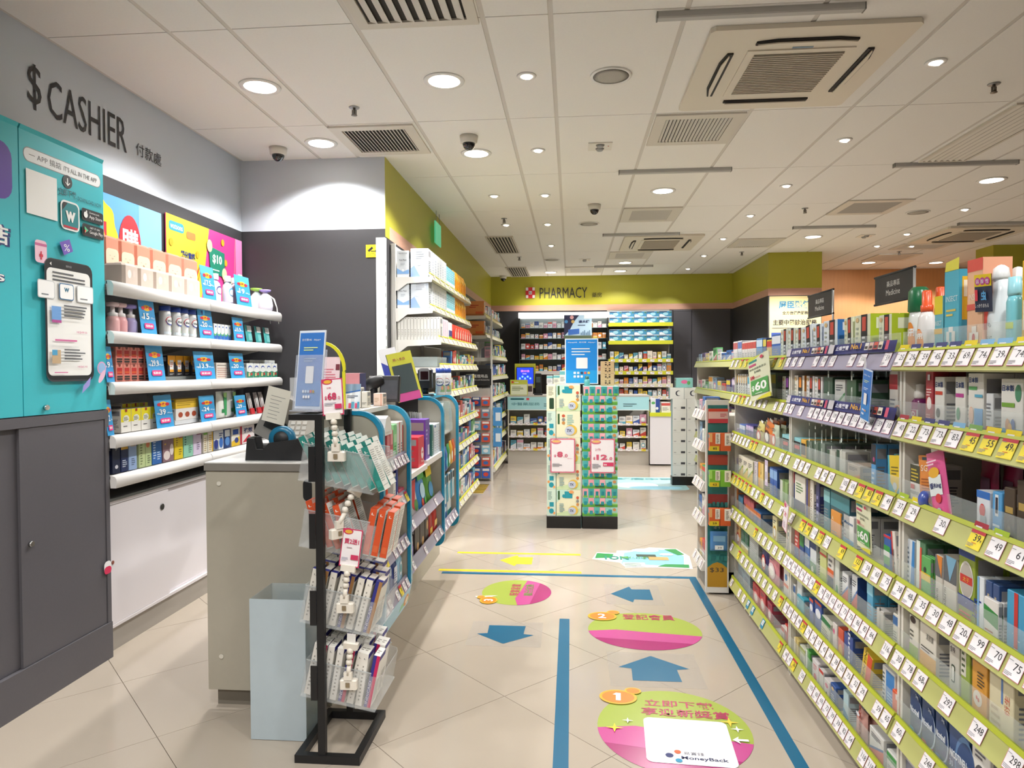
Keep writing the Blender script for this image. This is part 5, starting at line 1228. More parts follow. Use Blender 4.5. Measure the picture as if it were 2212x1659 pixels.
def card68(g):
    promo_frame(g); g.text('2件', 0.25, 0.72, 0.06, PK, w=0.22).text('$', 0.14, 0.42, 0.11, PK, w=0.1, bold=0.03).text('68', 0.27, 0.42, 0.2, PK, w=0.42, bold=0.03).text('.0', 0.72, 0.42, 0.09, PK, w=0.14).lines(0.12, 0.28, 0.7, 0.36, 2, M('8a8a98')).rect(0.6, 0.17, 0.93, 0.30, PK)
def card21(g):
    promo_frame(g); g.text('買2送1', 0.14, 0.60, 0.15, PK, w=0.74, bold=0.02).lines(0.3, 0.5, 0.7, 0.54, 1, M('b8a0a8')).rect(0.55, 0.2, 0.93, 0.33, PK).lines(0.1, 0.16, 0.45, 0.26, 3, M('9090a8'))
clip_sign((-0.80, 2.312, 1.045), 'pink framed price sign reading 68 clipped on the top tray', card68, tilt=(-0.08, -0.1))
clip_sign((-0.775, 2.312, 0.555 - 0.03), 'pink framed buy two get one sign on the third tray', card21, tilt=(0.12, -0.05), cw=0.07, ch=0.13)
def blank(g): g.rect(0.03, 0.03, 0.97, 0.97, M('efe8da')).lines(0.2, 0.2, 0.8, 0.7, 4, M('c8c0b4'))
clip_sign((-0.80, 2.312, 0.78), 'white clip arm reaching right from the second tray with a bent card', blank, tilt=(0.6, 0.0), rz=0.9, cw=0.05, ch=0.13)
clip_sign((-0.765, 2.312, 0.26), 'white clip with clear arm on the lowest tray', lambda g: g.rect(0, 0, 1, 1, M('f0f0ee')), tilt=(0.1, 0.2), cw=0.03, ch=0.04)
# acrylic bin with a pale board beside the rack
bn = thing('acrylic_bin', 'clear acrylic bin lined with a pale blue board on the floor', 'bin', (-1.07, 2.52, 0))
MB().box(-0.105, -0.09, 0.002, 0.105, -0.087, 0.52, M('b9c8d0', rough=0.25, noise=0.03, nscale=30)).build('front_board', bn)
AC2 = ACR('c8d8dc', 0.35)
for a in ((-0.105, -0.086, 0.002, -0.102, 0.10, 0.52), (0.102, -0.086, 0.002, 0.105, 0.10, 0.52), (-0.105, 0.10, 0.002, 0.105, 0.103, 0.52), (-0.10, -0.086, 0.002, 0.10, 0.10, 0.006)): MB().box(*a, AC2).build('clear_side', bn)

# ================================================================== right-hand gondola
R270 = -PI / 2
BEAD = M('b2bb30', rough=0.3)
RAILY = M('b8b973', rough=0.28)
RAILP = M('a29db4', rough=0.28)
STEEL = M('dcd8ce', rough=0.42)
FENCE = ACR('e6efee', 0.16)
GX = 0.925                                   # front of the price rails
GZ = [1.355, 1.155, 0.93, 0.69, 0.488, 0.28, 0.072]
SHR = ['top shelf', 'second shelf', 'third shelf', 'fourth shelf', 'fifth shelf', 'sixth shelf', 'base shelf']
HD = {'n': '3a3f7a', 'b': '7fb4dc', 'g': '7aa85a', 'l': 'a8c432', 'k': 'e8d020', 'r': 'a83040'}
_hdr = {}
def header_mesh(c, w):
    k = (c, round(w, 3))
    if k not in _hdr:
        mb = MB(); g = G(mb, FC((-w / 2, 0, 0)), w, 0.024, 0.0005); g.rect(0, 0, 1, 1, M(HD[c], rough=0.35)).lines(0.15, 0.45, 0.85, 0.75, 1, M('e8e8e8'))
        _hdr[k] = mb.mesh('header_card')
    return _hdr[k]
def bay(y0, y1, label, zs, tags, X=GX, depth=0.36, back=1.42, rails=None, side=True, headers=(), wt=0.05, ht=0.05, name='shelving_bay', kick=True):
    """one run of shelves facing the aisle; y0 is the far end"""
    yc, L = (y0 + y1) / 2, abs(y0 - y1) / 2
    t = thing(name, label, 'shelving', (X, yc, 0))
    MB().box(depth - 0.015, -L, 0.0, depth, L, back, M('cdc7bb', rough=0.5)).build('back_panel', t)
    if side:
        for e in (-L, L - 0.012):
            MB().box(0.036, e, 0.0, depth - 0.016, e + 0.012, min(back, zs[0] + 0.02), STEEL).build('side_panel', t)
        mb = MB().box(depth - 0.05, L - 0.004, 0.0, depth - 0.016, L + 0.004, back, STEEL)
        mb.build('upright', t)
    if kick: MB().box(0.05, -L, 0.0, depth - 0.016, L, max(0.03, zs[-1] - 0.012), M('8d867c', rough=0.5)).build('kick_plate', t)
    for k, z in enumerate(zs):
        s = MB().box(0.022, -L + 0.013, z + 0.002, depth - 0.016, L - 0.013, z + 0.018, STEEL).build('shelf', t)
        rm = RAILY if not rails or not rails[k] else rails[k]
        MB().prism([(0.0, z - 0.004), (0.006, z - 0.008), (0.03, z - 0.006), (0.03, z + 0.0485), (0.022, z + 0.0485), (0.003, z + 0.004)], 'y', -L, L, rm).build('price_rail', s)
        if rm is RAILY: MB().prism([(0.018, z + 0.0487), (0.031, z + 0.0487), (0.031, z + 0.057), (0.024, z + 0.059)], 'y', -L, L, BEAD).build('rail_bead', s)
        MB().box(0.0325, -L + 0.003, z + 0.02, 0.0345, L - 0.003, z + 0.105, FENCE).build('clear_fence', s)
        tg = tags[k] if k < len(tags) else []
        n = len(tg)
        for i, p in enumerate(tg):
            if not p: continue
            st = 'white'; hd = None
            if p[0] == 'y': st, p = 'yellow', p[1:]
            elif p[0] == 'w': st, p = 'blue', p[1:]
            if p[-1] in HD: hd, p = p[-1], p[:-1]
            yy = L - 2 * L * (i + 0.5) / n
            o = put('price_tag', tag_mesh(p, min(wt, 1.9 * L / n), ht, st), s, (0.0018, yy, z + 0.006), R270)
            o.rotation_euler = (-0.40, 0, R270)
            if hd:
                o = put('header_card', header_mesh(hd, min(wt, 1.9 * L / n)), s, (0.0195, yy, z + 0.044), R270); o.rotation_euler = (-0.25, 0, R270)
    return t
NB, MBY, FB = (2.105, 1.05), (3.14, 2.115), (4.19, 3.15)
TN = [['25k', '29.1n', '59n', '45.8n', '33.9n', '69.7k', '74.5b', '39.9b', '74.5k', '41.9n', '59', '120n', '88', '45', '60n', '59'],
      ['40r', '22.5k', '73.9n', '73.9n', '83.9b', 'y45g', 'y55k', 'y49.5k', 'y45', 'y45g', '', 'y50', '24.9l', '30', '45'],
      ['37.5l', '29.5k', '', '30.5', '', 'y39.9r', '49l', '61', 'y35', '36', '79.5', '29', '48', '52'],
      ['38', '48.9', '35', '30', '48', '20.9', '99', '70', '75', '139', '109.9', '76', 'y199', '119', '59', '88'],
      ['30', '78', '68.9', '', '292', '', '248', '', '298', '', '158', '', '58.9', '', '58.9', '60'],
      ['60.9', '', '248', '139', '', '285', '', '280', '59', '', '88', '', '69'],
      ['38', '', '45', '', '39', '', '66', '', '88', '', '']]
TM = [['42', '45', '59', '', '49', '109', '157', '', '49', '116', '', '59'],
      ['42', '45', '', '39', '', '69', '44.9', '40.9', '83.9', '109', '44.9', '83', '113.9', '129', '168', '59', '10'],
      ['49', '', '51', '55', '49', '', '56', '82', '42.9', '', '105', '69.9', 'y59', 'y85', 'y62', '49'],
      ['', '29', '', 'y95', 'y68', '110', 'y118', '175', '', 'y69', '', 'y122', '59', '60', '75'],
      ['39', '88', '74', '74.9', '74.9', '74', '56', 'y58', '78', '59.9', '62.9', '67', '73', '73.9', '86', '82', '84.9', '', '116.9'],
      ['98', '109', '129', '88', 'y209', '79', '54', '57', '42', '38', '38', '230', '73.9', '52', '29.9', '', '59', '65'],
      ['68', '47', 'y26', '', '120', '', '105', '60', '69.9', '72', '39', '39', '82', '54', '', '118', '118', '', 'y46']]
TF = [['25', '28', 'y30', 'y35', '42', '45', '39', '', 'y48', 'y28'], ['35', '38', 'y29', 'y32', '45', '48', '52', '39', '42', '', '55', '62'],
      ['28', '32', '35', '39', '42', '45', 'y48', 'y52', '', '55', '38', '42', '', '45'], ['y25', 'y28', 'y32', 'y35', 'y39', 'y42', '45', '48', 'y52', '55', '38', '', '45'],
      ['22', '25', '28', '32', '35', '', 'y39', '42', '31', '25', '21', '33'], ['25', '', 'y28', '32', '35', '38', '42', '34', '39', '44', '24', 'y26'],
      ['28', '', '32', '54', 'w51', 'w27', '', 'w31', '', '', 'y29']]
bay(*NB, 'nearest bay of lime railed medicine shelving on the right', GZ, TN, wt=0.054, ht=0.046)
bay(*MBY, 'middle bay of lime railed medicine shelving on the right', GZ, TM, rails=[RAILP, RAILP] + [None] * 5, wt=0.05, ht=0.045)
bay(*FB, 'farthest bay of lime railed medicine shelving beside the hanging strip', GZ, TF, back=1.56, wt=0.045, ht=0.044)
# printed navy header strips on the two upper rails of the middle bay
mid = [o for o in bpy.data.objects if o.get('label', '').startswith('middle bay of lime')][0]
for k in (0, 1):
    s = [c for c in mid.children if c.name.startswith('shelf')][k]
    mb = MB(); L = (MBY[0] - MBY[1]) / 2
    g = G(mb, frame((0.0155, L, GZ[k] + 0.049), (0, -1, 0), (0.25, 0, 1)), 2 * L, 0.036, 0.0006)
    g.rect(0, 0, 1, 1, M('343a7c', rough=0.3))
    for j in range(2):
        x = 0.5 * j
        g.rect(x + 0.0, 0.05, x + 0.05, 0.95, M('c8c4cc')).text('止痛藥膏', x + 0.07, 0.3, 0.45, M('e6e6f0'), w=0.11, bold=0.02).text('No.1', x + 0.20, 0.35, 0.5, M('e0a838'), w=0.08, bold=0.03)
        for q in range(4): g.rect(x + 0.31 + 0.035 * q, 0.2, x + 0.338 + 0.035 * q, 0.85, M(('e8e4e0', 'd8b8a8', 'd05a4a', 'e8dcc8')[q])).rect(x + 0.314 + 0.035 * q, 0.3, x + 0.334 + 0.035 * q, 0.55, M('3a3030'))
        g.rect(x + 0.465, 0.1, x + 0.485, 0.9, M('c84a6a'))
    mb.build('header_strip', s)

# ------------------------------------------------------------------ the goods
def ry(px, X=0.985): return at(px, 800, X=X).y
def hz(px, ty, X=0.985): return at(px, ty, X=X).z
BN = {'N': 'nearest right bay', 'M': 'middle right bay', 'F': 'farthest right bay'}
def a_top(c, t='8c8c92'): return [('r', 0, 0.68, 1, 0.94, c), ('l', 0.12, 0.2, 0.88, 0.55, 5, t)]
def a_strip(c='b84a30'): return [('r', 0.42, 0.02, 0.82, 1, '1e1c20'), ('r', 0.5, 0.66, 0.74, 0.95, c), ('l', 0.5, 0.1, 0.74, 0.6, 5, 'e8e8e8'), ('l', 0.1, 0.2, 0.3, 0.8, 6, 'b0b8a8'), ('c', 0.2, 0.9, 0.1, 0.05, 'd8b880')]
def a_circ(c, c2='f4f0ea'): return [('c', 0.5, 0.45, 0.36, 0.24, c), ('c', 0.5, 0.45, 0.24, 0.15, c2), ('l', 0.2, 0.78, 0.8, 0.92, 2, '5a5a60')]
def a_diag(c, c2): return [('p', [(0, 0), (1, 0), (1, 0.6), (0, 0.25)], c), ('p', [(0, 0.25), (1, 0.6), (1, 0.68), (0, 0.33)], c2), ('l', 0.15, 0.72, 0.85, 0.9, 3, '55555c')]
def a_word(t, c, w_=0.8, y=0.55, h=0.16, extra=()): return list(extra) + [('t', t, 0.1, y, h, c, {'w': w_, 'bold': 0.01}), ('l', 0.12, 0.12, 0.85, 0.42, 4, '8c8c92')]
def a_vert(t, c, b=None): return ([('r', 0, 0, 0.35, 1, b)] if b else []) + [('t', t, 0.62, 0.1, 0.09, c, {'rot': PI / 2, 'w': 3.4})]
def a_band(c, c2): return [('r', 0, 0, 1, 0.3, c), ('r', 0, 0.3, 1, 0.38, c2), ('l', 0.12, 0.5, 0.88, 0.85, 5, '7a7a80')]
_ORDN = {}
def goods(bk, k, rows, behind=0, X=0.972, name='medicine_box'):
    for px0, px1, ty, base, spec, desc, *o in rows:
        opt = o[0] if o else {}
        y0, y1 = ry(px0, X), ry(px1, X)
        pc = (px0 + px1) / 2
        z0 = GZ[k] + 0.0185 + opt.get('up', 0)
        h = min(max(0.04, hz(pc, ty, X) - z0), (GZ[k - 1] - z0 - 0.008) if k else 0.4)
        w_ = abs(y0 - y1) - 0.002
        d = opt.get('d', min(0.09, max(0.035, w_)))
        n = opt.get('n', 1)
        nm = opt.get('name', name)
        lean = opt.get('lean', 0.0)
        i = _ORDN.get((bk, k), 0)
        for q in range(n):
            ww = w_ / n
            yc = y0 - abs(y0 - y1) * (q + 0.5) / n
            key = 'g%s%d%s%d' % (bk, k, desc, n)
            if opt.get('pouch'): me = pouch(ww, h, opt.get('t', 0.03), base, spec, key=key, hook=opt.get('hook', False))
            else: me = carton(ww - 0.002, d, h, base, spec, opt.get('side'), opt.get('top'), key=key)
            cat = opt.get('cat', 'pouch' if opt.get('pouch') else 'box')
            X0 = opt.get('X', X)
            ob = prod(nm, me, '%s, %s from left, %s of %s' % (desc, ORD[i], SHR[k], BN[bk]), cat, (X0 + (opt.get('t', 0.03) if opt.get('pouch') else d) / 2, yc, z0), R270, 'goods on the %s of the %s' % (SHR[k], BN[bk]))
            if lean: ob.rotation_euler = (0, lean, R270)
            i += 1
            for b in range(opt.get('behind', behind)):
                off = (opt.get('t', 0.03) if opt.get('pouch') else d) * (b + 1) + 0.001 * (b + 1)
                if X0 + off + d > 1.255: break
                prod(nm, me, '%s queued behind the front one, %s of %s' % (desc, SHR[k], BN[bk]), cat, (X0 + off + (opt.get('t', 0.03) if opt.get('pouch') else d) / 2, yc, z0), R270, 'queued %s, %s of %s' % (desc, SHR[k], BN[bk]))
        _ORDN[(bk, k)] = i
LIME, LG = 'e4e8cc', 'dfe6da'
# ---- top shelf
goods('M', 0, [(1667, 1686, 722, '2f62b4', a_top('e8ecf4'), 'blue and white box')] +
      [(1686 + 16 * i, 1701 + 16 * i, 711 - 1.5 * i, LG, a_strip(), 'pale green box with black strip') for i in range(3)] +
      [(1734, 1756, 703, 'dde6ec', a_strip('c84a38'), 'pale blue box with black strip', {'lean': -0.1}), (1757, 1776, 701, 'dde6ec', a_strip('c84a38'), 'ice blue box with black strip', {'lean': -0.06}), (1778, 1809, 692, 'e2ebf2', a_strip('c84a38') + [], 'wide ice blue box with black strip', {'side': [('r', 0, 0, 1, 1, '2a6cb0'), ('r', 0.2, 0.75, 0.8, 0.93, 'd8dce0')]}),
       (1824, 1843, 686, LIME, a_strip('c84a38'), 'lime edged box with black strip', {'lean': -0.05}), (1845, 1880, 680, LIME, a_strip('c84a38'), 'wide lime edged box with black strip', {'side': [('r', 0, 0, 1, 1, 'a4b81e'), ('r', 0.2, 0.7, 0.8, 0.92, 'd8dcc0')]})], behind=1, name='plaster_box')
goods('N', 0, [(1897, 1926, 680, LIME, a_strip('c84a38'), 'lime edged box with black strip', {'side': [('r', 0, 0, 1, 1, 'a4b81e'), ('r', 0.2, 0.7, 0.8, 0.92, 'd8dcc0')]}),
      (2017, 2036, 640, '6cb8c8', [('r', 0, 0.72, 1, 1, 'e8d428'), ('r', 0, 0.42, 1, 0.5, 'e0b020'), ('t', 'INSECT', 0.1, 0.55, 0.07, 'e8f4f4', {'w': 0.8})], 'short teal and yellow insect box', {'name': 'repellent_box'}),
      (2038, 2071, 585, '4fb4cc', [('p', [(0.02, 1.0), (0.98, 1.0), (1.0, 1.13), (0.1, 1.1)], 'e4dc50'), ('t', 'INSECT', 0.12, 0.66, 0.06, 'dff0f4', {'w': 0.8}), ('l', 0.15, 0.5, 0.85, 0.6, 2, 'e0c860'), ('r', 0.35, 0.16, 0.65, 0.38, 'f0f2ee'), ('r', 0.2, 0.21, 0.8, 0.33, 'f0f2ee'), ('r', 0.42, 0.22, 0.58, 0.32, '4fb4cc')], 'tall teal insect repellent box', {'name': 'repellent_box', 'side': [('r', 0, 0, 1, 1, '3f9cb8'), ('r', 0.1, 0.45, 0.95, 0.92, 'e6b82c'), ('r', 0.15, 0.7, 0.9, 0.88, 'f0e8d0')]}),
      (2087, 2122, 560, 'f0bc96', [('r', 0, 0.88, 1, 1, 'e0584a'), ('t', 'INSECT', 0.12, 0.60, 0.06, 'f8ece0', {'w': 0.8}), ('r', 0.0, 0.5, 1, 0.56, 'd85a4c'), ('r', 0.35, 0.10, 0.65, 0.34, 'f6efe6'), ('r', 0.2, 0.16, 0.8, 0.28, 'f6efe6'), ('c', 0.5, 0.22, 0.1, 0.05, 'c83a44')], 'tall peach insect repellent box', {'name': 'repellent_box', 'side': [('r', 0, 0, 1, 1, 'e8a888'), ('r', 0.05, 0.3, 0.95, 0.6, 'd85a4c')]}),
      (2204, 2240, 560, 'e8b828', [('c', 0.5, 0.8, 0.3, 0.06, 'c83040'), ('r', 0.1, 0.3, 0.9, 0.6, 'f0e4c0')], 'yellow insect repellent box at the picture edge', {'name': 'repellent_box'})], behind=0)
def bottle(prof, c, capprof, cc, r, label=None, lz=(0.02, 0.1), span=1.9, sy=0.75, alpha=1.0, n=20):
    mb = MB().lathe(prof, M(c, rough=0.22, alpha=alpha), n=n, sy=sy)
    if label: art(GC(mb, r, lz[0], lz[1] - lz[0], span, 1, sy), label)
    cp = MB().lathe(capprof, M(cc, rough=0.3), n=n, sy=max(sy, 0.8))
    return [('body', mb.mesh('body')), ('cap', cp.mesh('cap'))]
z0 = GZ[0] + 0.0185
def nb(px, X): return (X, ry(px, X), z0)
parts('repellent_bottle', 'pale green spray bottle beside the lime boxes, nearest right bay', 'bottle', nb(1937, 1.0), R270, None, bottle([(0.020, 0), (0.022, 0.004), (0.022, 0.08), (0.012, 0.098)], 'dfe8d8', [(0.014, 0.096), (0.015, 0.1), (0.014, 0.135), (0, 0.136)], '9cd494', 0.022, [('r', 0.1, 0.1, 0.9, 0.9, 'e8ede4'), ('l', 0.2, 0.2, 0.8, 0.8, 6, '8aa088'), ('c', 0.7, 0.4, 0.16, 0.14, 'd09a90')], (0.005, 0.075)))
parts('repellent_bottle', 'white bottle with dark green picture behind the pale green spray', 'bottle', nb(1957, 1.03), R270, None, bottle([(0.024, 0), (0.026, 0.004), (0.026, 0.07), (0.013, 0.088)], 'e8ece8', [(0.014, 0.086), (0.015, 0.09), (0.012, 0.125), (0, 0.126)], '4a9a78', 0.026, [('r', 0, 0, 1, 0.5, '3a5a34'), ('r', 0, 0.5, 1, 0.6, '6a9a50')], (0.005, 0.065)))
off_l = [('c', 0.5, 0.42, 0.36, 0.5, 'e88a28'), ('c', 0.5, 0.1, 0.3, 0.2, '6a4a9a'), ('t', 'OFF!', 0.2, 0.55, 0.2, 'f8f4f0', {'w': 0.6, 'bold': 0.05}), ('c', 0.35, 0.25, 0.08, 0.08, '58a0b0'), ('c', 0.62, 0.27, 0.07, 0.07, 'e0b050')]
parts('repellent_bottle', 'bottle with tall dark green cap and orange badge, nearest right bay', 'bottle', nb(1984, 1.03), R270, None, bottle([(0.03, 0), (0.034, 0.006), (0.034, 0.13), (0.03, 0.15)], 'e9ece8', [(0.031, 0.148), (0.036, 0.152), (0.034, 0.21), (0.022, 0.222), (0, 0.222)], '1f6a42', 0.034, [('r', 0, 0, 1, 0.35, '2f5a34')] + off_l, (0.01, 0.13)))
parts('repellent_bottle', 'milky bottle with orange cap and orange badge, nearest right bay', 'bottle', nb(2001, 0.995), R270, None, bottle([(0.024, 0), (0.028, 0.005), (0.029, 0.10), (0.026, 0.125), (0.016, 0.142)], 'e6e2e0', [(0.018, 0.14), (0.019, 0.148), (0.019, 0.158), (0.015, 0.160), (0.015, 0.195), (0.012, 0.2), (0, 0.2)], 'e85a2c', 0.029, off_l, (0.02, 0.10)))
parts('repellent_bottle', 'milky orange capped bottle half hidden behind the teal boxes', 'bottle', nb(2030, 1.08), R270, None, bottle([(0.024, 0), (0.028, 0.005), (0.029, 0.10), (0.026, 0.125), (0.016, 0.142)], 'e6e2e0', [(0.018, 0.14), (0.019, 0.148), (0.019, 0.158), (0.015, 0.160), (0.015, 0.215), (0.012, 0.22), (0, 0.22)], 'e85a2c', 0.029))
for i, (px, X) in enumerate(((2160, 1.0), (2196, 1.06))):
    t = parts('repellent_bottle', 'large white pump bottle with dark hang tag, %s' % ('nearer to the peach box' if i == 0 else 'second one'), 'bottle', nb(px, X), R270, None, bottle([(0.028, 0), (0.032, 0.005), (0.032, 0.10), (0.026, 0.14), (0.020, 0.16), (0.020, 0.19)], 'dfe6ea', [(0.02, 0.188), (0.021, 0.195), (0.018, 0.215), (0.008, 0.222), (0, 0.224)], 'eceeee', 0.032, [('p', [(0.3, 0), (1, 0), (1, 0.35)], '6aa8d0'), ('t', 'まも', 0.2, 0.62, 0.1, '2a2a3a', {'w': 0.4}), ('t', '虫よけ', 0.15, 0.35, 0.09, '2a2a3a', {'w': 0.5})], (0.01, 0.12)))
    mb = MB().box(-0.027, 0, 0, 0.027, 0.0012, 0.088, M('232a44')); g = G(mb, FC((-0.027, 0, 0)), 0.054, 0.088)
    g.rect(0, 0.68, 1, 1, M('e6c81c'))
    for q, ch in enumerate('弱酸性'): g.ell(0.2 + 0.3 * q, 0.82, 0.15, 0.1, M('b83a90')).text(ch, 0.11 + 0.3 * q, 0.76, 0.11, W_, w=0.18)
    g.text('1', 0.08, 0.3, 0.3, M('d8384a'), w=0.16, bold=0.04).text('虫', 0.45, 0.3, 0.26, M('58a8e0'), w=0.32, bold=0.03).text('しっかりまもる', 0.1, 0.12, 0.1, W_, w=0.8)
    o = mb.build('hang_tag', t, (-0.012, -0.031, 0.115)); o.rotation_euler = (0.08, 0.05, 0.15)
parts('repellent_bottle', 'slim teal spray tube near the picture edge, nearest right bay', 'bottle', nb(2190, 0.985), R270, None, bottle([(0.017, 0), (0.019, 0.004), (0.019, 0.13), (0.014, 0.145)], '7cc8d4', [(0.015, 0.144), (0.016, 0.15), (0.014, 0.185), (0, 0.187)], '9cd8e4', 0.019, [('r', 0.1, 0.5, 0.9, 0.62, 'b8d040')], (0.01, 0.13)))
goods('F', 0, [(1584, 1593, 738, 'e8e4e4', a_top('c86a6a'), 'white slim box', {'n': 3}), (1594, 1602, 736, 'dde0ea', a_top('6a7ab8'), 'white and grey slim box', {'n': 2}), (1603, 1633, 737, 'ece4e0', a_top('c8524a'), 'white and red slim box', {'n': 5}), (1634, 1647, 731, '3f86c4', a_top('c8dcf0'), 'sky blue box'), (1648, 1655, 730, '2a4a8c', a_top('e0d060'), 'navy slim box'), (1656, 1667, 734, 'e2bc28', a_top('c83a30'), 'yellow box')], behind=1, name='cream_box')
# ---- second shelf
ST = lambda c: a_strip(c)
goods('M', 1, [(1690, 1708, 813, 'e8e6dc', ST('8a4a9a'), 'white box with black strip', {'side': [('r', 0, 0, 1, 1, '4a3a6a')]}), (1715, 1738, 811, 'ece4d4', ST('e08a2c'), 'cream and orange box with black strip', {'side': [('r', 0, 0, 1, 1, 'd8862c')]}), (1742, 1759, 812, 'eae4e2', ST('c84a38'), 'white and coral box with black strip'), (1760, 1777, 814, 'eae6e4', ST('c84a38'), 'white box with coral flower and strip'),
      (1779, 1799, 815, '34503e', a_vert('FLEXI', 'e8f0e8'), 'dark green gel box'), (1803, 1826, 820, 'c4c4c0', a_diag('b8c8b4', '4a8a50'), 'grey gel box'), (1829, 1850, 820, '3a5a40', a_vert('GEL', 'e8f0e8'), 'green gel box'), (1862, 1880, 822, '42604a', a_vert('FLEXI', 'e8f0e8'), 'deep green gel box')], behind=2, name='gel_box')
goods('N', 1, [(1921, 1940, 798, 'e6e2da', a_top('b83a40'), 'white box with red heading'), (1944, 1963, 800, '9a8272', [('t', '蚊', 0.2, 0.7, 0.2, 'c02c30', {'w': 0.6}), ('l', 0.1, 0.1, 0.9, 0.6, 6, 'd8ccc0'), ('r', 0, 0.93, 1, 1, 'b02028')], 'brown mosquito box'),
      (1999, 2017, 795, 'a8303c', [('c', 0.5, 0.5, 0.3, 0.1, 'f0e4e0'), ('l', 0.15, 0.62, 0.85, 0.75, 3, 'e8c8c4'), ('l', 0.15, 0.1, 0.85, 0.35, 6, 'd89a98'), ('r', 0.35, 0.86, 0.65, 0.95, 'e8e8f0')], 'tall dark red box'),
      (2019, 2041, 814, 'e6e4de', [('t', '日本製', 0.08, 0.82, 0.1, '28407e', {'w': 0.8, 'bold': 0.03}), ('r', 0.08, 0.7, 0.85, 0.76, 'c8402c'), ('c', 0.4, 0.4, 0.2, 0.08, '2a2a2a'), ('r', 0.1, 0.08, 0.7, 0.25, '7a8ea0')], 'white bite patch box', {'name': 'patch_box'}),
      (2063, 2087, 814, 'e6e4de', [('t', '日本製', 0.08, 0.82, 0.1, '28407e', {'w': 0.8, 'bold': 0.03}), ('r', 0.08, 0.68, 0.85, 0.74, 'b83a90'), ('c', 0.35, 0.42, 0.18, 0.1, '58a078'), ('r', 0.3, 0.08, 0.8, 0.22, '8090b8')], 'white bite patch box with purple line', {'name': 'patch_box'}),
      (2091, 2126, 806, 'e8e6e0', [('t', '日本製', 0.06, 0.86, 0.08, '28407e', {'w': 0.6, 'bold': 0.03}), ('r', 0.06, 0.76, 0.6, 0.81, '58a860'), ('r', 0.45, 0, 1, 0.5, '58a0d8'), ('c', 0.25, 0.4, 0.16, 0.12, 'f0c8b0'), ('c', 0.75, 0.15, 0.14, 0.1, 'e8a030'), ('r', 0.5, 0.66, 1, 0.7, '58a8c8')], 'larger white bite patch box with sun', {'name': 'patch_box', 'd': 0.07}),
      (2130, 2147, 850, 'dfe2e6', a_band('2a3a7a', 'c8402c'), 'small white and navy box', {'name': 'patch_box'}),
      (2162, 2212, 818, 'e8e6e0', [('t', '日本製', 0.06, 0.82, 0.09, '28407e', {'w': 0.55, 'bold': 0.03}), ('c', 0.8, 0.8, 0.14, 0.12, '4a8a68'), ('r', 0.06, 0.6, 0.65, 0.66, '78a83a'), ('r', 0, 0, 1, 0.3, '58a8d0'), ('c', 0.35, 0.34, 0.1, 0.1, 'd8a070'), ('c', 0.6, 0.34, 0.1, 0.1, '3a5aa0'), ('c', 0.48, 0.28, 0.1, 0.1, 'e8b048')], 'wide white bite patch box with children picture', {'name': 'patch_box'})], behind=1)
rid_l = [('r', 0.05, 0, 0.95, 1, 'eceae8'), ('r', 0.05, 0.72, 0.95, 1, '8a2a6a'), ('r', 0.1, 0.42, 0.85, 0.7, 'b8306a'), ('t', 'RiD', 0.18, 0.48, 0.18, 'f4f0f0', {'w': 0.6, 'bold': 0.03}), ('t', 'TROPICAL', 0.1, 0.2, 0.1, '2a8a50', {'w': 0.8}), ('l', 0.1, 0.05, 0.9, 0.12, 1, 'b83a70')]
for i, px in enumerate((1970, 1989)):
    parts('repellent_bottle', 'purple and white RiD spray bottle, %s of two on the second shelf' % ('left' if i == 0 else 'right'), 'bottle', (0.998, ry(px, 0.998), GZ[1] + 0.0185), R270, 'spray bottles of the second shelf', bottle([(0.019, 0), (0.021, 0.004), (0.021, 0.088), (0.014, 0.096)], '7a2a62', [(0.015, 0.095), (0.017, 0.1), (0.016, 0.115), (0.0125, 0.117), (0.0125, 0.135), (0, 0.137)], 'e8e4de', 0.021, rid_l, (0.006, 0.086), sy=1.0))
br = thing('repellent_band', 'orange wrist band pack with red window on the second shelf', 'blister pack', (0.975, ry(1952, 0.975), GZ[1] + 0.0185), R270)
MB().lathe([(0.024, 0), (0.028, 0), (0.028, 0.012), (0.024, 0.012)], M('b8682c', rough=0.3), n=24, caps=False).build('band', br, (-0.012, 0, 0.045)).rotation_euler = (PI / 2, 0, 0)
MB().box(0.0, 0.0, 0.0, 0.026, 0.02, 0.065, M('d83a28', rough=0.2, alpha=0.75)).build('red_window', br)
goods('F', 1, [(1584, 1590, 815, '6a5a74', a_top('d8c8d8'), 'mauve tilted slim box', {'n': 2, 'lean': -0.35}), (1591, 1614, 808, 'e6e2de', ST('e0b040'), 'white slim box with striped spine', {'n': 5}), (1615, 1628, 812, 'd8dce4', a_top('58a0b8'), 'pale blue slim box', {'n': 2}), (1664, 1676, 805, '8aa08c', a_top('e8d840'), 'green and yellow box')], behind=1, name='cream_box')
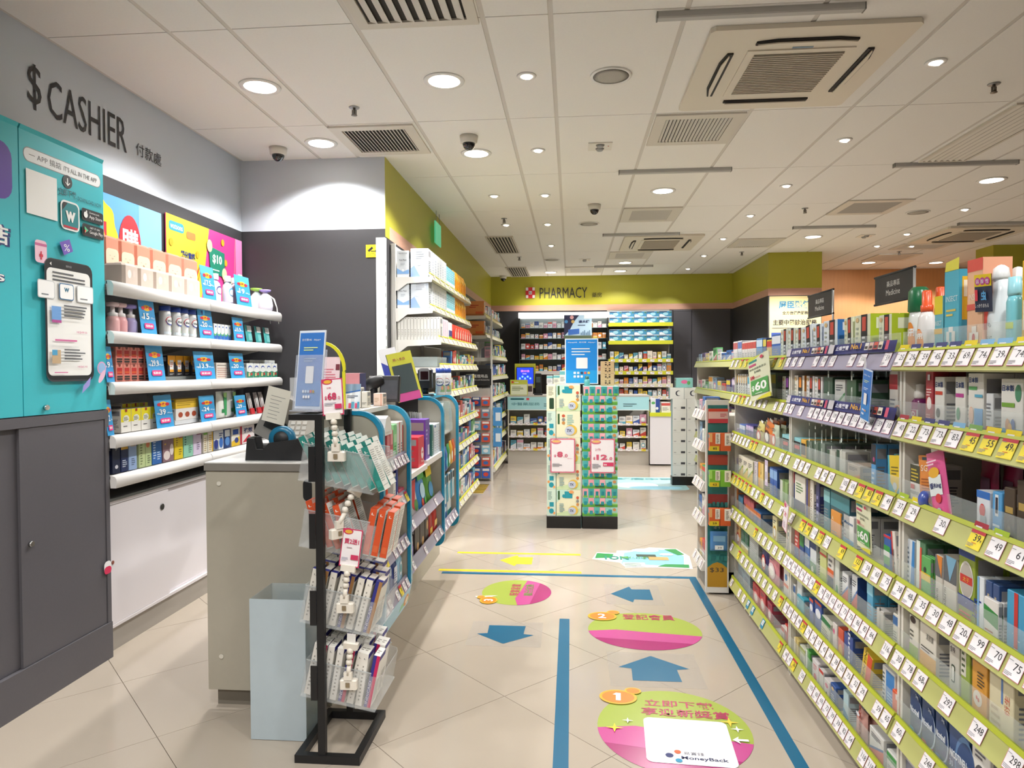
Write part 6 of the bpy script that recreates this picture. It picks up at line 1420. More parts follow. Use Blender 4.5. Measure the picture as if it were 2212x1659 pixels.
# ---- third shelf
goods('M', 2, [(1690, 1709, 940, '8cc8d0', [('r', 0.05, 0.35, 0.8, 0.85, '1e1c20'), ('r', 0.15, 0.55, 0.7, 0.7, 'c83a38'), ('l', 0.1, 0.05, 0.9, 0.25, 2, 'e8f0f0')], 'teal and black ointment box'), (1715, 1731, 946, '8cc8d0', [('r', 0.05, 0.35, 0.95, 0.85, '1e1c20'), ('r', 0.15, 0.55, 0.85, 0.7, 'c83a38')], 'teal ointment box'), (1731, 1742, 950, 'e0aa3c', [('r', 0.05, 0.4, 0.95, 0.85, '1e1c20')], 'orange and black ointment box'),
      (1743, 1755, 953, '6a7a6c', a_vert('GEL', 'e8f0e8', '34503e'), 'grey green slim gel box'), (1756, 1768, 955, '6a7a6c', a_vert('GEL', 'e8f0e8', '34503e'), 'grey green gel box with slanted word'), (1769, 1783, 957, '74847a', a_vert('GEL', 'e8f0e8', '34503e'), 'grey green broad gel box'),
      (1787, 1806, 973, 'c0c0b8', a_vert('GEL', 'e8f0e8', '34503e'), 'low grey and green box'), (1808, 1828, 974, 'c4c4bc', a_vert('GEL', 'e8f0e8', '34503e'), 'low pale grey and green box'), (1832, 1860, 1004, 'b8a898', a_diag('d8804a', 'c8a890'), 'low orange topped box'), (1883, 1894, 960, '5aa0d8', [('r', 0, 0.6, 1, 1, '2a2c3a'), ('c', 0.6, 0.7, 0.2, 0.05, 'b84a80'), ('l', 0.2, 0.2, 0.8, 0.5, 3, 'c8dcf0')], 'tall sky blue box')], behind=3, name='ointment_box')
goods('N', 2, [(1922, 1957, 985, '3fa4bc', [('p', [(0.15, 1), (0.85, 1), (0.85, 0.45), (0.5, 0.2), (0.15, 0.45)], 'e6c41e'), ('l', 0.25, 0.6, 0.75, 0.8, 3, '7a6a20'), ('c', 0.45, 0.36, 0.14, 0.08, 'c8d0d8')], 'teal card with yellow shield', {'cat': 'pack', 'd': 0.012, 'lean': -0.1}),
      (1968, 1990, 1005, 'e6e2dc', [('r', 0, 0.62, 1, 1, '4a4a38'), ('l', 0.1, 0.66, 0.9, 0.95, 4, 'c8b040'), ('t', 'MOSQUITOUT', 0.08, 0.36, 0.08, '2a2a2a', {'w': 0.84}), ('r', 0.1, 0.48, 0.5, 0.58, 'c83028'), ('c', 0.7, 0.15, 0.2, 0.12, 'c83a28')], 'white mosquito box with tomato picture'),
      (1992, 2030, 985, 'e08a3c', [('r', 0.25, 0.92, 0.6, 0.97, '4a5a6a'), ('t', 'SG', 0.15, 0.74, 0.1, 'f4e8d8', {'w': 0.4}), ('l', 0.15, 0.35, 0.85, 0.65, 6, 'a85c20'), ('c', 0.5, 0.14, 0.3, 0.1, 'd8d4d8')], 'orange hanging card with roll', {'cat': 'card', 'd': 0.01, 'lean': -0.12}),
      (2112, 2143, 1062, 'dfe4ec', [('r', 0, 0.85, 1, 1, '2a6cc0'), ('c', 0.45, 0.6, 0.22, 0.14, 'd02c2c'), ('r', 0.3, 0.0, 0.75, 0.5, 'b0bcc4')], 'white and blue box with red bottle'), (2146, 2169, 1064, '58a4dc', [('r', 0.3, 0.55, 0.65, 0.95, 'e8ecf0'), ('r', 0.36, 0.6, 0.6, 0.9, '2a2a3a'), ('l', 0.1, 0.15, 0.9, 0.45, 3, 'd8ecf8')], 'sky blue box with white panel'), (2171, 2197, 1055, '4a3c30', [('r', 0.15, 0.6, 0.85, 0.7, 'b89a50'), ('c', 0.5, 0.3, 0.2, 0.1, '6a5a44')], 'dark brown box with gold band'), (2199, 2230, 1040, '483a2e', [('r', 0.15, 0.6, 0.85, 0.7, 'b89a50')], 'taller dark brown box')], behind=1)
ring = [('r', 0.15, 0.42, 0.85, 0.68, 'e4ecec'), ('c', 0.5, 0.72, 0.3, 0.07, 'e8b030'), ('t', '香Ring', 0.18, 0.5, 0.09, '1e2a6a', {'w': 0.64, 'bold': 0.02}), ('c', 0.6, 0.38, 0.16, 0.06, 'd8383c'), ('c', 0.55, 0.2, 0.14, 0.06, 'b8d8c8'), ('c', 0.55, 0.2, 0.1, 0.04, 'e86a9a'), ('l', 0.2, 0.82, 0.8, 0.9, 2, 'f4d8e4')]
o = prod('repellent_pouch', pouch(0.09, 0.20, 0.016, 'e2609a', ring, hook=True), 'long pink pouch reading Ring tilted over the third shelf rail', 'pouch', (0.962, ry(2048, 0.965), GZ[2] + 0.012), R270, None)
o.rotation_euler = (0.0, -0.28, R270)
for i in range(6):  # Ring pouches farther back, the shelf shade put into a darker pink
    prod('repellent_pouch', pouch(0.075, 0.185, 0.02, '8a2444', [('c', 0.5, 0.3, 0.2, 0.1, 'b83a3a'), ('r', 0.25, 0.5, 0.75, 0.7, '6a4a5a')], key='dkring'), 'dark pink pouch in the shaded row behind, %s from left' % ORD[i], 'pouch', (1.06 + 0.022 * i, ry(2080, 0.985) - 0.055 * i + 0.01, GZ[2] + 0.0185), R270, 'shade-darkened pink pouches on the third shelf')
tr = thing('tape_roll', 'small blue and clear roll standing on the third shelf', 'roll', (0.966, ry(2008, 0.966), GZ[2] + 0.068), R270)
MB().lathe([(0.014, -0.012), (0.024, -0.012), (0.024, 0.012), (0.014, 0.012)], M('4a62b8', rough=0.15), n=24, caps=False).build('ring', tr).rotation_euler = (0, PI / 2, 0.4)
goods('F', 2, [(1590, 1596, 925, 'd0c0d8', a_top('8a6ab0'), 'lilac slim pack'), (1598, 1610, 917, '5a7ac0', a_top('d8e0f0'), 'blue toothbrush pack', {'n': 2}), (1612, 1628, 918, '4a4a8a', a_top('c8b0d8'), 'indigo toothbrush pack', {'n': 3}), (1633, 1645, 912, 'd8cc80', a_circ('c83a30'), 'cream hanging pouch', {'pouch': 1, 'hook': 1, 'lean': 0.15}), (1648, 1664, 908, 'd87a38', a_circ('5a3020'), 'orange hanging pouch', {'pouch': 1, 'hook': 1, 'lean': 0.25}), (1667, 1678, 918, 'c8d0b8', a_circ('d85a30'), 'pale green hanging pouch', {'pouch': 1})], behind=2, name='brush_pack')
# ---- fourth shelf
goods('M', 3, [(1686, 1703, 1040, '8aa868', a_vert('GEL', '2a3a20', 'dfe4d4'), 'green and white box'), (1707, 1718, 1018, '2a3a78', [('r', 0, 0.75, 1, 1, 'c02c30')], 'tall navy and red box'), (1718, 1741, 1028, 'e8e4d8', [('r', 0, 0.18, 1, 0.42, '2e2e5a'), ('r', 0, 0, 1, 0.18, '7ab83a'), ('l', 0.15, 0.6, 0.85, 0.85, 4, '6a8a5a')], 'tall white box with navy and green foot'), (1743, 1751, 1036, '8a6a4a', [('r', 0, 0, 0.5, 1, '4a4a86')], 'slim brown and violet box'), (1751, 1759, 1038, 'ece4d8', a_vert('INDICAID', '7a5a3a'), 'slim cream box with vertical word'), (1764, 1772, 1042, '3a3a6a', [('l', 0.2, 0.2, 0.8, 0.8, 4, '9a9ac8')], 'slim indigo box'),
      (1781, 1795, 1056, '3a7484', a_top('8cc4c8'), 'petrol box on the upper layer', {'up': 0.03, 'd': 0.08}), (1796, 1838, 1064, '2f5866', a_top('4a8a94'), 'broad dark petrol box', {'d': 0.05}), (1800, 1822, 1106, 'dd9238', a_word('A', 'f4e4c8', 0.2, 0.7, 0.12), 'orange box low in front', {'X': 0.966, 'd': 0.03}), (1824, 1847, 1115, 'e6e4e0', a_word('Mucinex', '3a6a9a', 0.85, 0.75, 0.09, [('r', 0, 0, 1, 0.35, '4f9ac4')]), 'white Mucinex box')], behind=2)
goods('N', 3, [(1912, 1928, 1158, '2a5ca8', [('r', 0, 0.3, 0.9, 0.75, '3a9a4a'), ('r', 0, 0.5, 0.9, 0.62, 'e8e8e8'), ('r', 0, 0.94, 1, 1, 'c8303c')], 'small blue and green box'), (1934, 1944, 1152, 'e4dcd4', a_vert('藥', '2a2a2a', 'c83a38'), 'slim white and red box', {'lean': -0.15}), (1946, 1958, 1154, 'e8e2d8', [('r', 0.7, 0, 1, 1, '2f5a34'), ('r', 0.1, 0.2, 0.4, 0.9, 'b83a34')], 'white box with green edge', {'lean': -0.05}), (1961, 1980, 1168, 'd8e0e8', [('p', [(0.5, 0), (1, 0), (1, 1), (0.75, 1)], '3a86c8'), ('l', 0.1, 0.1, 0.4, 0.9, 9, '6a7a8a')], 'white and blue slanted box'), (1983, 2004, 1172, '4a7a58', [('r', 0, 0, 0.4, 1, 'e4ece4'), ('p', [(0.35, 0), (0.55, 0), (0.6, 0.9), (0.4, 0.9)], 'd8452c')], 'green and red herbal box'),
      (2000, 2022, 1205, '58a858', [('r', 0, 0.5, 1, 0.66, 'e0c030'), ('c', 0.4, 0.72, 0.14, 0.06, '2a3a2a')], 'low green and yellow card', {'X': 0.964, 'd': 0.008}), (2024, 2041, 1202, 'cfc9c0', [('r', 0, 0.62, 1, 1, '6a6c70'), ('p', [(0.2, 1), (1, 1), (0.9, 0.62)], 'dd8432'), ('t', 'Egoderm', 0.62, 0.05, 0.12, '2a2a2a', {'rot': PI / 2, 'w': 1.5})], 'grey and orange Egoderm box'), (2042, 2072, 1205, 'cfc9c0', [('r', 0, 0.58, 1, 1, '5d6064'), ('p', [(0.2, 1), (1, 1), (0.5, 0.6)], '78aac8'), ('t', 'Egoderm', 0.3, 0.05, 0.1, '2a2a2a', {'rot': PI / 2, 'w': 1.1})], 'grey and blue Egoderm box'),
      (2075, 2112, 1190, '93a638', [('r', 0, 0.9, 1, 1, '2a4a9c'), ('c', 0.5, 0.62, 0.44, 0.24, 'e6e2da'), ('c', 0.5, 0.62, 0.40, 0.21, 'b8b0a8'), ('r', 0.12, 0.58, 0.88, 0.68, 'c8302c'), ('t', '太子', 0.3, 0.6, 0.06, 'e8c040', {'w': 0.4}), ('r', 0, 0.28, 1, 0.42, '2a3a86'), ('l', 0.1, 0.1, 0.9, 0.25, 3, 'd8604a')], 'tall olive box with red seal'), (2116, 2132, 1250, 'e2e8ee', [('t', 'iceq', 0.62, 0.3, 0.25, '1e3a8a', {'rot': PI / 2, 'w': 1.8, 'bold': 0.03}), ('r', 0, 0, 0.3, 1, '7ab0e0')], 'white and blue iceq box'), (2134, 2165, 1262, '2f4c80', [('r', 0.3, 0.5, 0.6, 0.8, 'b8a888')], 'dark blue box row', {'n': 2}), (2138, 2172, 1298, 'e4e0dc', [('p', [(0, 0.55), (1, 0.45), (1, 0.75), (0, 0.85)], '2f8a3c'), ('l', 0.1, 0.1, 0.9, 0.4, 4, 'b06a60')], 'white box with green ribbon', {'X': 0.964, 'd': 0.01}), (2180, 2225, 1285, '3f9cc8', [('t', 'Counterpain', 0.7, 0.05, 0.18, 'f0f4f8', {'rot': PI / 2, 'w': 0.9}), ('r', 0.4, 0.2, 0.6, 1, 'c8302c')], 'teal box with red arrow')], behind=2)
goods('F', 3, [(1584, 1594, 985, 'd0ccd4', a_top('9a8ab8'), 'pale grey slim box'), (1596, 1627, 990, 'ded8c4', a_diag('e0b832', '8aa840'), 'white and yellow slanted box', {'n': 3}), (1630, 1637, 998, 'd0c8d0', a_vert('WARTNER', '6a3a5a'), 'slim pale violet box'), (1639, 1650, 1000, 'e4c67c', a_vert('CORN', '6a4a2a', 'e0a030'), 'cream and amber box'), (1664, 1680, 1012, '3a62b0', a_top('8ab0e0'), 'royal blue box', {'n': 2})], behind=2)
# ---- fifth shelf
goods('M', 4, [(1700, 1710, 1134, '3a5a64', a_vert('GEL', 'e8e4d8', 'c8bcb0'), 'slim dark and cream box'), (1718, 1728, 1146, 'c84a44', [('r', 0, 0, 1, 0.5, '2a3a7a'), ('l', 0.2, 0.55, 0.8, 0.9, 3, 'f0d8d0')], 'red and navy slim box'), (1729, 1739, 1150, '2f4c92', [('r', 0, 0.6, 1, 0.9, '3a8a4a')], 'blue and green slim box'), (1740, 1751, 1156, '3f6eb4', a_top('e8ecf4'), 'blue slim box with white band'), (1752, 1766, 1166, 'd4d8dc', [('r', 0, 0, 1, 0.4, '3a7a4a'), ('c', 0.4, 0.2, 0.2, 0.1, 'e8e8e0'), ('r', 0, 0.75, 1, 1, '2a3a6a')], 'white and green box'), (1773, 1788, 1188, 'c8cc84', [('r', 0, 0, 1, 0.35, 'a8bc34'), ('r', 0, 0.82, 1, 0.88, 'c83a38')], 'yellow green box'), (1790, 1804, 1196, 'd8d4cc', [('r', 0, 0.42, 1, 0.6, 'd8602c'), ('r', 0, 0, 1, 0.42, '2e3452'), ('l', 0.2, 0.66, 0.8, 0.9, 2, '5a5a62')], 'white box with orange band'), (1806, 1816, 1208, 'd0d4cc', [('c', 0.5, 0.2, 0.3, 0.15, '3f8a5a')], 'pale box with green drop'), (1822, 1836, 1240, 'e0e2e4', a_diag('d85a4a', '3a6ab0'), 'white box with rainbow swoosh'), (1843, 1856, 1246, 'e2e4e8', a_diag('d85a4a', '3a6ab0'), 'white and navy box with swoosh', {'side': [('r', 0, 0, 1, 1, '24427e')]}), (1876, 1890, 1255, '4fa4cc', a_top('8ac8e0'), 'sky blue tall box')], behind=2)
goods('N', 4, [(1897, 1913, 1320, 'c9c4be', a_vert('CBS', '2a2a2a'), 'grey box with dark vertical word'), (1933, 1945, 1330, 'd4d0c4', a_top('3a6aa0'), 'cream slim box'), (1969, 1990, 1335, 'dcd8ca', [('r', 0, 0, 1, 0.42, '8ab03a'), ('c', 0.4, 0.92, 0.3, 0.07, '3a2a2a'), ('l', 0.1, 0.5, 0.5, 0.75, 3, '5a5a50')], 'white and green herbal box'), (1992, 2029, 1350, 'dcd6ca', [('r', 0, 0, 1, 0.42, 'e0a83c'), ('t', '清肺寶', 0.4, 0.68, 0.12, '2a2a2a', {'w': 0.45}), ('l', 0.1, 0.46, 0.9, 0.56, 2, '3a3a34')], 'white and orange herbal box', {'d': 0.07}), (2056, 2080, 1390, 'c6c2b8', [('t', '金嗓', 0.1, 0.8, 0.1, '3a2a3a', {'w': 0.5}), ('o', 0.25, 0.3, 0.6, 0.6, 0.1, '3a4a3a'), ('o', 0.3, 0.33, 0.55, 0.57, 0.08, 'd8d8d0')], 'grey throat box with tablet drawing'), (2082, 2103, 1395, '8fa63c', [('r', 0, 0.5, 0.6, 1, 'd8d4c8'), ('l', 0.1, 0.55, 0.5, 0.9, 4, '4a5a3a')], 'green and white tall box'), (2106, 2141, 1425, 'd89a3c', [('c', 0.4, 0.35, 0.3, 0.12, 'e8e0d4'), ('c', 0.35, 0.36, 0.06, 0.03, 'c83c30'), ('c', 0.48, 0.34, 0.06, 0.03, 'c83c30'), ('l', 0.4, 0.55, 0.9, 0.8, 5, '4a3a2a'), ('r', 0, 0.92, 1, 1, 'c8b898')], 'orange box with red tablets'), (2144, 2200, 1440, 'd9cfae', [('r', 0.5, 0.5, 0.58, 0.9, '5a80b8'), ('t', '衍生', 0.85, 0.4, 0.1, 'c8402c', {'rot': PI / 2, 'w': 0.5}), ('l', 0.1, 0.1, 0.5, 0.45, 4, 'b8a888')], 'broad cream box')], behind=1)
cy = thing('ointment_jar', 'white jar with green label on the fifth shelf, nearest right bay', 'jar', (0.995, ry(1956, 0.995), GZ[4] + 0.0185), R270)
MB().lathe([(0.018, 0), (0.02, 0.003), (0.02, 0.075), (0, 0.076)], M('2f6a3c', rough=0.3), n=18).build('body', cy); MB().lathe([(0.0205, 0.074), (0.021, 0.076), (0.021, 0.092), (0, 0.093)], M('dfdcd2'), n=18).build('lid', cy)
goods('F', 4, [(1584, 1593, 1046, 'dd8a4a', a_circ('c8402c'), 'orange and white slim box', {'n': 2}), (1596, 1606, 1072, '34506a', a_top('4a80a0'), 'dark blue jar box'), (1608, 1630, 1078, '8a3a44', a_top('b05a60'), 'maroon box row', {'n': 3}), (1612, 1645, 1098, '2f5a8c', a_top('c8703a'), 'blue lidded box row', {'n': 4}), (1670, 1680, 1118, 'e0d8a8', a_circ('c89a30'), 'tall cream box')], behind=2)
# ---- sixth shelf
goods('M', 5, [(1695, 1706, 1228, 'd8d4d0', [('r', 0, 0.4, 1, 0.5, 'd85a34'), ('c', 0.5, 0.7, 0.25, 0.1, '4a80b0')], 'white slim box with orange line'), (1710, 1721, 1262, 'd4d0cc', a_top('4a70a8'), 'white slim box with blue band'), (1724, 1735, 1256, 'd0d4d4', [('r', 0, 0.3, 1, 0.4, 'd85a34')], 'pale tall slim box'), (1728, 1744, 1292, '3a9ab0', a_word('T', 'e0f0f0', 0.2), 'low teal box', {'X': 0.964, 'd': 0.04}), (1751, 1760, 1296, '3a56a0', [('c', 0.5, 0.7, 0.4, 0.12, 'e8e8f0'), ('r', 0, 0.9, 1, 1, 'c8482c')], 'blue box with white oval'), (1763, 1778, 1304, '30509c', [('c', 0.5, 0.65, 0.4, 0.14, 'e8e8f0'), ('r', 0, 0.92, 1, 1, 'c8482c')], 'royal blue box with white oval'), (1776, 1796, 1340, 'd4d2c2', [('r', 0, 0.75, 1, 1, '2f7a48'), ('l', 0.1, 0.2, 0.9, 0.6, 4, '8a8a80')], 'cream box with green top', {'lean': 0.1}), (1802, 1812, 1350, 'd8d0cc', [('c', 0.3, 0.7, 0.2, 0.1, 'd85a8a')], 'slim white and pink box'), (1814, 1826, 1362, 'd0553c', [('c', 0.5, 0.3, 0.35, 0.2, 'e0b050')], 'red and gold box'), (1827, 1847, 1375, '2c4a92', [('t', 'bonjela', 0.75, 0.15, 0.22, 'f0f2f8', {'rot': PI / 2, 'w': 2.4, 'bold': 0.02})], 'blue bonjela box'), (1862, 1882, 1405, 'e2c030', [('r', 0.5, 0, 1, 1, 'd8502c'), ('t', 'DENTINOX', 0.4, 0.1, 0.12, '3a2a1a', {'rot': PI / 2, 'w': 2.2})], 'yellow and red leaning box', {'lean': 0.25})], behind=2)
NIC = lambda c: [('r', 0, 0, 1, 0.2, c), ('c', 0.7, 0.5, 0.5, 0.36, 'b8c8dc'), ('c', 0.62, 0.53, 0.5, 0.38, '26406e'), ('t', 'Nicotinell', 0.08, 0.5, 0.12, 'eef2f8', {'w': 0.84, 'bold': 0.03}), ('t', '2mg', 0.6, 0.82, 0.08, 'dfe6f0', {'w': 0.25})]
goods('N', 5, [(1911, 1940, 1452, 'd8d8d6', [('r', 0.3, 0.1, 0.95, 0.95, '3a80c4'), ('l', 0.4, 0.2, 0.9, 0.5, 4, 'a8d0e8'), ('l', 0.05, 0.2, 0.22, 0.9, 7, '5a6a70')], 'white and blue box with fringe'), (1937, 1965, 1506, 'dd5a2c', [('r', 0.3, 0.75, 1, 0.95, 'e8d8d0')], 'low orange box', {'X': 0.966, 'd': 0.06}), (1972, 1996, 1492, '26406e', NIC('3a9ab8'), 'navy and teal Nicotinell box'), (1998, 2025, 1522, '26406e', NIC('c83a34'), 'navy and red Nicotinell box'), (2028, 2054, 1542, '26406e', NIC('2f6a9c'), 'navy and blue Nicotinell box'), (2058, 2104, 1578, '28487c', [('c', 0.8, 0.4, 0.5, 0.5, '5a80b0'), ('c', 0.85, 0.36, 0.48, 0.46, '28487c'), ('t', 'NICOTINELL', 0.05, 0.4, 0.13, 'eef2f8', {'w': 0.9, 'bold': 0.03}), ('t', '30', 0.05, 0.24, 0.1, 'c8d8ec', {'w': 0.18})], 'large navy Nicotinell box'), (2108, 2150, 1620, 'dedbd6', a_circ('4a4a50'), 'white box with dark drawing')], behind=1, name='gum_box')
goods('F', 5, [(1584, 1590, 1118, '4a4a6a', a_top('8a8ab0'), 'slate slim box', {'n': 2}), (1591, 1600, 1134, 'd8a870', a_circ('c84a40'), 'tan slim box'), (1602, 1618, 1140, '3a6a4a', a_band('e0c030', 'e8e8d8'), 'green and yellow box', {'n': 2}), (1620, 1640, 1160, '9a9c9a', [('l', 0.1, 0.1, 0.9, 0.9, 12, 'c0c2c0')], 'grey lined carton'), (1646, 1658, 1178, '3a3468', a_circ('c84a40'), 'indigo pouch', {'pouch': 1}), (1660, 1680, 1196, 'd88a94', a_circ('e8d0d4'), 'pink pouch', {'pouch': 1})], behind=1)
# ---- base shelf
goods('M', 6, [(1690, 1697, 1356, 'd8d0cc', a_top('c83a34'), 'white slim box with red head'), (1698, 1704, 1352, 'c84038', a_top('e8d8d0'), 'red slim box'), (1705, 1714, 1364, 'dcd4d0', a_vert('X', '8a2a3a', 'b83a44'), 'white and red upright box'), (1718, 1728, 1384, 'd9c478', a_vert('X', '6a2a2a', 'e8dcc0'), 'cream and gold upright box'), (1731, 1743, 1402, 'cfd0bc', a_top('a8b060'), 'pale olive box'), (1744, 1754, 1410, '4a9a44', a_vert('X', 'e8e8e0', 'e0e4d8'), 'green upright box'), (1758, 1772, 1432, 'dfd8d8', [('c', 0.5, 0.3, 0.25, 0.14, 'd85a7a'), ('l', 0.2, 0.6, 0.8, 0.85, 3, 'c83a48')], 'white box with pink rose'), (1773, 1783, 1452, 'd8d4d0', [('r', 0, 0.85, 1, 1, 'c83a34')], 'white box with red lid'), (1784, 1796, 1474, 'e0d8d6', [('c', 0.5, 0.7, 0.3, 0.12, 'd85a80'), ('c', 0.5, 0.25, 0.12, 0.12, '2a2a34')], 'white box with pink oval'), (1798, 1811, 1485, '34589c', [('c', 0.4, 0.8, 0.2, 0.08, 'e0b040'), ('l', 0.15, 0.2, 0.85, 0.6, 4, 'd8e0f0')], 'blue box with gold dot'), (1826, 1838, 1500, 'b8d0d8', [('p', [(0, 0), (1, 0), (1, 0.3), (0, 0.45)], '4a90b8')], 'pale aqua box'), (1852, 1872, 1540, 'd8a49a', [('t', '速效', 0.8, 0.2, 0.2, '8a2a1a', {'rot': PI / 2, 'w': 1.6, 'bold': 0.03}), ('c', 0.4, 0.85, 0.2, 0.06, 'e8e8f0')], 'salmon pouch with yellow words', {'pouch': 1})], behind=1, name='vitamin_box')
goods('N', 6, [(1884, 1916, 1590, 'dcdad6', a_diag('d8603c', '2a5a9c'), 'white box with orange ring'), (1922, 1950, 1640, 'dad8d4', a_top('4a9a50'), 'white box with green mark'), (1960, 2000, 1660, 'd0ccc8', a_top('8a8a9a'), 'low white box')], name='vitamin_box')
goods('F', 6, [(1584, 1592, 1250, 'd4d8dc', a_top('4a80b8'), 'white and blue slim box'), (1596, 1622, 1200, '8a9aa4', a_top('c8d0d4'), 'grey green box', {'n': 2}), (1628, 1642, 1266, 'b83a40', a_circ('e8a0a0'), 'red picture box'), (1643, 1656, 1280, 'c04048', a_circ('e8b0a8'), 'crimson picture box'), (1660, 1670, 1304, 'a83a50', a_circ('e0a0a8'), 'wine red picture box')], behind=1, name='vitamin_box')

# ------------------------------------------------------------------ leaflets and flags on the right shelves
def leaflet60(label, px0, px1, y0, y1, X, lean):
    a, b = at(px0, (y0 + y1) / 2, X=X), at(px1, (y0 + y1) / 2, X=X)
    wd = abs(a.y - b.y); zt, zb = at(px0, y0, X=X).z, at(px0, y1, X=X).z
    h = zt - zb
    mb = MB().box(-wd / 2, 0, 0, wd / 2, 0.0015, h, M('dfe0c0', rough=0.35)); g = G(mb, FC((-wd / 2, 0, 0)), wd, h)
    g.poly([(0, 0.9), (0.6, 0.98), (0.6, 1), (0, 1)], M('c8d048')).rect(0.05, 0.88, 0.45, 0.93, M('2f8a80')).rect(0.05, 0.79, 0.4, 0.84, M('b83a6a')).text('買精選健康產品', 0.06, 0.70, 0.05, M('3a4a3a'), w=0.8).text('$488', 0.3, 0.61, 0.06, M('2a3a2a'), w=0.3)
    g.text('送', 0.06, 0.47, 0.11, M('c02c48'), w=0.24, bold=0.03).text('FREE', 0.34, 0.50, 0.03, M('c02c48'), w=0.25).rect(0.1, 0.12, 0.92, 0.46, M('4a9a48')).text('$', 0.14, 0.2, 0.14, W_, w=0.13, bold=0.02).text('60', 0.3, 0.2, 0.2, W_, w=0.55, bold=0.03).lines(0.3, 0.14, 0.8, 0.17, 1, W_).poly([(0.3, 0.0), (1, 0.0), (1, 0.1), (0.6, 0.06)], M('d8d030')).ell(0.72, 0.93, 0.07, 0.035, M('c83a5a'))
    o = prod('coupon_leaflet', mb.mesh('coupon_leaflet'), label, 'leaflet', (X, (a.y + b.y) / 2, zb), R270, 'green sixty dollar leaflets'); o.rotation_euler = (0.05, lean, R270)
leaflet60('large green and cream leaflet reading 60 hung on the farthest bay', 1622, 1668, 768, 858, 0.915, -0.12)
leaflet60('smaller green and cream leaflet reading 60 on the middle bay fourth shelf', 1852, 1884, 1078, 1178, 0.955, 0.04)
ht = thing('payment_tag', 'narrow blue payment notice hanging from the middle bay top rail', 'sign', (0.918, ry(1868, 0.918), 1.19), R270)
mb = MB().box(-0.034, 0, 0, 0.034, 0.0012, 0.165, M('4a86d0')); payment(mb, FC((-0.034, 0, 0)), 0.068, 0.165); o = mb.build('notice', ht); o.rotation_euler = (0, 0.16, 0)
MB().box(-0.006, 0, 0.16, 0.006, 0.002, 0.20, ACR('f0f0f4', 0.5)).build('hanger', ht)
pk = thing('price_flag', 'pink framed price flag reading 29 on the middle bay', 'price sign', (0.905, ry(1698, 0.91), 0.665), R270)
mb = MB().box(-0.03, 0, 0, 0.03, 0.0012, 0.125, M('f0e4ea')); g = G(mb, FC((-0.03, 0, 0)), 0.06, 0.125); g.rect(0, 0, 1, 1, M('d87090')).rr(0.05, 0.03, 0.95, 0.97, 0.05, M('f0e8ec')).text('29', 0.25, 0.5, 0.18, PK, w=0.4, bold=0.03).text('.9', 0.67, 0.5, 0.07, PK, w=0.14).lines(0.2, 0.1, 0.8, 0.35, 4, M('b8a0b0')).ell(0.3, 0.9, 0.2, 0.07, PK)
o = mb.build('card', pk); o.rotation_euler = (0, 0.3, 0)
pk = thing('price_flag', 'small lilac price flag hanging under the farthest bay third rail', 'price sign', (0.918, ry(1657, 0.92), 0.80), R270)
mb = MB().box(-0.024, 0, 0, 0.024, 0.0012, 0.12, M('c8b8d0')); g = G(mb, FC((-0.024, 0, 0)), 0.048, 0.12); g.rect(0.1, 0.15, 0.9, 0.8, M('e0d8e4')).rect(0.35, 0.25, 0.6, 0.55, M('7a7a90')); mb.build('card', pk)
def flag(label, y0, y1, X, z0, z1, small=False):
    t = thing('department_flag', label, 'sign', (X, y0, z0))
    L = y0 - y1
    mb = MB().box(-0.002, -L, 0, 0.002, 0, z1 - z0, M('3b3633', rough=0.6)); g = G(mb, FR((-0.002, 0, 0)), L, z1 - z0, 0.0006)
    g.text('藥品專區', 0.5, 0.55, 0.2, M('e6e2dc'), w=0.34, align='c').text('Medicine', 0.5, 0.25, 0.2, M('e6e2dc'), w=0.36, align='c')
    mb.build('panel', t)
    for z in (0.0, z1 - z0): MB().cyl((0, 0.006, z), (0, -L - 0.008, z), 0.005, M('232120', rough=0.5)).build('rod', t)
    MB().cyl((0, -L - 0.002, 1.40 - z0), (0, -L - 0.002, z1 - z0), 0.005, M('cfcfcf', rough=0.3, metal=0.5)).build('pole', t)
flag('black department flag reading Medicine, nearer and larger one', 3.13, 2.79, 1.31, 1.625, 1.742)
flag('black department flag reading Medicine, farther and smaller one', 3.98, 3.62, 1.31, 1.63, 1.75)

# ------------------------------------------------------------------ hanging-strip end panel and the shelves beyond
ep = thing('display_tower', 'narrow teal end panel with hanging boxes and a gold 33 price', 'display panel', (0.80, 4.215, 0))
mb = MB().box(0, 0, 0.012, 0.135, 0.02, 1.165, M('e6e4e0', rough=0.4)); g = G(mb, FC((0, 0, 0.012)), 0.135, 1.153)
g.rect(0.07, 0.03, 0.93, 0.975, M('2b7a78')).poly([(0.07, 0.03), (0.93, 0.03), (0.93, 0.13), (0.7, 0.152), (0.5, 0.16), (0.3, 0.152), (0.07, 0.13)], M('b98a1e')).text('$33', 0.18, 0.105, 0.026, M('3a3a3a'), w=0.6).text('約', 0.35, 0.33, 0.035, M('c8dcd8'), w=0.25)
for i in range(5):
    for j in range(9): g.rect(0.1 + 0.17 * i, 0.17 + 0.035 * j, 0.23 + 0.17 * i, 0.195 + 0.035 * j, M('257270' if (i + j) % 2 else '2f827e'))
mb.build('board', ep)
hd = MB().box(0.012, -0.012, 1.03, 0.125, -0.002, 1.115, M('e07a68')); g = G(hd, FC((0.012, -0.012, 1.03)), 0.113, 0.085); g.rect(0, 0.8, 1, 1, M('d8452c')).rect(0, 0.0, 1, 0.35, M('c83a44')).rect(0, 0.3, 1, 0.8, M('e8c0b4')).lines(0.6, 0.45, 0.95, 0.7, 3, M('c8404a'))
hd.build('hanging_header', ep)
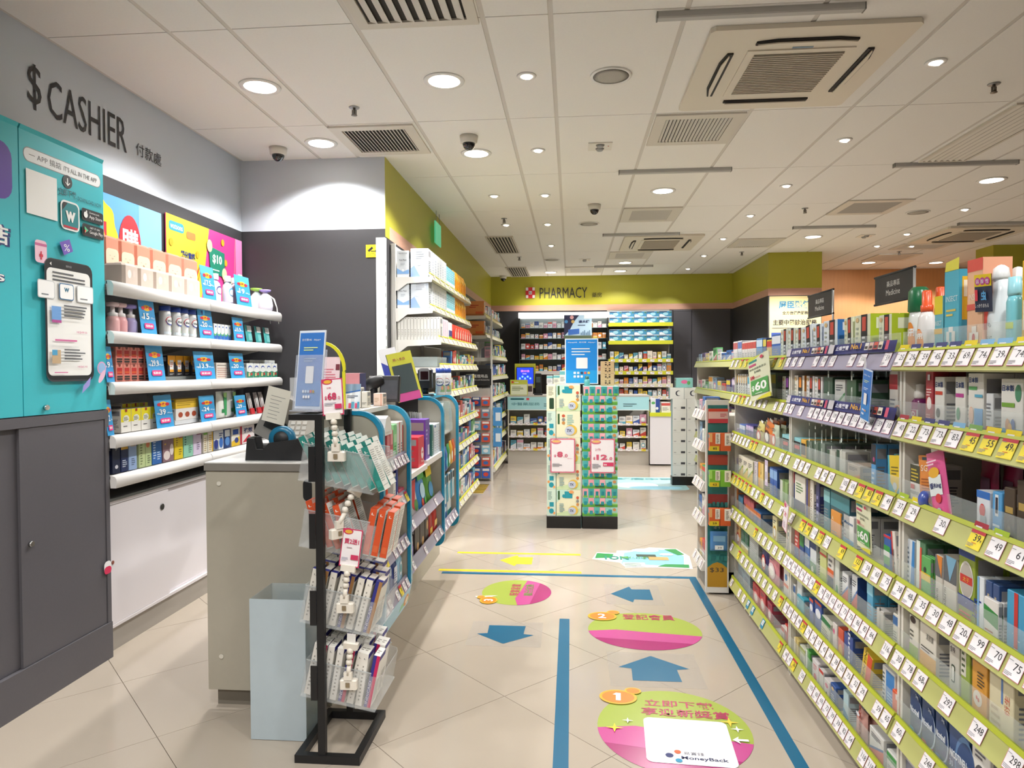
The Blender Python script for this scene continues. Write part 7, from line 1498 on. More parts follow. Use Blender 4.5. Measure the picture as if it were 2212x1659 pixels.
SB = [(0.87, 0.105, 'd8602c', 'orange', '85'), (0.66, 0.095, '7ab83a', 'green', '62'), (0.43, 0.10, 'd8602c', 'orange', '59')]
for z, h, c, nm, pr_ in SB:
    for i in range(2):
        sp = [('r', 0.0, 0.5, 0.25, 1, 'e8b070' if c[0] == 'd' else 'a8d868'), ('r', 0.55, 0.4, 1, 1, 'ece6dc'), ('l', 0.65, 0.45, 0.9, 0.95, 6, '5a4a3a'), ('r', 0, 0, 0.9, 0.28, 'e2c828')] if i == 0 else [('r', 0.4, 0.3, 1, 1, 'ece6dc'), ('l', 0.55, 0.4, 0.85, 0.9, 6, '5a4a3a')]
        if i == 0: sp.append(('t', pr_, 0.3, 0.08, 0.13, '3a2a1a', {'w': 0.4, 'bold': 0.02}))
        prod('herbal_box', carton(0.06, 0.04, h, c, sp), '%s herbal box priced %s, %s of the pair %s on the teal hanging panel' % (nm, pr_, 'left' if i == 0 else 'right', 'highest' if z > 0.8 else 'midway' if z > 0.5 else 'lowest'), 'box', (0.838 + 0.062 * i, 4.165, z), 0, 'boxes on the hanging strip')
for z, h, c in ((0.78, 0.06, 'a83a30'), (0.55, 0.055, '8a2a2a')):
    MB().box(0.012, -0.008, z, 0.125, -0.002, z + h, M(c, rough=0.3)).build('strip_card', ep)
prod('wipes_pouch', pouch(0.10, 0.115, 0.03, '4a80b8', [('r', 0.25, 0.08, 0.75, 0.3, 'e8ecf0'), ('t', '39', 0.4, 0.13, 0.1, '2a2a3a', {'w': 0.25}), ('r', 0.15, 0.5, 0.85, 0.8, '7aa8d0')]), 'blue pouch priced 39 hung low on the teal end panel', 'pouch', (0.868, 4.18, 0.275), 0, None)
# shelves of the next block, seen along the aisle
EZ = [1.05, 0.86, 0.62, 0.41, 0.14]
bay(4.56, 4.245, 'low shelving block behind the teal end panel', EZ, [['25', '28', '32']] * 5, X=0.775, depth=0.5, back=1.16, rails=[M('d6d2ca')] * 5, wt=0.04, ht=0.045)
bay(8.1, 6.0, 'distant shelving block along the right of the aisle', [1.37, 1.08, 0.80, 0.57, 0.30, 0.07], [[]] * 6, X=1.40, depth=0.42, back=1.46)
rn = random.Random(11)
PAL = [('e4e0da', 'white'), ('c84a44', 'red'), ('3a6ab0', 'blue'), ('dd9a3c', 'orange'), ('58a060', 'green'), ('d88aa0', 'pink'), ('8aa8c8', 'pale blue'), ('e0c84a', 'yellow'), ('6a5a8a', 'violet'), ('d8ccb8', 'cream')]
def filler(X, zs, y0, y1, where, faceR=True, hmax=0.16, n=8, names=('carton', 'jar_box', 'skin_care_box'), seed=1, cap=None, dz=0.0185, wide=None):
    """an assortment standing along a shelf run; y0 far, y1 near"""
    rr = random.Random(seed)
    for k, z in enumerate(zs):
        m = n
        room = (zs[k - 1] - z - 0.04) if k else hmax
        for i in range(m):
            a = y0 + (y1 - y0) * i / m; b = y0 + (y1 - y0) * (i + 1) / m
            wd = abs(b - a) * rr.uniform(0.7, 0.97)
            c, cn = rr.choice(PAL); c2, _ = rr.choice(PAL)
            h = min(room, rr.uniform(0.6, 1.0) * hmax)
            d = rr.uniform(0.06, 0.1)
            st = rr.randrange(4)
            sp = [a_top(c2), a_circ(c2), a_band(c2, 'e8e4dc'), a_diag(c2, 'e8e4dc')][st]
            me = carton(round(wd, 2), round(d, 2), round(h, 2), c, sp, key='f%s%s%d' % (c, c2, st))
            nm = names[i % len(names)]
            prod(nm, me, '%s %s, %s along the %s shelf of %s' % (cn, nm.replace('_', ' '), ORD[i], ORD[k] if k else 'top', where), 'box', (X + (d / 2 + 0.045 if faceR else -d / 2 - 0.045), (a + b) / 2, z + dz), R270 if faceR else R90, 'goods of %s' % where)
filler(0.775, EZ, 4.54, 4.27, 'the low block', seed=5, n=3, hmax=0.15)
filler(1.40, [1.37, 1.08, 0.80, 0.57, 0.30, 0.07], 8.08, 6.05, 'the distant right block', seed=8, n=10, hmax=0.17)

# ================================================================== tissue display in the middle of the aisle
KB = M('141415', rough=0.35)
for x0, x1, nm in ((-0.212, 0.078, 'left'), (0.09, 0.388, 'right')):
    t = thing('display_plinth', 'low black plinth under the %s tissue tower' % nm, 'plinth', ((x0 + x1) / 2, 6.15, 0))
    w_ = (x1 - x0) / 2
    MB().bbox(-w_, -0.27, 0, w_, 0.27, 0.105, KB).build('box', t)
sp_a = [('p', [(0.0, 0), (1, 0), (1, 0.3), (0, 0.1)], 'c8ddb0'), ('p', [(0, 0.5), (0, 1), (0.5, 1)], 'bfe0d0'), ('r', 0.06, 0.62, 0.14, 0.96, '2f5a30'), ('r', 0.34, 0.68, 0.66, 0.94, '1f96a8'), ('c', 0.30, 0.76, 0.06, 0.07, '1f96a8'), ('c', 0.88, 0.7, 0.06, 0.055, 'c8583c'), ('c', 0.88, 0.57, 0.06, 0.055, '8a8a86'), ('c', 0.88, 0.44, 0.06, 0.055, 'c88a4a'), ('c', 0.7, 0.22, 0.2, 0.17, 'e0b848'), ('c', 0.65, 0.2, 0.16, 0.14, 'c0c8d8'), ('t', '7X', 0.56, 0.15, 0.1, '3a3a5a', {'w': 0.16, 'bold': 0.03}), ('l', 0.12, 0.15, 0.35, 0.5, 6, '7aa0a8'), ('c', 0.62, 0.92, 0.1, 0.06, 'e8a060')]
sp_b = [('l', 0.15, 0.62, 0.6, 0.95, 7, '6a8a8a'), ('r', 0.3, 0.35, 0.75, 0.52, '1f96a8'), ('c', 0.5, 0.18, 0.26, 0.1, '1f96a8'), ('c', 0.2, 0.3, 0.14, 0.05, 'e8a060'), ('c', 0.8, 0.1, 0.12, 0.05, 'e8a060')]
sp_c = [('r', 0.06, 0.5, 0.14, 0.9, '2f5a30'), ('c', 0.3, 0.82, 0.07, 0.06, 'c8583c'), ('c', 0.3, 0.68, 0.07, 0.06, '8a8a86'), ('c', 0.3, 0.55, 0.07, 0.06, 'c88a4a'), ('l', 0.45, 0.5, 0.75, 0.9, 6, '9ac8c0'), ('c', 0.62, 0.28, 0.24, 0.2, 'e0b848'), ('c', 0.56, 0.26, 0.2, 0.17, 'c0c8d8'), ('t', '7X', 0.44, 0.2, 0.12, '3a3a5a', {'w': 0.2, 'bold': 0.03})]
for r in range(5):
    z = 0.106 + 0.2225 * r
    big_ = sp_a if r in (4, 2, 1, 0) else sp_c
    m1 = carton(0.203, 0.25, 0.2215, 'e8e6c6', big_, [('l', 0.1, 0.2, 0.9, 0.8, 4, 'b8d0b8')], key='tisA%d' % (r in (3,)), rough=0.28)
    m2 = carton(0.078, 0.25, 0.2215, 'cfe4d6' if r < 4 else 'efeacb', sp_b if r < 4 else [('l', 0.2, 0.6, 0.8, 0.95, 8, '6a6a60'), ('o', 0.3, 0.08, 0.8, 0.5, 0.1, '20402a')], key='tisB%d' % (r < 4), rough=0.28)
    for d, y in (('front', 6.01), ('back', 6.265)):
        if d == 'back' and r < 3: continue
        lv = ('bottom', 'second', 'middle', 'fourth', 'top')[r]
        prod('tissue_bundle', m1, 'cream and mint tissue bundle, %s layer of left tower, %s' % (lv, d), 'tissue pack', (-0.0255, y, z), 0, 'tissue bundles in the left tower')
        prod('tissue_bundle', m2, 'narrow end of a tissue bundle, %s layer of left tower, %s' % (lv, d), 'tissue pack', (-0.170, y, z), 0, 'tissue bundles in the left tower')
sp_d = [('r', 0, 0, 1, 0.28, '5aa03c'), ('r', 0, 0.28, 1, 0.4, '8ac46a')] + [q for i in range(5) for q in (('r', 0.02 + 0.16 * i, 0.38, 0.17 + 0.16 * i, 0.98, ('48a8a8', 'e09aa4', '58b0a8', 'e8a8b0', '8ac8c0')[i]), ('r', 0.05 + 0.16 * i, 0.22, 0.14 + 0.16 * i, 0.62, ('178a90', '2f8f98', '1f9098', '1f8a92', '178a90')[i]))] + [('r', 0.36, 0.16, 0.62, 0.26, '24402a'), ('c', 0.91, 0.75, 0.05, 0.16, 'c88a50'), ('r', 0.74, 0.2, 0.84, 0.75, '178a98')]
sp_e = [q for i in range(6) for q in (('r', 0.01 + 0.165 * i, 0.02, 0.165 + 0.165 * i, 0.98, ('e09aa4', '3f9c98')[i % 2]), ('r', 0.03 + 0.165 * i, 0.02, 0.15 + 0.165 * i, 0.25, '6ab048'), ('r', 0.05 + 0.165 * i, 0.25, 0.13 + 0.165 * i, 0.7, '177f88'))]
for r in range(14):
    z = 0.106 + 0.0785 * r
    me = carton(0.296, 0.25, 0.0778, 'a8d4cc', sp_e if r in (13, 2) else sp_d, [('r', 0, 0, 1, 0.3, '5aa03c'), ('r', 0.1, 0.3, 0.4, 0.8, '178a90'), ('r', 0.5, 0.3, 0.9, 0.9, 'e09aa4')], key='pock%d' % (r in (13, 2)), rough=0.28)
    for d, y in (('front', 6.01), ('back', 6.265)):
        if d == 'back' and r < 9: continue
        prod('pocket_tissue_box', me, 'pink and green pocket tissue box, %s layer up in right tower, %s' % (ORD[r], d), 'tissue pack', (0.239 + (0.012 if r == 13 else 0), y, z), 0, 'pocket tissue boxes in the right tower')
def a4(label, x0, x1, z0, z1, fn):
    t = thing('price_poster', label, 'price sign', (x0, 5.872, z0))
    mb = MB().box(0, -0.003, 0, x1 - x0, 0, z1 - z0, PK); g = G(mb, FC((0, -0.003, 0)), x1 - x0, z1 - z0)
    g.rr(0.05, 0.035, 0.95, 0.965, 0.04, M('f0e9ec')).ell(0.24, 0.9, 0.2, 0.065, PK).ell(0.24, 0.915, 0.17, 0.035, M('e8b040'))
    fn(g); mb.build('sheet', t)
    MB().box(0.0, -0.0055, -0.002, x1 - x0, -0.005, z1 - z0, ACR('f4f4f6', 0.08)).build('clear_sleeve', t)
a4('pink framed poster reading 8.0 on the left tissue tower', -0.178, 0.032, 0.475, 0.765, lambda g: g.text('$', 0.15, 0.45, 0.08, PK, w=0.09, bold=0.03).text('8', 0.27, 0.45, 0.17, PK, w=0.24, bold=0.06).text('.0', 0.53, 0.45, 0.1, PK, w=0.17, bold=0.02).text('/件PC', 0.68, 0.4, 0.03, PK, w=0.2).lines(0.08, 0.18, 0.5, 0.28, 4, M('6a6a72')))
a4('pink framed poster reading 12.0 on the right tissue tower', 0.158, 0.365, 0.475, 0.765, lambda g: g.text('2件', 0.2, 0.64, 0.08, PK, w=0.24).text('$', 0.12, 0.38, 0.09, PK, w=0.09, bold=0.03).text('12', 0.25, 0.38, 0.16, PK, w=0.44, bold=0.05).text('.0', 0.73, 0.38, 0.09, PK, w=0.16, bold=0.02).rect(0.52, 0.2, 0.94, 0.31, PK).text('$6', 0.55, 0.22, 0.05, W_, w=0.12, bold=0.02).lines(0.08, 0.14, 0.45, 0.28, 4, M('6a6a72')))
t = thing('payment_poster', 'large bright blue payment poster standing on the tissue towers', 'poster', (-0.055, 6.16, 1.219))
mb = MB().box(0, 0, 0, 0.292, 0.006, 0.40, M('e8eef4')); g = G(mb, FC((0, 0, 0)), 0.292, 0.40)
g.rect(0.03, 0.02, 0.97, 0.98, M('1684d8')).rect(0.03, 0.02, 0.97, 0.3, M('1f9ae0')).text('AlipayHK  支付寶  Alipay+', 0.08, 0.90, 0.035, W_, w=0.84).lines(0.2, 0.64, 0.8, 0.83, 3, W_, fill=0.3).rr(0.34, 0.34, 0.68, 0.58, 0.02, M('f2eef0'))
for i in range(5): g.rr(0.26 + 0.105 * i, 0.22, 0.33 + 0.105 * i, 0.27, 0.012, M(('e8f0f8', 'd8e4f0', '2a3a5a', 'e0604a', 'e8c040')[i]))
for i in range(3): g.rr(0.26 + 0.105 * i, 0.14, 0.33 + 0.105 * i, 0.19, 0.012, M('eef2f6'))
mb.build('sheet', t); MB().box(0.02, 0.006, 0, 0.27, 0.08, 0.006, BK).build('foot', t); MB().box(0.01, 0.007, 0.006, 0.282, 0.012, 0.39, BK).build('backing', t)
for i in range(4):
    prod('toilet_roll_pack', carton(0.115, 0.115, 0.0525, 'cfae84', [('r', 0.3, 0.72, 0.42, 0.86, '3a2a22'), ('r', 0.58, 0.72, 0.7, 0.86, '3a2a22'), ('c', 0.36, 0.45, 0.07, 0.14, '3a2a22'), ('c', 0.64, 0.45, 0.07, 0.14, '3a2a22'), ('c', 0.5, 0.28, 0.05, 0.08, '3a2a22')], [], key='panda', rough=0.35), 'tan tissue pack with small panda face, %s up in its stack' % ORD[i], 'tissue pack', (0.315, 6.13, 1.2055 + 0.053 * i), 0, 'tan panda tissue stack')
parts('hand_gel', 'small teal pump pack on top of the tissue towers', 'bottle', (0.135, 6.0, 1.206), 0, None, smallbottle('58a0a0', '3a6a60', 0.085, 0.025))
for i, (x, h, c) in enumerate(((-0.19, 0.075, 'd8d8dc'), (-0.13, 0.08, 'eae6d8'), (-0.075, 0.12, 'e6ece8'))):
    prod('carton', carton(0.055, 0.06, h, c, a_top('6ab0b8')), 'small pale carton on the left tissue tower, %s from left' % ORD[i], 'box', (x, 6.2, 1.219), 0, 'cartons on the tissue tower')

# ================================================================== floor graphics
TB = M('0a6286', rough=0.3, noise=0.03); TY = M('ecd830', rough=0.35)
def tape(name, label, x0, y0, x1, y1, m):
    t = tag(MB().box(x0, y0, 0.0004, x1, y1, 0.0012, m).build(name), label, 'floor tape')
tape('floor_tape', 'blue floor tape running along the right shelves', 0.754, 1.2, 0.802, 4.565, TB)
tape('floor_tape', 'blue floor tape crossing the aisle', -0.862, 4.522, 0.753, 4.565, TB)
tape('floor_tape', 'short blue floor tape in the middle of the queue', -0.066, 1.2, -0.012, 3.745, TB)
tape('floor_tape', 'yellow floor tape farther from the blue line', -0.84, 5.03, 0.065, 5.07, TY)
tape('floor_tape', 'yellow floor tape touching the blue cross line', -0.895, 4.585, 0.065, 4.625, TY)
def arrow(label, c, s, ang, m, wide=1.0):
    t = thing('floor_arrow', label, 'floor sticker', (c.x, c.y, 0.0004), ang)
    MB().box(-s * 0.85 * wide, -s * 0.75, 0, s * 0.85 * wide, s * 0.75, 0.0005, M('d8d0c6', rough=0.15, alpha=0.22)).build('clear_film', t)
    mb = MB(); G(mb, FZ((0, 0, 0.0005)), s, s, 0.0003).poly([(0, 0.6), (0.66 * wide, 0.05), (0.42 * wide, 0.0), (0.44 * wide, -0.5), (-0.44 * wide, -0.5), (-0.42 * wide, 0.0), (-0.66 * wide, 0.05)], m)
    mb.build('arrow_print', t)
def fz(x, y): return at(x, y, Z=0)
arrow('blue floor arrow pointing towards the entrance', fz(1092, 1369), 0.22, PI, TB)
arrow('blue floor arrow pointing left to the counter', fz(1367, 1284), 0.22, PI / 2, TB)
arrow('blue floor arrow pointing up the aisle', fz(1413, 1446), 0.24, 0, TB)
arrow('yellow floor arrow pointing left between yellow tapes', fz(1118, 1211), 0.21, PI / 2, TY)
def oval(label, c, rx, ry_, ang, num, fn):
    t = thing('floor_sticker', label, 'floor sticker', (c.x, c.y, 0.0005), ang)
    mb = MB(); g = G(mb, FZ((0, 0, 0)), 1, 1, 0.0003)
    g.ell(0, 0, rx, ry_, M('a4b44c', rough=0.25), n=48)
    n = 40
    pts = [(rx * math.cos(a), ry_ * math.sin(a)) for a in [PI + 0.1 + (PI - 0.35) * k / n for k in range(n + 1)]]
    g.poly(pts, M('a8206e', rough=0.25))
    pts = [(rx * math.cos(a), ry_ * math.sin(a)) for a in [PI + 0.1 + 0.35 * k / 6 for k in range(7)]] + [(rx * math.cos(a), ry_ * math.sin(a)) for a in [2 * PI - 0.7 + 0.45 * k / 6 for k in range(7)]] + [(0, -0.1 * ry_), (-0.5 * rx, 0.0)]
    g.poly(pts, M('c44a90', rough=0.25))
    fn(g); mb.build('oval_print', t)
    mb = MB(); g = G(mb, FZ((-0.72 * rx, 0.72 * ry_, 0.0032)), 1, 1, 0.0003)
    r = 0.27 * rx
    g.ell(0, 0, r, r * 0.82, M('e8b030', rough=0.3)).ell(0, 0, r * 0.86, r * 0.68, M('e0862a', rough=0.3)).ell(r * 0.8, r * 0.8, r * 0.45, r * 0.38, M('e8b030')).ell(r * 0.8, r * 0.8, r * 0.36, r * 0.3, M('e0862a'))
    if num == '1': g.poly([(-0.12 * r, -0.42 * r), (0.14 * r, -0.42 * r), (0.14 * r, 0.42 * r), (-0.04 * r, 0.42 * r), (-0.12 * r, 0.36 * r)], W_).poly([(-0.3 * r, 0.2 * r), (-0.12 * r, 0.18 * r), (-0.04 * r, 0.42 * r), (-0.12 * r, 0.42 * r)], W_)
    else: g.text(num, -r * 0.3, -r * 0.42, r * 0.85, W_, w=r * 0.55, bold=0.02)
    mb.build('number_badge', t)
MAG = M('b8285c', rough=0.3)
def ov1(g):
    g.text('立即下載', -0.10, 0.165, 0.055, MAG, w=0.27, bold=0.012).text('享迎新獎賞', -0.115, 0.09, 0.06, MAG, w=0.34, bold=0.012)
    g.rr(-0.11, -0.24, 0.20, 0.07, 0.025, M('f4f2f4', rough=0.25)).text('易賞錢', 0.02, -0.18, 0.02, M('3a3a5a'), w=0.07).text('MoneyBack', 0.01, -0.215, 0.026, M('1e2a5a'), w=0.16, bold=0.02)
    g.ell(-0.03, -0.19, 0.014, 0.014, M('1e2a6a')).ell(0.0, -0.165, 0.012, 0.012, M('d8602c')).ell(0.0, -0.22, 0.012, 0.012, M('1f8fb8'))
    for x, y, s, c in ((0.215, 0.07, 0.036, 'e8c828'), (0.235, 0.02, 0.025, 'f4f4ee'), (-0.22, -0.03, 0.034, 'e8c828'), (-0.17, 0.03, 0.022, 'f4f4ee')):
        g.poly([(x + s * (1 if k % 2 == 0 else 0.25) * math.cos(k * PI / 4), y + s * (1 if k % 2 == 0 else 0.25) * math.sin(k * PI / 4)) for k in range(8)], M(c))
    g.poly([(0.205, -0.06), (0.23, -0.035), (0.226, -0.052), (0.262, -0.052), (0.262, -0.066), (0.226, -0.066), (0.23, -0.085)], W_)
oval('large green and magenta floor sticker numbered 1 nearest the camera', fz(1455, 1574), 0.285, 0.305, -0.06, '1', ov1)
def ov2(g):
    g.text('登記會員', -0.10, 0.15, 0.08, MAG, w=0.28, bold=0.012)
oval('green and magenta floor sticker numbered 2 beyond the up arrow', fz(1392, 1362), 0.29, 0.255, 0.0, '2', ov2)
def ov3(g):
    g.text('獎賞易賞', -0.07, -0.02, 0.06, MAG, w=0.22, bold=0.012).text('積分兌換', -0.07, -0.10, 0.055, M('5a8a2a'), w=0.22, bold=0.012)
    for a in (0.3, 0.0, -0.3): g.poly([(-0.08, 0.12 + a * 0.05), (-0.12, 0.2 + a * 0.1), (-0.10, 0.21 + a * 0.1)], W_)
oval('green and magenta floor sticker numbered 3 lying sideways by the counter', fz(1116, 1279), 0.235, 0.21, PI / 2, '3', ov3)
c = fz(1383, 1208)
t = thing('floor_sticker', 'jagged green and white recycling floor sticker before the tissue towers', 'floor sticker', (c.x, c.y, 0.0005))
mb = MB(); g = G(mb, FZ((0, 0, 0)), 1, 1, 0.0003)
g.poly([(-0.34, -0.02), (-0.30, 0.16), (-0.16, 0.15), (-0.15, 0.22), (0.0, 0.24), (0.1, 0.33), (0.3, 0.3), (0.36, 0.1), (0.33, -0.22), (0.1, -0.2), (-0.12, -0.22), (-0.15, -0.1)], M('f0f2ee', rough=0.25))
g.poly([(-0.14, -0.12), (0.28, -0.17), (0.32, 0.1), (0.25, 0.26), (0.08, 0.28), (-0.1, 0.16)], M('8ec4e0', rough=0.25)).ell(0.06, 0.24, 0.1, 0.05, M('c8dcec')).poly([(-0.32, 0.0), (-0.3, 0.14), (-0.18, 0.12), (-0.2, 0.02)], M('2f8a48')).poly([(0.2, 0.28), (0.29, 0.29), (0.33, 0.14), (0.28, 0.12)], M('2f8a48')).poly([(0.1, -0.18), (0.31, -0.2), (0.32, -0.12), (0.16, -0.12)], M('2f8a48'))
g.rect(0.06, -0.02, 0.2, 0.06, M('d89a60')).rect(-0.02, 0.06, 0.12, 0.12, M('3a4a3a')).ell(0.2, 0.13, 0.05, 0.03, M('e8ecec')).rect(-0.13, -0.2, 0.02, -0.1, M('e8ece6')).lines(-0.12, -0.19, 0.0, -0.11, 3, M('2f6a3a'))
g.text('1ON', -0.25, -0.03, 0.09, M('2f8a78'), w=0.17, bold=0.03).text('環保小隊', -0.13, 0.0, 0.05, M('5aa048'), w=0.2, bold=0.03)
mb.build('print', t)
c = fz(1400, 1044)
t = thing('floor_sticker', 'pale blue floor sticker with teal lettering behind the tissue towers', 'floor sticker', (c.x, c.y, 0.0005))
mb = MB(); g = G(mb, FZ((0, 0, 0)), 1, 1, 0.0003)
g.rr(-0.42, -0.45, 0.42, 0.45, 0.1, M('b4dce0', rough=0.25)).ell(-0.15, -0.15, 0.25, 0.2, M('eef4f4')).ell(0.05, -0.3, 0.3, 0.1, M('8ac4d8')).text('駐店中醫', -0.36, 0.24, 0.13, M('2f9aa0'), w=0.7, bold=0.03)
mb.build('print', t)
c = fz(1045, 1066)
t = thing('hazard_mat', 'yellow and black striped floor marking between the shelf units', 'floor sticker', (-1.13, 7.78, 0.0004))
mb = MB(); g = G(mb, FZ((0, 0, 0)), 1, 1, 0.0003)
g.rect(-0.16, -0.3, 0.17, 0.3, M('e0b820', rough=0.35))
for k in range(7): g.poly([(-0.16, -0.3 + 0.085 * k), (0.17, -0.26 + 0.085 * k), (0.17, -0.22 + 0.085 * k), (-0.16, -0.26 + 0.085 * k)], M('1e1c1a'))
mb.build('print', t)

# ================================================================== shelving along the green side wall
WS = M('dad7d1', rough=0.4)
LIP = M('d9d5b4', rough=0.3)
LIPB = M('ccca2a', rough=0.3)
def wall_bay(y0, y1, label, zs, xs, top, wall=-1.385, rail_tags=True):
    t = thing('wall_shelving', label, 'shelving', (wall, (y0 + y1) / 2, 0))
    L = (y1 - y0) / 2
    MB().box(-0.012, -L, 0, 0.0, L, top, WS).build('back_panel', t)
    for e in (-L - 0.0, 0, L): MB().box(0.0, e - 0.012, 0, 0.03, e + 0.012, top, WS).build('upright', t)
    MB().box(0.031, -L, 0.0, xs[-1] - wall - 0.08, L, zs[-1] - 0.02, M('a8a29a')).build('kick_plate', t)
    for z, x in zip(zs, xs):
        d = x - wall
        s = MB().box(0.031, -L, z + 0.002, d - 0.02, L, z + 0.02, WS).build('shelf', t)
        MB().prism([(d, z - 0.004), (d - 0.03, z - 0.006), (d - 0.03, z + 0.043), (d - 0.022, z + 0.043)], 'y', -L, L, LIP).build('price_rail', s)
        MB().prism([(d - 0.018, z + 0.0432), (d - 0.032, z + 0.0432), (d - 0.032, z + 0.051), (d - 0.024, z + 0.052)], 'y', -L, L, LIPB).build('rail_bead', s)
        for e in (-L - 0.004, L + 0.001):
            MB().prism([(0.03, z + 0.02), (d - 0.005, z + 0.02), (d - 0.012, z - 0.02), (0.12, z - 0.03), (0.045, z - 0.085), (0.03, z - 0.085)], 'y', e, e + 0.003, WS).build('bracket', s)
        if rail_tags:
            for i in range(9):
                o = put('price_tag', tag_mesh(str(25 + (i * 7) % 60), 0.05, 0.04), s, (d - 0.001, -L + 2 * L * (i + 0.5) / 9, z + 0.003), R90); o.rotation_euler = (-0.36, 0, R90)
    return t
WZ = [2.05, 1.81, 1.565, 1.35, 1.13, 0.86, 0.63, 0.39, 0.13]
WX = [-1.06, -1.055, -0.99, -0.985, -0.985, -0.985, -0.985, -0.98, -0.975]
wall_bay(5.31, 7.36, 'tall white wall shelving of masks along the green wall', WZ, WX, 2.33)
t = thing('end_post', 'white end post of the wall shelving beside the dark wall', 'post', (-1.425, 5.15, 0))
MB().box(-0.034, -0.02, 0, 0.034, 0.025, 2.345, M('e9efe9', rough=0.45)).build('post', t)
for k in range(24): MB().box(0.0345, -0.004, 0.3 + 0.08 * k, 0.0355, 0.004, 0.33 + 0.08 * k, BK).build('slot', t)
mk = [('r', 0, 0, 1, 0.12, 'dfe4ea'), ('p', [(0, 0.12), (1, 0.12), (1, 0.3), (0.5, 0.2), (0, 0.34)], '7fa8d8'), ('c', 0.5, 0.26, 0.1, 0.05, 'eef2f6'), ('t', 'Face Mask', 0.2, 0.62, 0.06, '3a3a44', {'w': 0.6}), ('t', 'PROTECTOR', 0.15, 0.88, 0.04, '5a5a64', {'w': 0.7}), ('l', 0.3, 0.45, 0.7, 0.55, 3, 'a8b0b8')]
mk2 = [('p', [(0, 0), (0.55, 0), (0.2, 0.4), (0, 0.3)], '8ca8dc'), ('r', 0.85, 0, 1, 1, 'b8c0cc'), ('c', 0.45, 0.5, 0.2, 0.1, 'cfd6de'), ('l', 0.3, 0.65, 0.8, 0.95, 4, 'b0b4bc')]
for k, z in ((0, 2.071), (1, 1.831)):
    h = 0.205
    prod('mask_box', carton(0.095, 0.1, h, 'd4d9de', mk), 'white face mask box facing the entrance, wall %s shelf' % ('top', 'second')[k], 'box', (-1.30, 5.37, z), 0, 'mask boxes of the wall shelving')
    prod('mask_box', carton(0.14, 0.1, h + 0.015, 'cdd4dc', mk2), 'wider blue-cornered mask box facing the entrance, wall %s shelf' % ('top', 'second')[k], 'box', (-1.17, 5.37, z), 0, 'mask boxes of the wall shelving')
    for i in range(6):
        prod('mask_box', carton(0.105, 0.19, h + 0.01, 'd2d6da', [('l', 0.3, 0.2, 0.7, 0.8, 6, 'aab4c4'), ('p', [(0, 0), (1, 0), (1, 0.2), (0, 0.1)], 'a8c0e0')], key='mk3'), 'white mask box in the row along wall %s shelf, %s from near end' % (('top', 'second')[k], ORD[i]), 'box', (-1.19, 5.48 + 0.108 * i, z), R90, 'mask boxes of the wall shelving')
    for i in range(5):
        prod('mask_box', carton(0.085, 0.18, h - 0.01, '7cc4d4', [('r', 0, 0, 1, 0.35, 'e6eff2'), ('c', 0.5, 0.18, 0.2, 0.06, '3a8aa0'), ('l', 0.2, 0.5, 0.8, 0.9, 4, 'c8e8f0')], key='mk4'), 'turquoise mask box on wall %s shelf, %s from near end' % (('top', 'second')[k], ORD[i]), 'box', (-1.185, 6.12 + 0.088 * i, z), R90, 'mask boxes of the wall shelving')
    for i in range(7):
        prod('tea_pouch', pouch(0.095, 0.23, 0.05, 'f0a818', [('r', 0.2, 0.25, 0.8, 0.6, 'e88a10'), ('c', 0.5, 0.7, 0.2, 0.08, 'f8d060')], key='orp'), 'bright orange pouch on wall %s shelf, %s from near end' % (('top', 'second')[k], ORD[i]), 'pouch', (-1.13, 6.62 + 0.1 * i, z), R90, 'orange pouches of the wall shelving')
for i in range(13):
    prod('slim_box', carton(0.0255, 0.1, 0.175, 'cfcdc7', [('r', 0.92, 0, 1, 1, '9a968e'), ('l', 0.25, 0.15, 0.7, 0.5, 5, '9a968e'), ('r', 0.4, 0.92, 0.6, 0.96, '4a4a4a')], key='slim'), 'slim white box facing the entrance, wall third shelf, %s from left' % ORD[i], 'box', (-1.335 + 0.026 * i, 5.37, 1.586), 0, 'slim boxes of the wall shelving')
for i in range(6):
    prod('slim_box', carton(0.05, 0.12, 0.175, 'ece8ea', [('r', 0.35, 0.05, 0.65, 0.95, 'b83a7a')], key='slim2'), 'white box with magenta stripe on wall third shelf, %s from near end' % ORD[i], 'box', (-1.09, 5.45 + 0.06 * i, 1.586), R90, 'striped boxes of the wall shelving')
prod('slim_box', carton(0.16, 0.1, 0.17, 'e8ece8', [('r', 0, 0, 1, 0.3, '8ab83a'), ('r', 0, 0.3, 1, 0.6, '3a3a7a')]), 'white box with navy and green foot on wall third shelf', 'box', (-1.09, 5.95, 1.586), R90, None)
for i in range(8):
    prod('snack_pouch', pouch(0.14, 0.17, 0.06, 'c8382c', [('r', 0.25, 0.3, 0.75, 0.6, 'e8c8b8'), ('p', [(0.2, 0.1), (0.4, 0.1), (0.8, 0.8), (0.6, 0.8)], 'e8a090')], key='redp'), 'shiny red pouch on wall third shelf, %s from near end' % ORD[i], 'pouch', (-1.06, 6.15 + 0.14 * i, 1.586), R90, 'red pouches of the wall shelving')
PAL0 = PAL; PAL = [('dfe4ea', 'white'), ('3a6ab0', 'blue'), ('58a8c0', 'aqua'), ('e4e4e0', 'off-white'), ('2a3a6a', 'navy'), ('c8503c', 'red'), ('dcc848', 'yellow'), ('6aa86a', 'green'), ('d8a0b0', 'pink')]
filler(-0.985, WZ[3:5], 7.33, 5.9, 'the mask wall unit middle', faceR=False, seed=21, n=14, hmax=0.15, dz=0.0205)
filler(-0.98, WZ[5:], 7.33, 5.4, 'the mask wall unit lower part', faceR=False, seed=22, n=14, hmax=0.19, names=('blister_pack', 'bandage_box', 'dressing_box'), dz=0.0205)
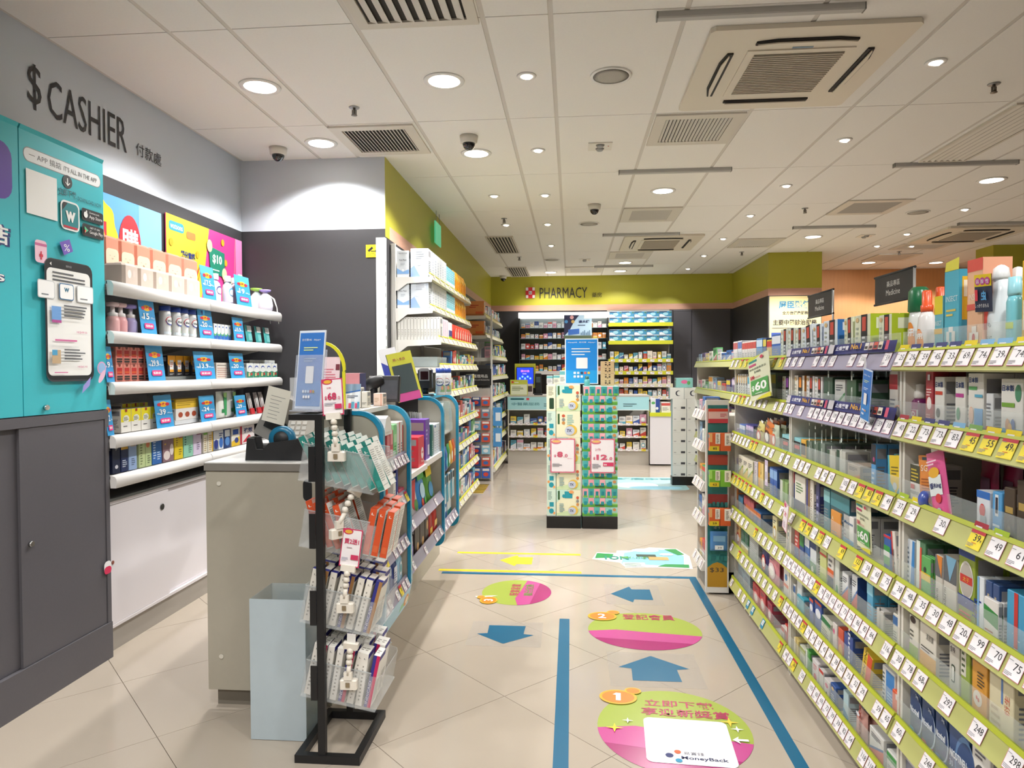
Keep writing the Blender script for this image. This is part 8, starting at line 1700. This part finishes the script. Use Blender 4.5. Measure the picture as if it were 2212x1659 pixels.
prod('acrylic_tray', MB().box(-0.12, -0.2, 0, 0.12, 0.2, 0.004, ACR('d8e4e4', 0.35)).box(-0.12, -0.2, 0.004, 0.12, -0.197, 0.08, ACR('d8e4e4', 0.35)).box(0.117, -0.2, 0.004, 0.12, 0.2, 0.08, ACR('d8e4e4', 0.35)).mesh('acrylic_tray'), 'empty clear tray at the near end of the wall fourth shelf', 'tray', (-1.16, 5.55, 1.372), 0, None)
U2 = [1.98, 1.74, 1.47, 1.22, 0.96, 0.70, 0.44, 0.12]
wall_bay(8.36, 10.4, 'second wall shelving unit towards the pharmacy', U2, [-1.02, -1.01, -0.95, -0.94, -0.93, -0.92, -0.92, -0.91], 2.25, rail_tags=False)
for k, z in ((0, 2.001), (1, 1.761)):
    prod('herbal_carton', carton(0.30, 0.12, 0.175, 'd98a4a', [('r', 0.0, 0.0, 1, 0.12, 'b86a30'), ('l', 0.4, 0.55, 0.8, 0.8, 2, 'b83028'), ('r', 0.65, 0.12, 0.95, 0.28, 'd8602c')]), 'orange brown carton facing the entrance, second wall unit %s shelf' % ('top', 'second')[k], 'box', (-1.2, 8.43, z), 0, 'orange brown cartons')
filler(-1.015, U2[:2], 10.35, 8.52, 'the second wall unit upper part', faceR=False, seed=31, n=14, hmax=0.17, dz=0.0205, names=('herbal_carton', 'tea_carton'))
filler(-0.935, U2[2:], 10.35, 8.45, 'the second wall unit', faceR=False, seed=32, n=14, hmax=0.2, dz=0.0205, names=('supply_box', 'bandage_box', 'pad_box'))
pb = thing('pegboard_end', 'pegboard end panel of the second wall unit hung with packs', 'display panel', (-1.34, 8.30, 0))
MB().box(0.0, 0.0, 0.02, 0.39, 0.02, 1.12, M('bcb6ae', rough=0.6)).build('board', pb); MB().box(0.375, -0.006, 0.0, 0.395, 0.03, 2.0, WS).build('edge_post', pb); MB().box(0, 0.0, 1.13, 0.37, 0.02, 1.40, DARK).build('upper_board', pb)
sg = thing('department_sign', 'black sign reading Medical Supplies and Accessories above the pegboard', 'sign', (-1.30, 8.265, 1.155))
mb = MB().box(0, 0, 0, 0.345, 0.004, 0.20, M('1d1c1d')); G(mb, FC((0, 0, 0)), 0.345, 0.2).text('醫療護理用品', 0.1, 0.46, 0.2, M('e4e0da'), w=0.78).text('Medical Supplies and Accessories', 0.06, 0.28, 0.1, M('d8d4ce'), w=0.88); mb.build('panel', sg)
rr_ = random.Random(5)
for j in range(7):
    for i in range(3):
        c, cn = rr_.choice([('2a3f7e', 'navy'), ('c8503c', 'red'), ('d8d8dc', 'white'), ('8ac0d8', 'pale blue'), ('7a8aa0', 'slate'), ('3a62b8', 'royal blue')])
        me = carton(0.1, 0.03, 0.105 if j > 0 else 0.12, c, [('r', 0.1, 0.72, 0.9, 0.95, 'e6e0dc'), ('c', 0.5, 0.38, 0.3, 0.2, rr_.choice(['e8ecf0', 'd84a3a', '3a6ab0']))], key='peg%s%d' % (c, j > 0))
        prod('hanging_pack', me, '%s hanging pack on the pegboard, %s row from bottom, %s from left' % (cn, ORD[j], ORD[i]), 'pack', (-1.255 + 0.115 * i, 8.282, 0.04 + 0.145 * j + (0.0 if j else 0.0)), 0, 'packs hung on the pegboard')
lh = thing('leaflet_holder', 'tall blue leaflet dispenser on the pegboard edge', 'holder', (-0.935, 8.27, 0.42))
for z in (0.0, 0.25): MB().box(0, 0, z, 0.1, 0.05, z + 0.22, M('4a90cc', rough=0.35)).box(0.03, -0.002, z + 0.06, 0.09, 0.0, z + 0.16, M('dfe8f0')).build('pocket', lh)

# ================================================================== pharmacy at the back
t = thing('pharmacy_sign', 'black pharmacy lettering on the green back wall', 'sign', (-0.79, 12.135, 2.57))
mb = MB(); g = G(mb, FC((0, 0, 0)), eps=0.002)
g.rr(0.0, 0.01, 0.165, 0.20, 0.02, M('d02c34'), ry=0.02)
for x in (0.0, 0.115):
    for z in (0.01, 0.14): g.rr(x + 0.004, z + 0.004, x + 0.046, z + 0.056, 0.008, M('e6e2e4'), ry=0.008)
g.rect(0.055, 0.075, 0.11, 0.135, M('e6e2e4')).text('Rx', 0.062, 0.082, 0.045, INK, w=0.04); mb.build('cross_logo', t)
mb = MB(); g = G(mb, FC((0, 0, 0)), eps=0.002); g.text('PHARMACY', 0.245, 0.005, 0.185, INK, w=0.825); mb.build('lettering', t)
mb = MB(); g = G(mb, FC((0, 0, 0)), eps=0.002); g.text('藥房', 1.15, 0.01, 0.085, INK, w=0.17); mb.build('chinese_lettering', t)
def fillC(y, zs, x0, x1, where, n, hmax, seed, names=('pill_box', 'syrup_box', 'tablet_box'), pal=None, d=0.05, hs=None):
    rr = random.Random(seed); P_ = pal or PAL
    for k, z in enumerate(zs):
        for i in range(n):
            a = x0 + (x1 - x0) * i / n; b = x0 + (x1 - x0) * (i + 1) / n
            wd = round((b - a) * rr.uniform(0.72, 0.96), 2); h = round(hmax * rr.uniform(0.5, 1.0), 2)
            c, cn = rr.choice(P_); c2 = rr.choice(P_)[0]; st = rr.randrange(4)
            me = carton(wd, d, h, c, [a_top(c2), a_circ(c2), a_band(c2, 'e8e4dc'), a_diag(c2, 'e8e4dc')][st], key='f%s%s%d' % (c, c2, st))
            nm = names[i % len(names)]
            prod(nm, me, '%s %s, %s from left on %s shelf of %s' % (cn, nm.replace('_', ' '), ORD[i], ORD[k] if k else 'top', where), 'box', ((a + b) / 2, y + d / 2, z), 0, 'goods of %s' % where)
mc = thing('medicine_cabinet', 'wall cabinet with glass shelves and lit white top in the pharmacy', 'cabinet', (-0.13, 12.0, 1.25))
GLS = ACR('b8ccd0', 0.35)
MB().box(-0.75, 0.12, 0, 0.75, 0.135, 1.06, M('6f7a7c', rough=0.4)).build('back', mc)
MB().box(-0.77, -0.1, 0.97, 0.77, 0.1, 1.06, M('fffaf2', emit=2.2)).build('light_box', mc)
for e in (-0.76, 0.745): MB().box(e, -0.09, 0, e + 0.015, 0.12, 0.97, M('3f4244', rough=0.4)).build('side_panel', mc)
MB().box(-0.77, -0.1, 0.0, 0.77, 0.1, 0.06, M('ece8e4', rough=0.35)).build('bottom_ledge', mc)
CZ = [0.80, 0.62, 0.44, 0.26]
for z in CZ: MB().box(-0.744, -0.09, z - 0.008, 0.744, 0.118, z, M('8fa3a6', rough=0.1)).build('glass_shelf', mc)
PH = [('d6d6d4', 'white'), ('d9d6d0', 'ivory'), ('d2d6dc', 'cool white'), ('cfd3da', 'silver'), ('d8dce4', 'pale grey'), ('3a5aa0', 'blue'), ('e08a30', 'orange'), ('e0c040', 'yellow'), ('c84a3c', 'red'), ('58a0b8', 'aqua'), ('e8dcd0', 'cream'), ('d89ab0', 'pink')]
fillC(11.93, [2.051, 1.871, 1.691, 1.511, 1.311], -0.86, 0.60, 'the pharmacy glass cabinet', 19, 0.115, 41, pal=PH)
ms = thing('mask_shelving', 'lime edged shelving of blue mask boxes in the pharmacy', 'shelving', (1.15, 11.7, 0))
MB().box(-0.53, 0.42, 0, 0.53, 0.435, 2.36, M('9a948c')).build('back_panel', ms)
QZ = [2.10, 1.80, 1.50, 1.295, 1.085, 0.88]
for z in QZ:
    s = MB().box(-0.53, 0.0, z - 0.02, 0.53, 0.42, z, WS).build('shelf', ms)
    MB().box(-0.53, -0.012, z - 0.05, 0.53, 0.0, z + 0.012, M('cfcf3a', rough=0.3) if z > 1.1 else LIP).build('price_rail', s)
    if z < 1.7:
        for i in range(8): put('price_tag', tag_mesh(str(30 + i * 9), 0.07, 0.045), s, (-0.46 + 0.13 * i, -0.0125, z - 0.045), 0)
MB().box(-0.53, 0.03, 0, 0.53, 0.41, 0.8, M('a8a29a')).build('base', ms)
mkb = [('r', 0, 0.1, 1, 0.95, '3f88b0'), ('p', [(0, 0.1), (0.5, 0.1), (0.2, 0.5), (0, 0.45)], 'e6ecf0'), ('r', 0, 0.75, 0.6, 0.95, '22486a'), ('c', 0.5, 0.5, 0.22, 0.26, '9cd0e0'), ('r', 0.82, 0.65, 0.97, 0.9, '4a7a60')]
for k, z in enumerate((2.101, 1.801)):
    for r in range(2):
        for i in range(5):
            prod('mask_box', carton(0.2, 0.2, 0.1, 'c4ced6', mkb, key='mkb'), 'blue mask box, %s shelf of pharmacy stack, %s row, %s from left' % (('upper', 'lower')[k], ('lower', 'upper')[r], ORD[i]), 'box', (0.74 + 0.205 * i, 11.81, z + 0.1005 * r), 0, 'blue mask boxes in the pharmacy')
fillC(11.73, [1.501, 1.296, 1.086, 0.881], 0.64, 1.66, 'the pharmacy lime shelving', 13, 0.15, 43, pal=PH, names=('ointment_box', 'capsule_box', 'cough_syrup_box'), d=0.07)
# counter
pc = thing('pharmacy_counter', 'white pharmacy counter with pale blue signs and low shelves', 'counter', (0.09, 9.8, 0))
MB().box(-1.0, 0.0, 0.955, 1.0, 0.55, 0.975, M('b9b4ae', rough=0.35)).build('worktop', pc)
mb = MB().box(-0.99, 0.0, 0.765, 0.99, 0.03, 0.954, M('a9dbe4', rough=0.35)); g = G(mb, FC((-0.99, 0, 0.765)), 1.98, 0.189)
g.rect(0, 0, 1, 0.05, M('e8eef0')).rr(0.02, 0.78, 0.12, 0.9, 0.008, M('2f8a98')).rect(0.135, 0.76, 0.155, 0.92, M('d8404a')).text('中醫藥服務', 0.03, 0.36, 0.22, M('4a8a98'), w=0.2).lines(0.26, 0.3, 0.36, 0.6, 2, M('3a5a6a'), fill=0.3).lines(0.40, 0.3, 0.5, 0.6, 2, M('3a5a6a'), fill=0.3).lines(0.66, 0.3, 0.78, 0.6, 2, M('3a5a6a'), fill=0.3).lines(0.82, 0.3, 0.92, 0.6, 2, M('3a5a6a'), fill=0.3)
mb.build('sign_band', pc)
MB().box(-0.99, 0.28, 0.0, 0.99, 0.30, 0.764, M('b5afa7')).build('back_board', pc); MB().box(-0.99, 0.02, 0.0, 0.99, 0.27, 0.195, M('b9b2a8', rough=0.45)).build('base', pc)
for e in (-0.99, 0.975): MB().box(e, 0.031, 0.196, e + 0.015, 0.279, 0.764, STEEL).build('side_panel', pc)
for z in (0.575, 0.40, 0.215):
    s = MB().box(-0.974, 0.0, z - 0.02, 0.974, 0.279, z, STEEL).build('shelf', pc)
    for i in range(18): put('price_tag', tag_mesh(str(20 + (i * 13) % 70), 0.06, 0.04, 'yellow' if i % 7 == 3 else 'white'), s, (-0.92 + 0.108 * i, -0.003, z - 0.022), 0)
fillC(9.83, [0.576, 0.401, 0.216], -0.87, 1.05, 'the pharmacy counter', 20, 0.135, 47, names=('balm_box', 'inhaler_box', 'plaster_box'), pal=PH)
wc = thing('side_cabinet', 'plain white cabinet with lime top strip beside the pharmacy counter', 'cabinet', (1.26, 9.75, 0))
MB().box(-0.17, 0, 0.02, 0.17, 0.4, 0.685, M('dcd8dc', rough=0.35)).build('body', wc); MB().box(-0.175, -0.01, 0.686, 0.185, 0.41, 0.735, M('cdd22a', rough=0.35)).build('lime_top', wc)
on_top('vitamin_box', 'navy and white carton on the lime topped cabinet', 'box', 1.10, 1.23, 9.8, 0.736, 0.08, 0.19, 'dfe4ec', [('r', 0.55, 0, 1, 1, '2a4a9c'), ('c', 0.3, 0.7, 0.2, 0.1, '58a860'), ('c', 0.7, 0.3, 0.15, 0.1, 'e8ecf4')])
on_top('vitamin_box', 'white and red carton on the lime topped cabinet', 'box', 1.25, 1.37, 9.8, 0.736, 0.08, 0.14, 'e6e2de', a_top('c8504a'))
scn = thing('pharmacy_screen', 'bright blue advertising screen in a lime surround on the pharmacy counter', 'screen', (-0.66, 9.95, 0.976))
MB().box(-0.15, 0.02, 0.10, 0.15, 0.03, 0.45, M('b8b83a')).build('surround', scn); MB().box(-0.05, 0.03, 0, 0.05, 0.12, 0.2, BK).build('stand', scn)
mb = MB().box(-0.125, 0.0, 0.15, 0.125, 0.02, 0.40, BK); g = G(mb, FC((-0.125, 0, 0.15)), 0.25, 0.25); g.rect(0.03, 0.05, 0.97, 0.97, M('1a3ad8', emit=1.2)).text('積分換', 0.25, 0.7, 0.14, M('ff9090', emit=1.0), w=0.5).lines(0.35, 0.6, 0.7, 0.66, 1, M('ffd0d0', emit=1.0))
for i in range(5): g.ell(0.2 + 0.15 * i, 0.35 + 0.1 * (i % 2), 0.06, 0.06, M('7ab8ff', emit=1.0))
mb.build('display', scn)
nt2 = thing('counter_notice', 'lime edged white notice standing on the pharmacy counter', 'notice', (-0.74, 9.83, 0.976))
mb = MB().box(-0.125, 0, 0, 0.125, 0.004, 0.22, M('c8cc50')); g = G(mb, FC((-0.125, 0, 0)), 0.25, 0.22); g.rect(0.04, 0.03, 0.96, 0.7, M('e6ead0')).lines(0.1, 0.3, 0.8, 0.6, 4, M('6a7a4a')).rect(0.08, 0.78, 0.2, 0.92, M('d04a40')).lines(0.25, 0.8, 0.6, 0.9, 1, W_); mb.build('sheet', nt2)
MB().box(-0.125, 0.004, 0, 0.125, 0.05, 0.004, ACR()).build('foot', nt2)
tm_ = thing('test_monitor', 'black blood pressure monitor on the pharmacy counter', 'device', (-0.47, 9.9, 0.976))
MB().bbox(-0.06, 0, 0, 0.06, 0.1, 0.02, BK).build('foot', tm_); MB().bbox(-0.045, 0.03, 0.02, 0.045, 0.08, 0.31, BK, r=0.01).build('column', tm_); MB().box(-0.03, 0.028, 0.18, 0.03, 0.03, 0.26, M('4a5a60')).build('screen', tm_)
bx = thing('card_reader', 'small white framed reader on the pharmacy counter', 'device', (-0.585, 9.87, 0.976))
MB().box(-0.04, 0, 0, 0.04, 0.03, 0.16, M('d8d0cc')).build('body', bx); MB().box(-0.03, -0.002, 0.05, 0.03, 0, 0.13, M('4a3a3a')).build('screen', bx)
pstr = thing('pharmacy_poster', 'blue and white poster with city skyline and train in the pharmacy', 'poster', (-0.12, 11.86, 1.86))
mb = MB().box(0, 0, 0, 0.47, 0.004, 0.40, M('b8d4e8')); g = G(mb, FC((0, 0, 0)), 0.47, 0.40)
g.poly([(0, 0.1), (0, 1), (0.55, 1), (0.35, 0.7), (0.2, 0.35)], M('2a2c4a')).ell(0.28, 0.9, 0.07, 0.08, M('d8a0a0')).ell(0.08, 0.72, 0.06, 0.07, M('4a8ac0')).ell(0.32, 0.72, 0.06, 0.07, M('c8a860')).rect(0.72, 0.84, 1, 1, M('f0f4f6')).text('達夫護', 0.52, 0.66, 0.12, M('20305a'), w=0.4, bold=0.03).lines(0.5, 0.55, 0.9, 0.62, 1, M('3a4a6a')).poly([(0.15, 0.15), (0.55, 0.2), (0.55, 0.42), (0.15, 0.38)], M('3a6ab8')).rect(0, 0, 1, 0.13, M('5a6a50'))
for i in range(6): g.rect(0.6 + 0.06 * i, 0.15, 0.64 + 0.06 * i, 0.25 + 0.05 * (i % 3), M('6a8aa8'))
mb.build('sheet', pstr); MB().cyl((0.1, 0.002, 0.40), (0.1, 0.002, 0.45), 0.002, GREYM).cyl((0.37, 0.002, 0.40), (0.37, 0.002, 0.45), 0.002, GREYM).build('hanger', pstr)
cpo = thing('clinic_poster', 'cream clinic poster with blue Chinese heading on the green pillar', 'poster', (2.76, 9.995, 0.9))
mb = MB().box(0, -0.004, 0, 0.70, 0, 1.45, M('e8d69a', rough=0.4)); g = G(mb, FC((0, -0.004, 0)), 0.70, 1.45)
g.text('屈臣醫健', 0.18, 0.88, 0.075, M('2f7a9c'), w=0.62, bold=0.04).text('全方位健康服務', 0.25, 0.82, 0.036, INK, w=0.5, bold=0.03).text('主要中醫診治服務', 0.07, 0.72, 0.055, INK, w=0.85, bold=0.03).lines(0.05, 0.69, 0.9, 0.705, 1, M('5a5a5a')).rect(0.04, 0.5, 0.4, 0.65, M('2f4a9c')).text('免費', 0.08, 0.53, 0.06, W_, w=0.25)
mb.build('sheet', cpo)
# stack of white boxes at the end of the far block
for j in range(8):
    for i in range(2):
        me = carton(0.16, 0.12, 0.128, 'dcdcd8', [('r', 0.6, 0.1, 0.9, 0.3, '4a4a50'), ('l', 0.1, 0.15, 0.35, 0.25, 1, '7a7a80')] if j < 7 else [('c', 0.6, 0.5, 0.2, 0.25, '3a3a44'), ('c', 0.66, 0.5, 0.16, 0.2, 'dcdcd8')], [('r', 0, 0, 1, 1, 'a8c4cc')], key='wstk%d' % (j < 7))
        prod('mask_carton', me, 'white mask carton, %s up in the %s column beside the far block' % (ORD[j], ('left', 'right')[i]), 'box', (1.215 + 0.03 * (j < 7) + 0.163 * i, 8.2, 0.1 + 0.1285 * j), 0, 'white mask cartons by the far block')
t = thing('display_plinth', 'dark plinth under the white mask cartons', 'plinth', (1.33, 8.2, 0)); MB().bbox(-0.17, -0.07, 0, 0.17, 0.07, 0.099, KB).build('box', t)
prod('mask_carton', carton(0.19, 0.12, 0.11, '8ac4c0', [('c', 0.5, 0.6, 0.2, 0.2, 'd86a9a'), ('c', 0.75, 0.5, 0.1, 0.2, '58a860')]), 'flowered teal pack on top of the white mask cartons', 'box', (1.30, 8.2, 1.129), 0, None)
